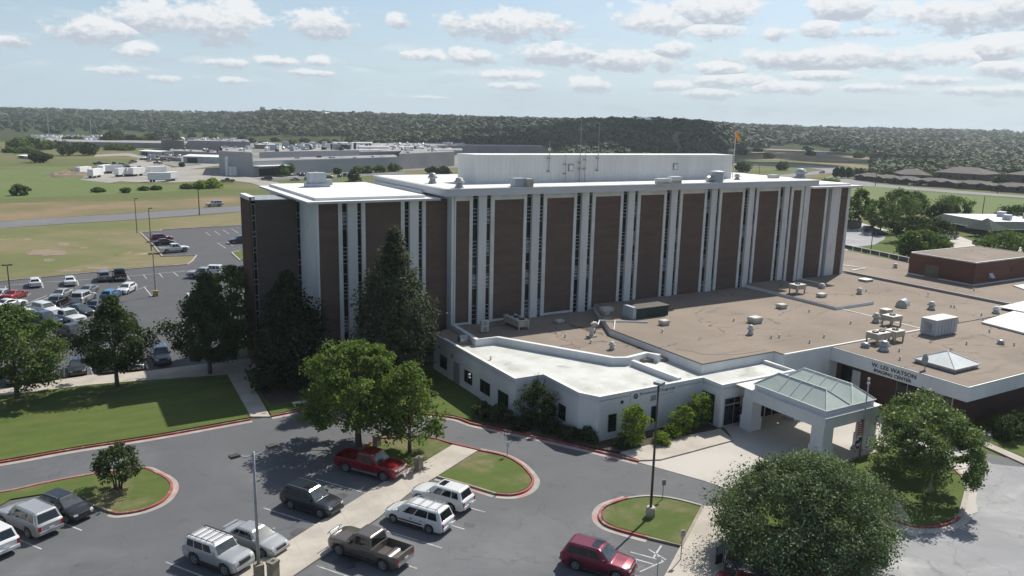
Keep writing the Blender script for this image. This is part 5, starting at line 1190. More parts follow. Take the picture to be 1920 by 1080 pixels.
W_('bigpickup', 'red', R(-56), 'F', 'R', (718.6, 903.6), 'dark red crew cab pickup with chrome grille under the leafy tree', 'pickup truck')
W_('suv', 'charcoal', H1, 'F', 'R', (599.7, 972), 'charcoal suv with sun glint on the windshield, alone at the edge of tree shade', 'suv', ('sunroof', 'rails'))
W_('sedan', 'silver', H1, 'F', 'R', (492, 1046), 'silver sedan with small rear spoiler beside the white roofed suv', 'car', ('spoiler',))
W_('boxsuv', 'silver', H1, 'F', 'R', (421.4, 1081), 'boxy silver suv with white roof and black roof rack', 'suv', ('rack', 'spare'), 'white')
W_('pickup', 'taupe', R(121), 'R', 'L', (717.2, 1071), 'taupe crew cab pickup with chrome bull bar and open bed', 'pickup truck', ('bullbar',))
W_('minivan', 'white', H2, 'R', 'L', (804, 1001), 'white minivan with roof rack and black side trim', 'van', ('rack', 'trim'))
g_ = wheel_at('minivan', H2, 'R', 'L', (804, 1001)); 
make_car('suv', 'white', 'white suv with dark sunroof just behind the white minivan', 'suv', FG, (g_[0]+2.55+0.25, g_[1]+1.6+0.35, 0.004), R(121), ('sunroof',))
W_('suv', 'maroon', R(-56), 'R', 'R', (1078.4, 1069.5), 'maroon compact suv with bright silver roof rails at the bottom of the picture', 'suv', ('rails', 'sunroof'))
W_('hatch', 'black', R(-57), 'F', 'R', (125.5, 982), 'black hatchback facing out beside the small island tree', 'car', ('rails',))
W_('bigsuv', 'silver', R(120), 'R', 'L', (53, 1009.5), 'silver rounded suv parked nose in next to the black hatchback', 'suv', ('rails',))
g_ = wheel_at('bigsuv', R(120), 'R', 'L', (53, 1009.5))
make_car('bigsuv', 'white', 'white suv cut by the left edge of the picture', 'suv', FG, (g_[0]-2.55, g_[1]-1.65, 0.004), R(120), ())
for (u, v, ty, cc, lb) in ((1408, 1125, 'sedan', 'maroon', 'red car mostly hidden under the juniper tree, left of two'), (1590, 1128, 'suv', 'red', 'red suv peeping out right of the juniper tree crown')):
    g = G(u, v); make_car(ty, cc, lb, 'car', FG, (g[0], g[1], 0.006), R(-58))
# left car park and beyond, (u, v) of the middle of each footprint
LG = 'vehicles in the left car park'
LOTS = [
 (66, 536, 'hatch', 'white', 92, 'white hatchback seen from behind, leftmost in the far row'), (131, 533, 'sedan', 'white', 91, 'white sedan seen from behind in the far row'),
 (195, 525, 'suv', 'gray', 90, 'dark gray suv beside the black pickup in the far row'), (224, 523, 'pickup', 'black', 90, 'black pickup with its tail to the camera in the far row'),
 (115, 559, 'sedan', 'champagne', 242, 'pale silver sedan nose to nose with a black sedan'), (110, 571, 'sedan', 'black', 62, 'black sedan seen from behind in the angled row'),
 (165, 552, 'sedan', 'gray', 242, 'gray car half hidden behind the silver suv'), (158, 566, 'bigsuv', 'pale', 62, 'silver suv with dark rear window in the angled row'),
 (209, 559, 'hatch', 'blue', 62, 'bright blue hatchback behind the dark tree top'), (238, 548, 'hatch', 'white', 242, 'white hatchback at the right end of the angled row'),
 (182, 580, 'sedan', 'black', 62, 'black car in the shade left of the tree top'), (150, 589, 'sedan', 'slate', -58, 'dark slate sedan right of the white pickup'),
 (87, 589, 'suv', 'white', -58, 'white suv behind the dark blue pickup'), (127, 605, 'bigpickup', 'white', -60, 'white crew cab pickup facing the camera, lower row'),
 (84, 609, 'pickup', 'navy', -60, 'dark blue pickup left of the white pickup'), (135, 634, 'pickup', 'black', -62, 'black open pickup between the two dark trees'),
 (18, 577, 'coupe', 'white', 40, 'white coupe at the left edge of the picture'), (2, 560, 'sedan', 'pale', 242, 'pale car nose to nose with the white coupe at the left edge'), (28, 560, 'coupe', 'brightred', 62, 'red car behind the white coupe at the left edge'),
 (55, 603, 'suv', 'white', -60, 'white car mostly hidden behind the dark blue pickup'),
 (303, 677, 'suv', 'slate', -92, 'dark blue gray suv facing the lawn, rightmost of the front row'), (253, 687, 'sedan', 'silver', -92, 'silver blue sedan facing the lawn under the tree'),
 (205, 692, 'sedan', 'slate', -92, 'dark green sedan hidden behind the tree trunk'), (146, 697, 'hatch', 'black', -92, 'black hatchback facing the lawn between the two trees'),
 (88, 705, 'bigsuv', 'champagne', -92, 'champagne suv facing the lawn beside the leftmost tree'), (32, 712, 'sedan', 'black', -92, 'black car in the shade of the leftmost tree'),
 (303, 452, 'suv', 'maroon', 8, 'dark red suv, farthest in the upper lot row'), (309, 459, 'sedan', 'black', 8, 'black sedan between the red suv and the white pickup'), (327, 473, 'pickup', 'white', 8, 'white pickup nearest in the upper lot row'),
 (383, 521, 'pickup', 'silver', 150, 'silver pickup parked behind the round tree'), (395, 514, 'suv', 'white', 150, 'white suv just behind the silver pickup'),
 (449, 456, 'suv', 'slate', 180, 'dark suv just left of the brown stair tower'),
 (402, 387, 'bigsuv', 'silver', 188, 'silver suv driving on the road past the fields'),
]
for (u, v, ty, cc, hd, lb) in LOTS:
    g = G(u, v); make_car(ty, cc, lb, {'pickup': 'pickup truck', 'bigpickup': 'pickup truck', 'sedan': 'car', 'coupe': 'car', 'hatch': 'car'}.get(ty, 'suv'), LG, (g[0], g[1], 0.012), R(hd), ('rails',) if ty == 'bigsuv' else ())
RG = 'vehicles on the right hand side'
for (u, v, ty, cc, hd, lb) in ((1632, 435, 'suv', 'gray', -30, 'gray suv parked under the trees right of the tower'), (1648, 441, 'sedan', 'teal', -30, 'dark teal sedan in front of the gray suv'), (1776, 448, 'pickup', 'silver', 160, 'silver pickup on the pale drive by the green roofed office'),
    (1541, 325, 'suv', 'slate', 190, 'dark car driving on the curved road'), (1603, 337, 'sedan', 'white', 200, 'white car at the left end of the long brick row'), (1662, 343, 'sedan', 'slate', 180, 'dark car parked by the first gables of the brick row'), (1709, 347.5, 'sedan', 'white', 180, 'white sedan parked before the brick row'), (1737, 349, 'pickup', 'white', 180, 'white pickup parked before the brick row'), (1897, 359, 'suv', 'silver', 90, 'silver car at the right end of the brick row'),
    (1842, 462, 'suv', 'black', -20, 'black suv parked at the office behind the plant room'), (1853, 470, 'sedan', 'silver', -20, 'silver car behind the plant room roof')):
    g = G(u, v); make_car(ty, cc, lb, 'car', RG, (g[0], g[1], 0.06), R(hd))
FGp = 'vehicles at the factory'
for i, (u, v, ty, cc, hd) in enumerate(((500, 338, 'bigsuv', 'black', 178), (553, 339, 'sedan', 'champagne', 170), (576, 337, 'sedan', 'black', 90), (562, 329, 'sedan', 'slate', 60), (569, 329.5, 'sedan', 'slate', 60), (592, 327, 'sedan', 'white', 90), (616, 334, 'coupe', 'black', 10), (637, 332, 'sedan', 'black', 60), (648, 331, 'suv', 'slate', 60), (548, 330, 'sedan', 'black', 30), (427, 342, 'pickup', 'taupe', 175))):
    names = ['black suv driving on the factory road', 'beige car on the factory road', 'black car beside the roof unit outline', 'dark blue car, left of a close pair by the factory wall', 'dark blue car, right of a close pair by the factory wall', 'white car at the factory wall behind the roof unit', 'low black car right of the roof unit', 'black car left of the cone shaped bush', 'dark suv beside the cone shaped bush', 'small black car by the leafy factory tree', 'brown truck at the end of the factory hedge']
    g = G(u, v); make_car(ty, cc, names[i], 'car', FGp, (g[0], g[1], 0.06), R(hd))
# ------------------------------------------------------------------ trees and shrubs
def leaves(rng, clumps, per, size, up=0.35):
    """clumps: (cx,cy,cz,rx,ry,rz); each one a loose cloud of leaf-sized quads"""
    C = []; 
    for c in clumps: C.append(c)
    C = np.array(C); k = np.repeat(np.arange(len(C)), per); n = len(k)
    d = rng.normal(size=(n, 3)); d /= np.linalg.norm(d, axis=1)[:, None]
    r = rng.random(n)**0.45
    P = C[k, :3]+d*r[:, None]*C[k, 3:6]*(1+0.12*rng.normal(size=(n, 1)))
    nr = d*0.7+rng.normal(size=(n, 3))*0.75; nr[:, 2] += up; nr /= np.linalg.norm(nr, axis=1)[:, None]
    t = np.cross(nr, rng.normal(size=(n, 3))); t /= np.linalg.norm(t, axis=1)[:, None]; b_ = np.cross(nr, t)
    s = size*(0.45+1.1*rng.random(n)**1.5)[:, None]
    a = P+t*s*0.5; q = P-t*s*0.5; w = b_*s*0.36
    V = np.stack([a, P+w+nr*s*0.10, q, P-w+nr*s*0.10], 1).reshape(-1, 3)
    F = np.arange(4*n).reshape(-1, 4)
    return V, F
def crown(rng, shape, R_, z0, z1, n, cs):
    out = []; ph = rng.random(2)*6.28; am = {'flat': 0.3, 'cone': 0.75}.get(shape, 1.0)
    for i in range(n):
        t = (i+0.5)/n if shape != 'cone' else 1-(1-(i+0.5)/n)**0.8
        if shape == 'cone': pr = min(1.0, (1-t)*1.75)**0.85*0.96+0.06
        elif shape == 'spade': pr = min(1, 0.5+2.2*t)*min(1.0, (1-t)*1.6+0.05)**0.85
        elif shape == 'column': pr = math.sqrt(max(0, 1-(2*t-1)**2))*0.8+0.2
        elif shape == 'flat': pr = min(1, (t*6)**0.5)*math.sqrt(max(0.02, 1-max(0, t-0.25)**2/0.58))
        else: pr = math.sqrt(max(0.03, 1-((t-0.42)/0.6)**2))
        a = i*2.39996+rng.random()*0.8; pr = pr*(1+am*(0.20*sin(2*a+ph[0]+3*t)+0.14*sin(3*a+ph[1]-4*t))); rr = R_*pr*(0.35+0.6*math.sqrt(rng.random()))
        if rng.random() < 0.6: rr = R_*pr*(0.78+0.22*rng.random())
        rr = max(0, rr-cs*0.55)
        k = cs*(0.45+1.0*rng.random()**1.3)*(0.55+0.45*min(pr, 1))
        out.append((rr*cos(a), rr*sin(a), z0+(z1-z0)*t, k, k, k*(0.7 if shape != 'cone' else 0.9)))
    return out
def tree(name, label, cat, base, R_, H, z0, lm, shape='round', n=40, cs=1.3, per=220, ls=0.34, seed=0, group=None, bark='bark', trunk_r=None, lean=(0, 0), multi=1, flowers=False, limbs=True, twigs=0, gap=0.0):
    rng = np.random.default_rng(seed+17); rr = random.Random(seed)
    t = thing(name, label, cat, base, 0, group)
    cl = crown(rng, shape, R_, z0, H-cs*0.45, n, cs)
    cl = [c for c in cl if rr.random() >= gap]
    V, F = leaves(rng, cl, per, ls)
    # dense inner leaves so the sky does not show through everywhere
    V[:, 2] = np.maximum(V[:, 2], 0.05)
    o = np_mesh('crown', V, F, lm, t)
    tr = trunk_r or max(0.06, H*0.022)
    mb = MB()
    for m in range(multi):
        a0 = 2*pi*m/multi+seed; sx, sy = (0.12*cos(a0)*multi*0.4, 0.12*sin(a0)*multi*0.4) if multi > 1 else (0, 0)
        top = z0+(H-z0)*(0.9 if shape in ('cone', 'column') else 0.55); fx, fy = (R_*0.3*cos(a0), R_*0.3*sin(a0)) if multi > 1 else lean
        pts = [(sx, sy, -0.1), (sx+fx*0.2, sy+fy*0.2, top*0.3), (sx+fx*0.55, sy+fy*0.55, top*0.65), (fx, fy, top)]
        mb.tube(pts, [tr*1.25, tr*0.9, tr*0.6, tr*0.2], 8)
    if limbs:
        for c in cl[::max(1, len(cl)//14)]:
            zs = min(max(z0*0.7, c[2]*0.55), H*0.7); mb.tube([(0, 0, zs), (c[0]*0.5, c[1]*0.5, (zs+c[2])*0.52), (c[0]*0.92, c[1]*0.92, c[2])], [tr*0.42, tr*0.28, tr*0.08], 5)
    for i in range(twigs):
        a = rr.random()*6.28; r2 = R_*0.45*rr.random(); x, y = r2*cos(a), r2*sin(a)
        mb.tube([(x*0.5, y*0.5, H*0.7), (x, y, H*0.95), (x*1.35, y*1.35, H*(1.05+0.12*rr.random()))], [0.03, 0.02, 0.008], 4)
    mb.build('trunk', bark, t, True)
    if flowers:
        fc = [c for c in cl if c[2] > z0+(H-z0)*0.25]
        V2, F2 = leaves(rng, [(c[0]*1.04, c[1]*1.04, c[2]+c[5]*0.5, c[3]*0.8, c[4]*0.8, c[5]*0.55) for c in fc], 9, 0.22)
        np_mesh('blossom', V2, F2, 'flower_white', t)
    return t
def at(u, v): return G(u, v)
tree('pecan_tree', 'broad leafy bright green tree behind the red pickup', 'tree', at(672, 836), 5.2, 9.7, 2.3, 'leaf_pecan', n=90, cs=1.2, per=300, ls=0.27, seed=1, trunk_r=0.28)
tree('young_tree', 'thin airy green tree right of the broad leafy tree on the island', 'tree', at(768, 851), 3.2, 8.4, 1.6, 'leaf_pecan', n=66, cs=0.85, per=130, ls=0.25, seed=2, trunk_r=0.16, gap=0.15)
tree('cedar_tree', 'tall gray green conifer standing in front of the tower, tallest tree', 'tree', (31.6, 77.5, 0), 4.1, 17.6, 2.0, 'leaf_cedar', 'cone', n=170, cs=1.25, per=250, ls=0.27, seed=3, trunk_r=0.35)
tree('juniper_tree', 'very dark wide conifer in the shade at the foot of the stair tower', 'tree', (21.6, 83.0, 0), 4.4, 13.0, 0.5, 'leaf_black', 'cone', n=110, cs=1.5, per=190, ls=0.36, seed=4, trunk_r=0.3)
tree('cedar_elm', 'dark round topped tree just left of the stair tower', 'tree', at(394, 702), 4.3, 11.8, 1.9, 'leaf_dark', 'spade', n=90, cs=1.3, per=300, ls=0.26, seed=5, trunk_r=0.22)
tree('cedar_elm', 'dark tree behind the round topped one, touching the stair tower', 'tree', at(440, 672), 4.0, 11.8, 2.0, 'leaf_oak', n=50, cs=1.4, per=260, ls=0.28, seed=6, trunk_r=0.22)
tree('cedar_elm', 'dark pointed tree on the lawn in the middle of the left car park edge', 'tree', at(220, 726), 4.3, 10.2, 2.3, 'leaf_dark', 'spade', n=80, cs=1.2, per=290, ls=0.25, seed=7, trunk_r=0.2)
tree('cedar_elm', 'spreading green tree at the left edge of the picture by the lawn', 'tree', at(33, 748), 4.9, 9.9, 1.8, 'leaf_oak', n=80, cs=1.35, per=290, ls=0.26, seed=8, trunk_r=0.22)
tree('small_tree', 'small multi stemmed round tree on the left island', 'tree', at(222, 920), 2.05, 3.75, 1.3, 'leaf_dark', n=34, cs=0.62, per=190, ls=0.17, seed=9, trunk_r=0.07, multi=4)
tree('crape_myrtle', 'white blossomed tree on the island right of the flag pole', 'tree', at(1742, 926), 4.3, 7.2, 2.2, 'leaf_myrtle', n=75, cs=0.95, per=330, ls=0.19, seed=10, trunk_r=0.12, bark='bark_pale', flowers=True)
tree('crape_myrtle', 'white blossomed tree close behind the island one, beside the canopy', 'tree', at(1703, 868), 3.3, 6.6, 2.0, 'leaf_myrtle', n=50, cs=0.95, per=330, ls=0.19, seed=11, trunk_r=0.1, bark='bark_pale', flowers=True)
tree('spreading_juniper', 'huge low spreading gray green tree in the foreground right of the walk', 'tree', at(1510, 1050), 6.6, 7.5, 0.5, 'leaf_juniper', 'flat', n=240, cs=1.35, per=470, ls=0.15, seed=12, trunk_r=0.3)
tree('wall_shrub', 'tall shrub with bare twigs on top against the annex wall', 'shrub', at(1005, 798), 1.9, 4.6, 0.6, 'leaf_dark', n=36, cs=0.7, per=190, ls=0.17, seed=13, trunk_r=0.07, multi=4, twigs=26)
tree('wall_shrub', 'rounded bright shrub in front of the annex sign wall', 'shrub', at(1186, 836), 1.55, 4.0, 0.4, 'leaf_bright', n=34, cs=0.62, per=190, ls=0.17, seed=14, trunk_r=0.06, multi=3)
BG = 'bushes in the planting bed along the annex'
for i, (u, v, r_, h, lm, lb) in enumerate(((905, 781, 1.15, 1.6, 'leaf_dark', 'low bush at the left end of the bed by the annex door'), (938, 792, 1.3, 1.9, 'leaf_dark', 'dark bush under the tall window by the annex corner'), (975, 804, 1.1, 1.3, 'leaf_black', 'low dark bush left of the twiggy shrub'), (1035, 812, 1.2, 1.4, 'leaf_black', 'dark bush right of the twiggy shrub'), (1068, 822, 1.0, 1.2, 'leaf_dark', 'small dark bush left of the clipped round one'), (1101, 828, 1.15, 1.45, 'leaf_dark', 'clipped round bush at the annex front corner'),
    (1238, 833, 0.9, 1.2, 'leaf_bright', 'small leafy bush behind the dark lamp pole'), (1262, 820, 0.9, 1.3, 'leaf_bright', 'small bush left of the big bright bushes'), (1280, 812, 1.3, 3.0, 'leaf_bright', 'bright green bush left of the entrance passage, shorter one'), (1312, 800, 1.35, 3.6, 'leaf_bright', 'tallest bright green bush beside the entrance passage'), (1162, 838, 0.8, 0.9, 'leaf_dark', 'low bush at the foot of the rounded shrub'))):
    tree('bush', lb, 'bush', at(u, v), r_, h, 0.15, lm, n=22, cs=0.5, per=170, ls=0.16, seed=40+i, group=BG, trunk_r=0.04, limbs=False)
tree('bush', 'bright green bush between the canopy and the recessed white wall', 'bush', (66.8, 51.5, 0), 1.9, 3.4, 0.3, 'leaf_bright', n=30, cs=0.7, per=180, ls=0.2, seed=60, trunk_r=0.06)
for i, (x, y, lb) in enumerate(((77.5, 37.2, 'clipped dark hedge bush under the imaging fascia, left one'), (80.5, 37.0, 'clipped dark hedge bush under the imaging fascia, middle one'), (83.5, 36.9, 'clipped dark hedge bush under the imaging fascia, right one'), (86.6, 36.9, 'clipped dark hedge bush at the right picture edge'))):
    tree('bush', lb, 'bush', (x, y, 0), 1.8, 2.4, 0.2, 'leaf_dark', n=30, cs=0.65, per=170, ls=0.18, seed=70+i, trunk_r=0.05, limbs=False)
# trees on the right and in the middle distance
TG = 'trees around the office on the right'
for i, (u, v, r_, top, lm, lb) in enumerate(((1608, 428, 4.5, 352, 'leaf_oak', 'airy green tree touching the right end of the tower'), (1650, 437, 5.5, 372, 'leaf_oak', 'green tree behind the gray suv'), (1683, 418, 6.0, 352, 'leaf_oak', 'tallest green tree right of the tower'), (1712, 410, 5.5, 358, 'leaf_oak', 'rounded green tree before the open field'),
    (1704, 455, 6.0, 402, 'leaf_dark', 'dark round tree left of the office drive'), (1745, 452, 6.0, 405, 'leaf_dark', 'dark tree in front of the green roof'), (1725, 482, 4.4, 430, 'leaf_oak', 'bright green tree behind the plant room'), (1757, 478, 3.6, 440, 'leaf_oak', 'small leafy tree just above the plant room roof'), (1705, 488, 3.0, 432, 'leaf_oak', 'slim tree at the plant room corner'),
    (1782, 408, 7.5, 365, 'leaf_oak', 'wide dark green tree behind the green roofed office'), (1762, 418, 4.5, 378, 'leaf_dark', 'olive tree left of the wide tree behind the office'), (1905, 425, 7.0, 383, 'leaf_dark', 'dark tree at the right edge behind the office'), (1890, 485, 7.5, 432, 'leaf_oak', 'big green tree at the right edge in front of the office'))):
    b0 = G(u, v); h = HZ(u, top, b0)
    tree('shade_tree', lb, 'tree', b0, r_, h, h*0.22, lm, n=44, cs=max(1.2, r_*0.3), per=110, ls=0.55, seed=80+i, group=TG, trunk_r=0.2, limbs=False)
TF = 'trees in the fields behind'
def ftree(i, u, v, top, wpx, lm, lb, n=26, name='field_tree', shape='round'):
    b0 = G(u, v); d = math.hypot(b0[0], b0[1]); h = max(1.5, HZ(u, top, b0)); r_ = wpx/FOC*d*0.5
    tree(name, lb, 'tree' if h > 3 else 'bush', b0, r_, h, h*0.15, lm, shape, n=n, cs=max(0.6, r_*0.36), per=60, ls=max(0.5, d/420.0), seed=200+i, group=TF, trunk_r=0.2, limbs=False)
FT = [(38, 366, 346, 27, 'leaf_oak', 'small lone tree on the meadow at the left'), (72, 305, 283, 32, 'leaf_dark', 'dark round tree beside the far white shed'), (125, 292, 271, 30, 'leaf_dark', 'dark green tree, left of the big pair in the meadow'), (165, 291, 266, 36, 'leaf_dark', 'biggest dark tree in the left meadow'), (148, 285, 266, 24, 'leaf_oak', 'tree between the two big dark meadow trees'),
 (35, 284, 258, 36, 'leaf_oak', 'leafy tree at the left end of the far tree belt'), (60, 282, 256, 40, 'leaf_oak', 'wide tree in the left part of the far tree belt'), (88, 280, 262, 34, 'leaf_oak', 'tree in the middle of the far tree belt'), (108, 278, 264, 30, 'leaf_dark', 'tree right of the middle of the far tree belt'), (20, 286, 276, 26, 'leaf_oak', 'low tree at the left picture edge'), (48, 287, 275, 34, 'leaf_oak', 'low bushy tree in front of the far tree belt'),
 (128, 266, 256, 18, 'leaf_dark', 'small dark tree before the long warehouse, left'), (146, 267, 256, 18, 'leaf_oak', 'small tree before the long warehouse, right'), (205, 272, 249, 34, 'leaf_dark', 'tree at the right end of the long warehouse'), (222, 262, 246, 18, 'leaf_dark', 'pointed tree above the warehouse end'), (212, 281, 268, 34, 'leaf_oak', 'tree in front of the warehouse end'), (245, 267, 252, 24, 'leaf_dark', 'round dark tree right of the warehouse'), (285, 264, 250, 26, 'leaf_dark', 'dark tree left of the brown plant'), (268, 267, 256, 20, 'leaf_oak', 'low tree left of the brown plant'), (240, 282, 272, 26, 'leaf_oak', 'bush beside the sandy yard'),
 (398, 352, 334, 40, 'leaf_bright', 'bright hedge tree at the end of the yard road'), (376, 353, 338, 30, 'leaf_bright', 'lower bright bush left of the hedge tree'), (342, 313, 305, 8, 'leaf_dark', 'tiny conical tree in the yard island'), (236, 361, 352, 16, 'leaf_oak', 'bush in the ditch line, second from left'), (184, 360, 353, 20, 'leaf_oak', 'bush in the ditch line, leftmost'), (270, 357, 350, 14, 'leaf_oak', 'bush in the ditch line right of the middle'), (292, 356, 348, 20, 'leaf_oak', 'bush in the ditch line before the trailers'), (350, 354, 345, 22, 'leaf_oak', 'bush in the ditch line near the bright hedge'),
 (530, 331, 309, 24, 'leaf_oak', 'round tree before the factory wall'), (545, 329, 306, 20, 'leaf_oak', 'taller tree touching the round one before the factory wall'), (632, 326, 315, 18, 'leaf_dark', 'dark bush at the factory wall'), (672, 325, 311, 26, 'leaf_oak', 'green tree before the factory, left of three'), (690, 325, 311, 24, 'leaf_oak', 'green tree before the factory, middle of three'), (712, 323, 309, 24, 'leaf_oak', 'green tree before the factory behind the roof edge'), (738, 321, 306, 28, 'leaf_oak', 'green tree before the factory, rightmost of the row'),
 (664, 340, 318, 26, 'leaf_dark', 'cone shaped dark bush behind the left tower roof'), (812, 326, 312, 26, 'leaf_dark', 'dark hedge tree left of the penthouse, left half'), (832, 326, 312, 26, 'leaf_dark', 'dark hedge tree left of the penthouse, right half'),
 (1393, 322, 303, 34, 'leaf_dark', 'round tree just right of the penthouse'), (1465, 319, 303, 26, 'leaf_dark', 'lone umbrella shaped tree inside the curved road'), (1390, 290, 277, 24, 'leaf_dark', 'dark clump right of the penthouse on the bare slope'),
 (1567, 333, 314, 12, 'leaf_dark', 'dark conifer in the clump by the curved road, left'), (1578, 334, 313, 12, 'leaf_dark', 'dark conifer in the clump by the curved road, middle'), (1590, 334, 314, 13, 'leaf_dark', 'dark conifer in the clump by the curved road, right'), (1557, 342, 335, 26, 'leaf_bright', 'low bright bush above the right end of the tower roof'),
 (1738, 333, 318, 28, 'leaf_dark', 'dark tree behind the long brick row'), (1880, 343, 328, 26, 'leaf_dark', 'dark tree between the two brown roofs at right')]
BT = ['above the left end of the long front wall', 'by the low brown plant hall', 'behind the low brown plant hall', 'beside the small pale plant hall', 'right of the small pale plant hall', 'left of the exhaust stacks', 'behind the exhaust stacks', 'right of the exhaust stacks', 'at the left end of the long back hall', 'beside the square block', 'in front of the low hall by the woods', 'right of the long back hall',
 'left of the long low warehouse', 'behind the left end of the long low warehouse', 'at the corner of the long low warehouse', 'behind the middle of the long low warehouse', 'beside the far curved road, leftmost', 'beside the far curved road, second', 'inside the far curved road', 'right of the far curved road bend', 'over the pale back left hall', 'behind the penthouse near the tall antennas', 'on the bare slope, lower left', 'on the bare slope, upper left', 'on the bare slope, middle', 'on the bare slope, right end']
for i in range(26):
    u = (470, 492, 515, 548, 572, 610, 628, 655, 690, 735, 790, 812, 858, 878, 905, 940, 300, 325, 360, 395, 455, 1000, 1420, 1440, 1520, 1610)[i]; vb = (268, 276, 266, 272, 268, 272, 270, 268, 268, 266, 266, 272, 276, 272, 284, 286, 262, 256, 258, 260, 262, 290, 285, 297, 292, 296)[i]
    FT.append((u, vb, vb-(9, 12, 8, 11)[i % 4], (18, 24, 15, 21)[i % 4], 'leaf_oak' if i % 2 else 'leaf_dark', ('leafy green' if i % 2 else 'dark green')+' far tree '+BT[i]))
RT = ['behind the first brick house', 'between the first and second brick houses', 'behind the second brick house', 'in front of the wide brown roof', 'behind the wide brown roof', 'between the wide and the largest brown roof', 'behind the largest brown roof, left', 'behind the largest brown roof, middle', 'behind the largest brown roof, right', 'beside the pale flat building', 'behind the right edge brown roof', 'at the sandy slope foot', 'left of the white shed roof', 'right of the white shed roof', 'above the white shed roof', 'near the right edge of the valley']
for i in range(16):
    u = (1612, 1640, 1662, 1700, 1722, 1748, 1770, 1800, 1832, 1858, 1905, 1648, 1678, 1734, 1704, 1880)[i]; vb = (331, 335, 334, 337, 327, 334, 326, 326, 328, 333, 332, 322, 327, 326, 315, 322)[i]
    FT.append((u, vb, vb-(15, 12, 17, 13)[i % 4], (30, 22, 34, 26)[i % 4], 'leaf_oak' if i % 2 else 'leaf_dark', ('leafy green' if i % 2 else 'dark green')+' tree '+RT[i]))
for i, f in enumerate(FT): ftree(i, *f)

# far wooded hills: too many crowns to count, one sheet of foliage
rng = np.random.default_rng(5)
def ico():
    bm = bmesh.new(); bmesh.ops.create_icosphere(bm, subdivisions=2, radius=1.0); v = np.array([x.co[:] for x in bm.verts]); f = np.array([[q.index for q in p.verts] for p in bm.faces]); bm.free(); return v, f
iv, jf = ico()
def wood(name, N, rlo, rhi, umin, umax, test, size):
    a0, a1 = az_of(umax), az_of(umin)
    az = a0+(a1-a0)*rng.random(N); r = rlo*np.exp(rng.random(N)*math.log(rhi/rlo)); x, y = r*np.cos(az), r*np.sin(az); z = hgt(x, y)
    keep = []
    Q = np.stack([x, y, z+3-CH], 1) @ RM.T; U = 960+FOC*Q[:, 0]/Q[:, 2]; Vv = 540-FOC*Q[:, 1]/Q[:, 2]
    for i in range(N):
        if test(U[i], Vv[i], r[i], az[i]): keep.append(i)
    x, y, z, r = x[keep], y[keep], z[keep], r[keep]; n = len(x)
    s = size*(0.6+0.8*rng.random(n))*(0.75+r/1800.0)
    ls = []
    for lo, hi, per, k in ((0, 1100, 70, 0.30), (1100, 1800, 46, 0.38), (1800, 9999, 30, 0.5)):
        q = (r >= lo) & (r < hi)
        if not q.any(): continue
        cl = np.stack([x[q], y[q], z[q]+s[q]*0.35, s[q]*(1+0.2*rng.random(q.sum())), s[q], s[q]*0.75], 1)
        per = int(per); idx = np.repeat(np.arange(len(cl)), per); m = len(idx)
        d = rng.normal(size=(m, 3)); d[:, 2] = np.abs(d[:, 2])-0.25; d /= np.linalg.norm(d, axis=1)[:, None]
        P = cl[idx, :3]+d*cl[idx, 3:6]*(0.75+0.3*rng.random((m, 1)))
        nr = d*1.0+rng.normal(size=(m, 3))*0.38; nr[:, 2] += 0.45; nr /= np.linalg.norm(nr, axis=1)[:, None]
        t = np.cross(nr, rng.normal(size=(m, 3))); t /= np.linalg.norm(t, axis=1)[:, None]; b_ = np.cross(nr, t)
        sz = (k*s[q][idx]*(0.7+0.6*rng.random(m)))[:, None]
        ls.append(np.stack([P+t*sz, P+b_*sz*0.8, P-t*sz, P-b_*sz*0.8], 1).reshape(-1, 3))
    V = np.concatenate(ls); F = np.arange(len(V)).reshape(-1, 4)
    o = np_mesh(name, V, F, 'leaf_far'); return o, n
def clear(u, v):
    if 1350 < u < 1660 and v > 268+abs(u-1480)*0.07: return rng.random() < 0.93
    if u < 430 and v > 236 + (u*0.02): return rng.random() < 0.9
    if 430 < u < 660 and v > 252: return True
    if 620 <= u < 1050 and v > 272: return True
    return False
def tst(u, v, r, a):
    if r < np.interp(a, _az, _t0)-40: return False
    return not clear(u, v)
o, n1 = wood('far_woods', 13000, 620, 3200, -250, 2150, tst, 4.8)
tag(o, 'dense dark green woods covering the hills along the horizon', 'woods', None, 'stuff')
def tst2(u, v, r, a): return u > 1400 and r > 380 and not (1350 < u < 1640 and v > 270) and v < 322+max(0, (u-1700)*0.02) and not (u > 1590 and v > 318 and v > 318+(u-1590)*0.03)
o, n2 = wood('far_woods', 3600, 400, 1050, 1390, 2150, tst2, 3.8)
tag(o, 'lighter green woods filling the valley behind the brick row at right', 'woods', None, 'stuff')
print('WOODS', n1, n2)
# ------------------------------------------------------------------ lamps, poles, signs, flags
def shoebox(mb, x, y, z, ang, l=0.75, w=0.42, h=0.16): mb.rbox((x, y, z), (l, w, h), ang)
g = G(1219, 971)
t = thing('street_lamp', 'tall dark lamp post with box head on a concrete base in the grass island', 'lamp post', g)
MB().lathe(0, 0, [(0.34, 0), (0.34, 0.85), (0.30, 0.9)], 16).build('base', 'concrete', t, True, True)
MB().tube([(0, 0, 0.85), (0, 0, 10.4)], [0.10, 0.07], 10).build('pole', 'pole_dark', t, True, True)
MB().rbox((0.0, -0.05, 10.5), (0.62, 0.62, 0.2), R(20)).build('lamp_head', 'pole_gray', t, True)
g = G(486, 1084)
t = thing('street_lamp', 'gray lamp post with two arms standing beside the tan bin on the walk', 'lamp post', g)
MB().box(-0.28, 0.28, -0.28, 0.28, 0, 1.0).build('base', 'bin_tan', t, True)
MB().tube([(0, 0, 1.0), (0, 0, 8.5)], [0.11, 0.075], 10).build('pole', 'pole_gray', t, True, True)
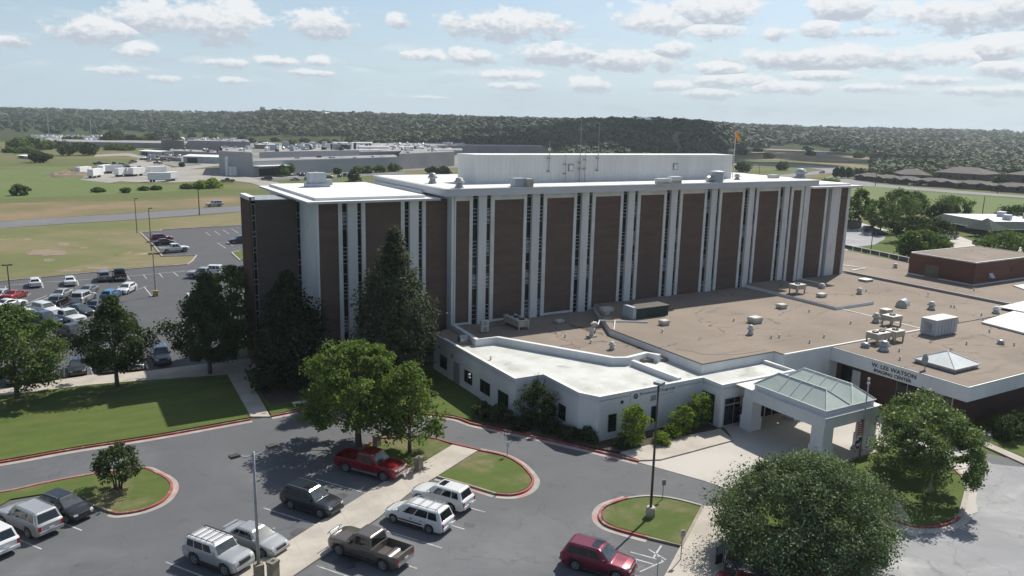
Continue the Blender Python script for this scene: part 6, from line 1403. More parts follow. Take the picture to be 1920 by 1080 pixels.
for s in (-1, 1):
    a = R(12); x1, y1 = s*0.95*cos(a), s*0.95*sin(a)
    ar_ = MB().tube([(0, 0, 8.25), (x1*0.55, y1*0.55, 8.32), (x1, y1, 8.5)], 0.055, 6).build('arm', 'pole_gray', t, True)
    MB().rbox((x1*1.25, y1*1.25, 8.55), (0.6, 0.4, 0.16), a).build('lamp_head', 'pole_dark', ar_, True)
LL = 'lamp posts of the left car park'
def carlamp(u, v, top, lb, base=None, arms=1, m='pole_dark', grp=LL):
    g = G(u, v); h = HZ(u, top, g); t = thing('street_lamp', lb, 'lamp post', g, 0, grp)
    if base: MB().box(-0.35, 0.35, -0.35, 0.35, 0, 0.9).build('base', base, t, True)
    MB().tube([(0, 0, 0), (0, 0, h)], [0.10, 0.07], 8).build('pole', m, t, True)
    for s in ((1,) if arms == 1 else (-1, 1)): MB().box(0.1*s if s > 0 else -0.7, 0.7 if s > 0 else -0.1, -0.2, 0.2, h-0.12, h+0.06).build('lamp_head', 'pole_dark', t, True)
mat('yellow_base', (0.42, 0.33, 0.08), None, 1, 0.8)
carlamp(257, 437, 372, 'thin dark lamp post, left of the two at the upper lot corner')
carlamp(284, 470, 390, 'thin dark lamp post, right of the two, beside the dark red suv')
carlamp(292, 555, 475, 'lamp post on a yellow base in the middle of the left car park', 'yellow_base', 2, 'pole_gray')
carlamp(20, 560, 496, 'lamp post at the left picture edge behind the red car', None, 2)
carlamp(1633, 468, 396, 'dark two headed lamp post by the curved drive right of the tower', None, 2, 'pole_dark', 'lamp posts on the right')
def upole(u, v, top, lb, arm=True):
    g = G(u, v); h = HZ(u, top, g); t = thing('utility_pole', lb, 'utility pole', g, 0, 'wooden utility poles')
    MB().tube([(0, 0, 0), (0, 0, h)], [0.17, 0.11], 7).build('pole', 'wood_pole', t, True)
    if arm: MB().rbox((0, 0, h-0.5), (1.4, 0.1, 0.1), 0.4).build('crossarm', 'wood_pole', t, True)
upole(374, 403, 352, 'wooden pole beside the far road left of the tower'); upole(1680, 404, 367, 'wooden pole in the green field, left of two', False); upole(1842, 400, 368, 'wooden pole in the green field, right of two')
upole(1641, 349, 322, 'pole with a white lamp by the brick row', False); upole(1423, 330, 308, 'thin pole beside the curved road', False); upole(1870, 363, 342, 'pole at the right part of the brick row', False)
def sign_post(u, v, top, lb, plate, m='sign_white', cat='sign', w=0.3):
    g = G(u, v); h = HZ(u, top, g); t = thing('sign_post', lb, cat, g)
    MB().tube([(0, 0, 0), (0, 0, h)], 0.035, 6).build('post', 'pole_gray', t, True)
    if plate: MB().rbox((0, -0.05, h-plate/2), (w, 0.03, plate), R(-31)).build('plate', m, t, True)
sign_post(951, 857, 828, 'small sign post on the grass island kerb seen edge on', 0.45)
sign_post(1242, 938, 899, 'thin sign post behind the tall dark lamp post', 0.45, 'pole_gray')
sign_post(1276, 1052, 993, 'sign post at the walk beside the grass island corner', 0.45, 'galv')
sign_post(1232, 1084, 1042, 'parking sign post in front of the maroon suv', 0.4, 'sign_white')
t = thing('notice_stand', 'black framed notice stand on the walk under the juniper tree', 'sign', (*G(1347, 1062)[:2], 0.125))
MB().box(-0.3, 0.3, -0.04, 0.04, 0.1, 1.4).build('frame', 'black', t, True); MB().box(-0.25, 0.25, -0.05, -0.041, 0.8, 1.35).build('panel', 'door_gray', t, True)
MB().tube([(0.45, 0, 0), (0.45, 0, 2.4)], 0.03, 6).build('post', 'black', t, True)
def bin_(u, v, lb, z=0.13, h=1.15, m='bin_tan'):
    t = thing('trash_bin', lb, 'trash bin', (*G(u, v)[:2], z), R(31))
    MB().prism([(-0.3, -0.25), (0.3, -0.25), (0.3, 0.25), (-0.3, 0.25)], 0, h*0.85).build('body', m, t, True)
    MB().box(-0.33, 0.33, -0.28, 0.28, h*0.85, h).build('lid', m, t, True); MB().box(-0.14, 0.14, -0.1, 0.1, h, h+0.01).build('opening', 'black', t, True)
bin_(513, 1086, 'tan pebbled trash bin beside the two armed lamp post'); bin_(785, 884, 'dark topped trash bin in tree shade near the red pickup'); bin_(707, 838, 'tan bin behind the red pickup under the leafy tree', 0.12, 1.0)
# flag pole
g = G(1611, 862); fx, fy = g[0], g[1]
t = thing('flag_pole', 'white flag pole with a round finial in front of the canopy', 'flag pole', (fx, fy, 0.1))
MB().tube([(0, 0, 0), (0, 0, 7.2)], [0.09, 0.055], 10).build('pole', 'pole_alu', t, True, True)
MB().lathe(0, 0, [(0.02, 7.2), (0.10, 7.28), (0.12, 7.38), (0.08, 7.48), (0.01, 7.52)], 12).build('finial', 'white_paint', t, True, True)
MB().lathe(0, 0, [(0.10, 6.9), (0.13, 6.95), (0.13, 7.05), (0.08, 7.1)], 12).build('truck', 'white_paint', t, True, True)
def flag(name, label, z1, cols, w, blue):
    root = thing(name, label, 'flag', (fx, fy, z1))
    m = len(cols); h = w
    for i, (mt, a, b2) in enumerate(cols):
        vs = []; n = 9
        for k in range(n):
            s = k/(n-1); x = -0.07-0.75*s-0.05*sin(s*9)*1.2; y = 0.13*sin(s*11)
            for f in (a, b2): vs.append((x-0.02*f, y, -f*h-0.55*s*s*0.9))
        MB().add(vs, [(2*k, 2*k+2, 2*k+3, 2*k+1) for k in range(n-1)]).build('stripe', mt, root, True)
    if blue:
        vs = []; 
        for k in range(5):
            s = k/4*0.42; x = -0.07-0.75*s-0.05*sin(s*9)*1.2; y = 0.13*sin(s*11)
            for f in (0, 0.54): vs.append((x-0.02*f, y-0.012, -f*h-0.55*s*s*0.9))
        MB().add(vs, [(2*k, 2*k+2, 2*k+3, 2*k+1) for k in range(4)]).build('canton', 'blue_cloth', root, True)
st_ = [('red_cloth' if i % 2 == 0 else 'white_cloth', i/13, (i+1)/13) for i in range(13)]
flag('flag', 'limp striped flag hanging at half staff on the flag pole', 3.8, st_, 1.25, True)
flag('flag', 'smaller blue white and red flag hanging low on the flag pole', 2.1, [('blue_cloth', 0, 0.4), ('white_cloth', 0.4, 0.7), ('red_cloth', 0.7, 1.0)], 0.8, False)
dm = thing('dumpster', 'dark brown dumpster behind the right corner of the tower', 'dumpster', G(1598, 428))
MB().box(-2.5, 2.5, -1.2, 1.2, 0, 2.2).build('body', 'pole_dark', dm, True); MB().box(-2.6, 2.6, -1.3, 1.3, 2.2, 2.35).build('lid', 'black', dm, True)
bh = thing('retaining_wall', 'white wall stub at the car park beside the dark trees', 'wall', G(354, 572))
MB().box(0, 0.3, -3.5, 1.5, 0, 1.6).build('wall', 'white_paint', bh, True)
bn = thing('bench', 'low white bench on the grass behind the leafy tree', 'bench', G(562, 762))
MB().box(-0.7, 0.7, -0.2, 0.2, 0.4, 0.5).build('seat', 'concrete_pale', bn, True)
for x in (-0.5, 0.5): MB().box(x-0.08, x+0.08, -0.18, 0.18, 0, 0.4).build('leg', 'concrete_pale', bn, True)

# ------------------------------------------------------------------ factory and far buildings
def farbox(name, lb, cat, p0, p1, depth, top, wall, roof, parapet=0.4, base=None, win=None, hov=None):
    a = Vector(G(*p0)); c = Vector(G(*p1)); h = hov or HZ(p0[0], top, a); d = (c-a).normalized(); n = ((a+c)/2).normalized()
    t = thing(name, lb, cat, a); L = (c-a).length
    q = [Vector((0, 0, 0)), d*L, d*L+n*depth, n*depth]
    MB().prism([(v.x, v.y) for v in q], -0.3, h).build('wall', wall, t, True)
    i = [d*0.6+n*0.6, d*(L-0.6)+n*0.6, d*(L-0.6)+n*(depth-0.6), d*0.6+n*(depth-0.6)]
    MB().prism([(v.x, v.y) for v in i], h, h+0.25).build('roof', roof, t, True)
    return t, d, n, L, h
def clutter(t, d, n, L, dep, h, k, seed, mats=('galv', 'pole_dark', 'far_white', 'unit_gray'), hs=(0.6, 2.4), part='roof_unit'):
    r = random.Random(seed)
    for i in range(k):
        p = d*(L*(0.04+0.92*r.random()))+n*(dep*(0.05+0.9*r.random())); w = 0.8+2.0*r.random(); hh = hs[0]+(hs[1]-hs[0])*r.random()
        if r.random() < 0.45: mb = MB().lathe(p.x, p.y, [(w*0.4, h), (w*0.4, h+hh*0.7), (w*0.6, h+hh*0.75), (w*0.3, h+hh)], 8)
        else: mb = MB().rbox((p.x, p.y, h+hh/2), (w*1.3, w, hh), r.random())
        mb.build(part, mats[r.randrange(len(mats))], t, True)
t, d, n, L, h = farbox('factory_building', 'tall gray factory block at the left end of the plant', 'factory', (412, 327), (475, 331), 55, 284, 'far_gray', 'far_roof')
clutter(t, d, n, L, 55, h, 8, 1)
for i, (u, w, tp) in enumerate(((426, 5, 294), (434, 9, 312), (441, 9, 312), (452, 2, 292))):
    p = Vector(G(u, 328.5))-t.location; hh = HZ(u, tp, G(u, 328.5)); MB().tube([(p.x-n.x*2, p.y-n.y*2, 0), (p.x-n.x*2, p.y-n.y*2, hh)], w*0.13, 10).build('silo', 'far_white' if w > 4 else 'pole_dark', t, True)
t, d, n, L, h = farbox('factory_building', 'long low gray factory front wall behind the round trees', 'factory', (475, 331), (748, 318), 28, 303, 'far_gray', 'far_roof')
cn = MB(); p = d*3; cn.rbox((p.x-n.x*3+d.x*8, p.y-n.y*3+d.y*8, 5.0), (18, 7, 0.4), math.atan2(d.y, d.x)); cn.build('loading_canopy', 'far_white', t, True)
MB().rbox((p.x-n.x*0.2+d.x*8, p.y-n.y*0.2+d.y*8, 1.8), (15, 0.6, 3.4), math.atan2(d.y, d.x)).build('loading_dock', 'black', t, True)
clutter(t, d, n, L, 24, h, 8, 3, hs=(0.4, 1.2))
b0 = Vector(G(478, 331)); c0 = Vector(G(640, 323)); 
def farbox2(name, lb, cat, a, d, L, n, depth, h, wall, roof, k, seed, off=0, hs=(0.6, 2.4)):
    t = thing(name, lb, cat, tuple(a)); q = [Vector((0, 0, 0)), d*L, d*L+n*depth, n*depth]
    MB().prism([(v.x, v.y) for v in q], -0.3, h).build('wall', wall, t, True)
    i = [d*0.5+n*0.5, d*(L-0.5)+n*0.5, d*(L-0.5)+n*(depth-0.5), d*0.5+n*(depth-0.5)]
    MB().prism([(v.x, v.y) for v in i], h, h+0.25).build('roof', roof, t, True)
    clutter(t, d, n, L, depth, h, k, seed, hs=hs); return t
farbox2('factory_building', 'higher gray factory hall behind the low front wall, with rows of roof fans', 'factory', b0+n*28.2, d, (c0-b0).length*1.25, n, 75, HZ(500, 285, G(500, 322)), 'far_gray', 'far_roof', 60, 5, hs=(1.2, 4.0))
t = farbox2('factory_building', 'middle purple gray factory hall with white roof ducts', 'factory', Vector(G(655, 318))+n*30, d, 95, n, 110, HZ(700, 289, G(700, 316)), 'far_purple', 'far_roof', 34, 6, hs=(0.8, 2.6))
def duct(t, u0, u1, v, z, r=1.0, m='far_white', nm='roof_duct'):
    a = Vector(G(u0, v, z)); c = Vector(G(u1, v, z)); l = t.location
    MB().tube([tuple(a-l), tuple(c-l)], r, 8).build(nm, m, t, True)
duct(t, 672, 728, 276, 10.5, 0.9); duct(t, 668, 714, 282, 9.0, 0.7); duct(t, 748, 790, 276, 9.5, 0.7); duct(t, 813, 866, 281, 9.5, 0.8)
t, d2, n2, L2, h2 = farbox('factory_building', 'right gray factory hall with the white awning', 'factory', (748, 318), (852, 311), 80, 289, 'far_purple', 'far_roof')
clutter(t, d2, n2, L2, 80, h2, 26, 8)
aw = thing('awning_shed', 'bright white flat awning over parked trailers at the factory', 'shed', G(766, 315))
a = Vector(G(764, 315)); c = Vector(G(812, 313)); dd = (c-a).normalized(); nn_ = Vector((-dd.y, dd.x, 0)); L_ = (c-a).length; hh = HZ(766, 303, a)
MB().prism([(v.x, v.y) for v in (Vector((0, 0, 0)), dd*L_, dd*L_+nn_*16, nn_*16)], hh, hh+0.5).build('roof', 'far_white', aw, True)
for f in (0.02, 0.34, 0.66, 0.98): MB().box(dd.x*L_*f-0.2, dd.x*L_*f+0.2, dd.y*L_*f-0.2, dd.y*L_*f+0.2, 0, hh).build('post', 'pole_gray', aw, True)
MB().rbox((dd.x*L_*0.3+nn_.x*5, dd.y*L_*0.3+nn_.y*5, 1.7), (L_*0.3, 4, 3.2), math.atan2(dd.y, dd.x)).build('container', 'unit_gray', aw, True)
t, d3, n3, L3, h3 = farbox('factory_building', 'back row of the factory with a long white pipe on its roof', 'factory', (600, 296), (880, 290), 70, 275, 'far_purple', 'far_roof')
clutter(t, d3, n3, L3, 70, h3, 30, 9); duct(t, 622, 698, 268.5, 9.5, 0.9); duct(t, 830, 850, 268, 9.0, 0.8)
for u in (641, 662, 672, 684): 
    p = Vector(G(u, 262, 10))-t.location; MB().tube([(p.x, p.y, 8), (p.x, p.y, 15)], 0.5, 6).build('exhaust_stack', 'pole_dark', t, True)
for i, (p0, p1, dep, tp, lb, wl) in enumerate((((478, 279), (520, 280), 25, 271, 'low brown plant hall left of the far field', 'far_tan'), ((527, 284), (600, 286), 30, 276, 'low purple gray plant hall behind the roof fans', 'far_purple'), ((560, 277), (590, 277.5), 18, 270, 'small pale plant hall beside the far curved road', 'far_gray'), ((594, 281), (655, 283), 20, 273, 'plant hall under the row of exhaust stacks', 'far_tan'),
    ((700, 281), (790, 282), 30, 271, 'long back hall of the plant with pale roof edge', 'far_gray'), ((750, 270), (780, 270.5), 15, 260, 'square block rising behind the plant', 'far_tan'), ((796, 282), (862, 284), 25, 270, 'back hall left of the long low warehouse', 'far_purple'), ((800, 268), (850, 269), 18, 262, 'low hall with white vents at the edge of the woods', 'far_purple'), ((390, 272), (440, 273), 20, 264, 'pale hall at the back left of the plant', 'far_gray'), ((262, 300), (300, 302), 10, 296, 'low open shed by the brown plant', 'far_tan'), ((300, 300), (340, 303), 14, 294, 'dark low shed behind the yard trucks', 'far_purple'))):
    t, d3, n3, L3, h3 = farbox('factory_building', lb, 'factory', p0, p1, dep, tp, wl, 'far_roof' if i % 3 else 'far_white'); clutter(t, d3, n3, L3, dep, h3, 9, 50+i, hs=(0.6, 2.2))
t, d3, n3, L3, h3 = farbox('warehouse', 'long low gray warehouse behind the left end of the penthouse', 'warehouse', (866, 290), (1018, 291), 30, 273, 'far_purple', 'far_roof')
t, d3, n3, L3, h3 = farbox('factory_building', 'pale factory block at the back left with cluttered white roof', 'factory', (352, 283), (470, 285), 60, 264, 'far_purple', 'far_roof')
clutter(t, d3, n3, L3, 60, h3, 34, 12, ('far_white', 'galv', 'far_white', 'unit_gray'))
t, d3, n3, L3, h3 = farbox('factory_building', 'low gray hall between the back left block and the tall block', 'factory', (318, 291), (420, 296), 35, 283, 'far_purple', 'far_roof'); clutter(t, d3, n3, L3, 35, h3, 12, 13)
t, d3, n3, L3, h3 = farbox('factory_building', 'brown scaffold like plant left of the white silo', 'factory', (303, 281), (345, 284), 25, 262, 'far_tan', 'far_roof'); clutter(t, d3, n3, L3, 25, h3, 16, 14, ('far_tan', 'pole_dark'), (1, 5), 'process_unit')
sl_ = thing('silo', 'white upright silo before the back left factory block', 'silo', G(342.5, 279)); MB().lathe(0, 0, [(2.2, 0), (2.2, 8.5), (1.6, 9.3), (0.2, 9.8)], 14).build('tank', 'far_white', sl_, True)
for k in range(3): MB().lathe(0, 0, [(2.25, 2.2+k*2.3), (2.25, 2.4+k*2.3)], 14).build('band', 'galv', sl_, True)
def shed(p0, p1, top, dep, lb, wall='unit_gray'):
    a = Vector(G(*p0)); c = Vector(G(*p1)); h = HZ(p0[0], top, a); d = (c-a).normalized(); n = Vector((-d.y, d.x, 0)); L = (c-a).length; t = thing('shed', lb, 'shed', a)
    MB().prism([(v.x, v.y) for v in (Vector((0, 0, 0)), d*L, d*L+n*dep, n*dep)], -0.2, h*0.82).build('wall', wall, t, True)
    e0, e1, e2, e3 = d*-0.6-n*0.6, d*(L+0.6)-n*0.6, d*(L+0.6)+n*(dep+0.6), d*-0.6+n*(dep+0.6); r0, r1 = d*-0.6+n*dep/2, d*(L+0.6)+n*dep/2
    z0 = h*0.82; MB().add([(*e0[:2], z0), (*e1[:2], z0), (*r1[:2], h), (*r0[:2], h), (*e2[:2], z0), (*e3[:2], z0)], [(0, 1, 2, 3), (3, 2, 4, 5), (0, 3, 5), (1, 4, 2)]).build('roof', 'far_white', t, True)
    p = d*L*0.25-n*0.05; MB().rbox((p.x, p.y, h*0.33), (L*0.28, 0.2, h*0.62), math.atan2(d.y, d.x)).build('opening', 'black', t, True)
shed((344, 305), (412, 307), 290, 18, 'open sided shed with pale roof left of the tall factory block'); shed((262, 291), (300, 293), 281, 12, 'low shed with pale roof at the yard road'); shed((34, 296), (64, 299), 290, 8, 'far small shed with pale roof at the left', 'far_gray')
TGp = 'white trailers parked in the yard'
def trailer(u, v, hd, L, lb):
    g = G(u, v); t = thing('trailer', lb, 'trailer', (g[0], g[1], 0.05), R(hd), TGp)
    MB().box(-L/2, L/2, -1.25, 1.25, 1.0, 3.9).build('box', 'far_white', t, True)
    MB().box(-L/2+0.1, L/2-0.1, -0.5, 0.5, 0.8, 1.0).build('chassis', 'pole_dark', t, True)
    for x in (-L/2+1.2, -L/2+2.4):
        for y in (-1.0, 1.0): MB().tube([(x, y-0.15, 0.5), (x, y+0.15, 0.5)], 0.5, 10).build('wheel', 'rubber', t, True)
    MB().box(L/2-2.2, L/2-2.0, -0.7, 0.7, 0, 0.9).build('landing_gear', 'pole_dark', t, True)
for (u, v, hd, L, lb) in ((157, 329, 55, 9, 'white trailer at the left end of the yard'), (180, 333, 62, 10, 'nearest long white trailer beside the dirt mound'), (196, 325, 70, 12, 'white trailer behind the nearest one'), (214, 325, 10, 8, 'short white trailer in the second row'), (231, 331, 48, 9, 'white trailer in the middle of the yard, left of three'), (247, 330, 48, 9, 'white trailer in the middle of the yard, centre of three'), (258, 330, 48, 9, 'white trailer in the middle of the yard, right of three'), (294, 328, 30, 9, 'white trailer beside the round island'), (299, 341, -5, 9, 'long gray white trailer nearest the ditch'), (323, 339, 40, 6, 'short white trailer at the right end near the ditch')): trailer(u, v, hd, L, lb)
YG = 'dark machines and vehicles in the yard'
yn = ['far left of the row', 'second in the far row', 'third in the far row', 'middle of the far row', 'behind the middle trailers', 'right of the middle trailers', 'by the yard entrance', 'under the sandy bank', 'beside the long low shed', 'at the right end of the yard', 'before the brown plant']
for i, (u, v, ty, cc) in enumerate(((185, 309, 'pickup', 'slate'), (200, 312, 'pickup', 'black'), (214, 309, 'suv', 'charcoal'), (228, 312, 'pickup', 'black'), (241, 317, 'bigpickup', 'slate'), (262, 318, 'bigpickup', 'gray'), (249, 306, 'pickup', 'black'), (280, 303, 'bigpickup', 'gray'), (297, 308, 'bigpickup', 'charcoal'), (310, 303, 'bigpickup', 'maroon'), (268, 321, 'bigpickup', 'silver'))):
    g = G(u, v); make_car(ty, cc, 'dark work truck in the trailer yard, '+yn[i], 'truck', YG, (g[0], g[1], 0.06), R(10+i*37))
mnd = thing('dirt_mound', 'brown dirt mound left of the trailers', 'mound', G(133, 330))
rg = np.random.default_rng(3); vs = []; fs = []
for i in range(7):
    for k in range(16):
        r = 8.5*i/6; a = 2*pi*k/16; vs.append((r*cos(a)*1.3, r*sin(a), max(0, 2.2*(1-(i/6)**1.6)+(0.5*rg.random() if i < 6 else 0))))
MB().add(vs, [(i*16+k, i*16+(k+1) % 16, (i+1)*16+(k+1) % 16, (i+1)*16+k) for i in range(6) for k in range(16)]).build('heap', 'dirt', mnd, True)
# long warehouse, sales lot and masts far left
t, d3, n3, L3, h3 = farbox('warehouse', 'very long dark warehouse far away on the left', 'warehouse', (30, 274), (380, 279), 60, 264.5, 'far_purple', 'far_roof')
MB().rbox((d3.x*L3*0.02, d3.y*L3*0.02, h3*0.5), (12, 1.5, h3), math.atan2(d3.y, d3.x)).build('end_bay', 'far_gray', t, True)
VG = 'white vehicles on the far sales lot'
first = None; r5 = random.Random(8); k = 0
ORD = ['first', 'second', 'third', 'fourth', 'fifth', 'sixth', 'seventh', 'eighth', 'ninth', 'tenth', 'eleventh', 'twelfth', 'thirteenth', 'fourteenth', 'fifteenth', 'sixteenth', 'last']
for row in range(4):
    for j in range(17):
        u = 62+j*8.4+row*2+r5.random()*2; v = 256.6+row*2.3
        if r5.random() < 0.18: continue
        g = G(u, v)
        if first is None:
            first = thing('parked_van', 'tiny white vehicle at the left end of the farthest row on the far sales lot', 'van', g, 0, VG)
            MB().box(-2.6, 2.6, -1, 1, 0.5, 1.3).build('body', 'far_white', first, True); MB().prism([(-2.4, -0.9), (1.3, -0.9), (1.3, 0.9), (-2.4, 0.9)], 1.3, 2.3).build('cabin', 'far_white', first, True)
        else: copy_thing(first, g, r5.random()*3, 'tiny white vehicle on the far sales lot, row %s, %s along it' % (('farthest', 'second', 'third', 'nearest')[row], ORD[j]))
for u, v, tp, lb in ((92.5, 260, 216, 'tall thin mast over the far sales lot, left'), (171.5, 260, 217, 'tall thin mast over the far sales lot, right')):
    g = G(u, v); h = HZ(u, tp, g); t = thing('light_mast', lb, 'mast', g); MB().tube([(0, 0, 0), (0, 0, h)], [0.6, 0.35], 6).build('mast', 'galv', t, True); MB().box(-1.2, 1.2, -0.4, 0.4, h, h+0.8).build('lamp_cluster', 'galv', t, True)
# water tower on the hill
def on_hill(u, r): d = ray(u, 230); a = math.atan2(d[1], d[0]); x, y = r*cos(a), r*sin(a); return (x, y, float(hgt(x, y)))
g = on_hill(493.5, 1850); d_ = ray(493.5, 199.5); zt = CH+d_[2]/math.hypot(d_[0], d_[1])*1850-g[2]
t = thing('water_tower', 'tiny mushroom shaped water tower on the horizon', 'water tower', g)
MB().tube([(0, 0, 0), (0, 0, zt-9)], 2.0, 8).build('stem', 'far_gray', t, True); MB().lathe(0, 0, [(1.5, zt-11), (5.0, zt-8), (6.5, zt-5), (5.5, zt-1.5), (1, zt)], 14).build('tank', 'far_gray', t, True)
bd = thing('bird', 'distant dark bird in the sky right of the water tower', 'bird', tuple(np.array([0, 0, CH])+ray(525, 202)/np.linalg.norm(ray(525, 202))*160))
MB().add([(-0.5, 0, 0.12), (0, 0.15, 0), (0, -0.12, 0), (0.5, 0, 0.1), (0, 0.02, -0.06), (0, 0.02, 0.05)], [(0, 1, 5), (0, 5, 2), (0, 4, 1), (0, 2, 4), (3, 5, 1), (3, 2, 5), (3, 1, 4), (3, 4, 2)]).build('body', 'black', bd, True)
for i, (u, r, w, lb) in enumerate(((617, 1620, 13, 'white house roof on the wooded ridge'), (1208, 960, 9, 'pale house half hidden on top of the dark hill'), (1700, 1500, 10, 'tiny pale house in the far woods at right'))):
    g = on_hill(u, r); t = thing('house', lb, 'house', (g[0], g[1], g[2]+3)); MB().box(-w, w, -5, 5, -4, 3.4).build('wall', 'far_gray', t, True)
    MB().add([(-w-1, -6, 3.4), (w+1, -6, 3.4), (w+1, 6, 3.4), (-w-1, 6, 3.4), (-w, 0, 6), (w, 0, 6)], [(0, 1, 5, 4), (2, 3, 4, 5), (0, 4, 3), (1, 2, 5), (3, 2, 1, 0)]).build('roof', 'far_white', t, True)
# brick row houses on the right, hipped roofs with gabled porches
def rowhouse(p0, p1, dep, h, lb, gables, roof='shingle', wall='house_brick', rise=1.7, name='row_house'):
    a = Vector(G(*p0)); c = Vector(G(*p1)); d = (c-a).normalized(); n = Vector((-d.y, d.x, 0)); n = n if n.dot(a) > 0 else -n; L = (c-a).length; t = thing(name, lb, 'house', a)
    MB().prism([tuple(v[:2]) for v in (Vector((0, 0, 0)), d*L, d*L+n*dep, n*dep)], -0.3, h).build('wall', wall, t, True)
    e = [d*-0.7-n*0.7, d*(L+0.7)-n*0.7, d*(L+0.7)+n*(dep+0.7), d*-0.7+n*(dep+0.7)]; r0, r1 = d*min(dep/2, L*0.3)+n*dep/2, d*(L-min(dep/2, L*0.3))+n*dep/2
    MB().add([(*v[:2], h) for v in e]+[(*r0[:2], h+rise), (*r1[:2], h+rise)], [(0, 1, 5, 4), (1, 2, 5), (2, 3, 4, 5), (3, 0, 4), (3, 2, 1, 0)]).build('roof', roof, t, True)
    for i in range(gables):
        s = L*(i+0.5)/gables; b0_ = d*s; w = 3.2
        pts = [(b0_-d*w-n*2.2), (b0_+d*w-n*2.2), (b0_+d*w+n*2), (b0_-d*w+n*2)]
        MB().add([(*pts[0][:2], h-0.2), (*pts[1][:2], h-0.2), (*pts[2][:2], h-0.2), (*pts[3][:2], h-0.2), (*(b0_-n*2.2)[:2], h+0.9), (*(b0_+n*4)[:2], h+0.9)], [(0, 4, 5, 3), (1, 2, 5, 4), (0, 1, 4), (3, 5, 2), (3, 2, 1, 0)]).build('porch_gable', roof, t, True)
        q_ = b0_-n*0.05+d*1.0; MB().rbox((q_.x, q_.y, 1.3), (1.0, 0.3, 2.1), math.atan2(d.y, d.x)).build('door', 'pole_dark', t, True)
    nw = max(2, int(L/7))
    for i in range(nw):
        q_ = d*(L*(i+0.3)/nw)-n*0.05; MB().rbox((q_.x, q_.y, 1.6), (1.6, 0.2, 1.2), math.atan2(d.y, d.x)).build('window', 'glass_dark', t, True)
    return t
for i, (p0, p1, gb, lb) in enumerate((((1602, 337), (1634, 340), 1, 'first brick house of the row, at its left end'), ((1636, 340.5), (1668, 343.5), 1, 'second brick house of the row from the left'), ((1670, 344), (1714, 347.5), 2, 'third brick house of the row'), ((1716, 348), (1788, 352), 3, 'fourth brick house of the row, behind the white pickup'), ((1790, 353), (1856, 357), 2, 'fifth brick house of the row with dark porches'), ((1858, 358), (1935, 363), 2, 'last brick house of the row at the right edge'))):
    rowhouse(p0, p1, 12, 2.7, lb, gb)
rowhouse((1690, 338), (1745, 340), 20, 3.5, 'wide brown roofed house behind the third row house', 0, 'shingle_brown', rise=3)
rowhouse((1752, 334), (1842, 340), 26, 4.0, 'largest brown roofed building behind the row', 0, 'shingle_brown', rise=3.6)
rowhouse((1885, 340), (1990, 348), 26, 4.5, 'brown roofed building at the right picture edge', 0, 'shingle_brown', rise=3.6)
t, d3, n3, L3, h3 = farbox('shed', 'long low white shed roof behind the brick row', 'shed', (1682, 323), (1728, 325), 8, 318, 'far_white', 'far_white')
t, d3, n3, L3, h3 = farbox('shed', 'pale flat building between the two brown roofs', 'shed', (1844, 336), (1872, 338), 14, 328, 'far_gray', 'far_white')
t, d3, n3, L3, h3 = farbox('shed', 'pale shed at the foot of the bare slope right of the penthouse', 'shed', (1530, 295), (1550, 295), 8, 287, 'far_gray', 'far_gray')
# office with green metal mansard and white flat roof
a = Vector(G(1757, 423)); c = Vector(G(1850, 441)); d = (c-a).normalized(); n = Vector((-d.y, d.x, 0)); n = n if n.dot(a) > 0 else -n; L = (c-a).length
t = thing('office_building', 'low office with dark green metal eaves and a white flat roof', 'office', a)
h = HZ(1757, 408, a)
MB().prism([tuple(v[:2]) for v in (Vector((0, 0, 0)), d*L, d*L+n*26, n*26)], -0.2, h-0.5).build('wall', 'house_brick', t, True)
o0, o1 = [-d*1.5-n*1.8, d*(L+1.5)-n*1.8, d*(L+1.5)+n*27, -d*1.5+n*27], [d*0.8+n*0.8, d*(L-0.8)+n*0.8, d*(L-0.8)+n*25, d*0.8+n*25]
MB().add([(*v[:2], h-0.6) for v in o0]+[(*v[:2], h+1.3) for v in o1], [(0, 1, 5, 4), (1, 2, 6, 5), (2, 3, 7, 6), (3, 0, 4, 7), (3, 2, 1, 0)]).build('mansard', 'green_roof', t, True)
MB().prism([tuple(v[:2]) for v in o1], h+1.25, h+1.34).build('roof', 'roof_white', t, True)
MB().strip([tuple(v[:2]) for v in o0], -0.1, 0.1, h-0.75, h-0.55, True).build('gutter', 'unit_gray', t, True)
for f, g2 in ((0.35, 0.6), (0.75, 0.4), (0.55, 0.8)):
    p = d*L*f+n*26*g2; MB().rbox((p.x, p.y, h+2.1), (3.2, 2, 1.5), 0.3).build('roof_unit', 'unit_gray', t, True)
p = d*(L+3)-n*3; vs = [(p.x-4, p.y-4, h-0.2), (p.x+4, p.y-4, h-0.2), (p.x+4, p.y+4, h-0.2), (p.x-4, p.y+4, h-0.2), (p.x, p.y, h+2.8)]
MB().add(vs, [(0, 1, 4), (1, 2, 4), (2, 3, 4), (3, 0, 4), (3, 2, 1, 0)]).build('porch_roof', 'green_roof', t, True)
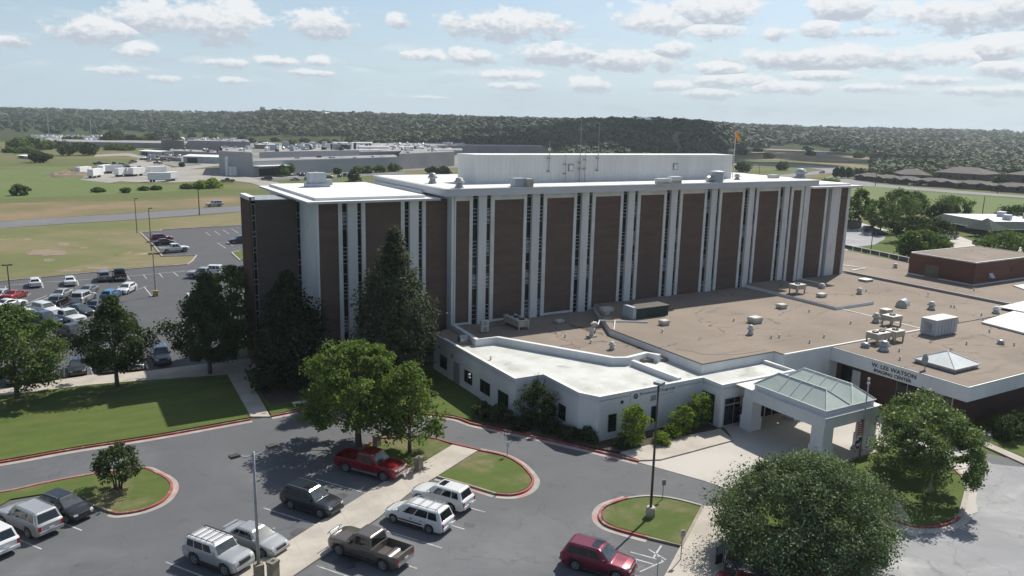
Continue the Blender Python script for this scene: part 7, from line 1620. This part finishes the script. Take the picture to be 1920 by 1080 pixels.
for x, y in ((-3.3, -3.3), (3.3, -3.3)): MB().box(p.x+x-0.4, p.x+x+0.4, p.y+y-0.4, p.y+y+0.4, 0, h-0.2).build('porch_column', 'house_brick', t, True)
nw = 8
for i in range(nw):
    q_ = d*(L*(i+0.4)/nw)-n*0.05; MB().rbox((q_.x, q_.y, 1.5), (2.0, 0.2, 1.4), math.atan2(d.y, d.x)).build('window', 'glass_dark', t, True)

# ------------------------------------------------------------------ haze
HAZE = 0.00011
hm = bpy.data.materials.new('haze'); hm.use_nodes = True; hm.node_tree.nodes.clear()
hv = hm.node_tree.nodes.new('ShaderNodeVolumePrincipled'); ho = hm.node_tree.nodes.new('ShaderNodeOutputMaterial')
hv.inputs['Color'].default_value = (0.86, 0.95, 1.0, 1); hv.inputs['Density'].default_value = HAZE; hv.inputs['Anisotropy'].default_value = 0.2
hm.node_tree.links.new(hv.outputs[0], ho.inputs['Volume'])
hb = MB().box(-3900, 3900, -3900, 3900, -28, 62).build('haze', hm); tag(hb, kind='stuff')
S.cycles.volume_bounces = 0
# one real cumulus cloud high up outside the picture: its shadow darkens the hill right of the centre
d_ = ray(1235, 230); a_ = math.atan2(d_[1], d_[0]); cxx, cyy = 900*cos(a_), 900*sin(a_)
cxx += SUN.x/SUN.z*1100; cyy += SUN.y/SUN.z*1100
mat('cloud', (0.8, 0.8, 0.8), None, 0.01, 1.0)
rg = np.random.default_rng(21); Vs = []; Fs = []; kk = 0
for i in range(60):
    uu = rg.normal(); ww = rg.normal(); px_ = cxx-uu*115*sin(a_)+ww*95*cos(a_); py_ = cyy+uu*115*cos(a_)+ww*95*sin(a_)
    s_ = 22+55*rg.random()**1.3; v_ = iv*np.array([s_, s_, s_*0.5])*(1+0.06*rg.normal(size=(len(iv), 1)))+np.array([px_, py_, 1100+25*rg.random()])
    Vs.append(v_); Fs.append(jf+kk); kk += len(iv)
co = np_mesh('cloud', np.concatenate(Vs), np.concatenate(Fs), 'cloud', smooth=True); tag(co, kind='stuff')
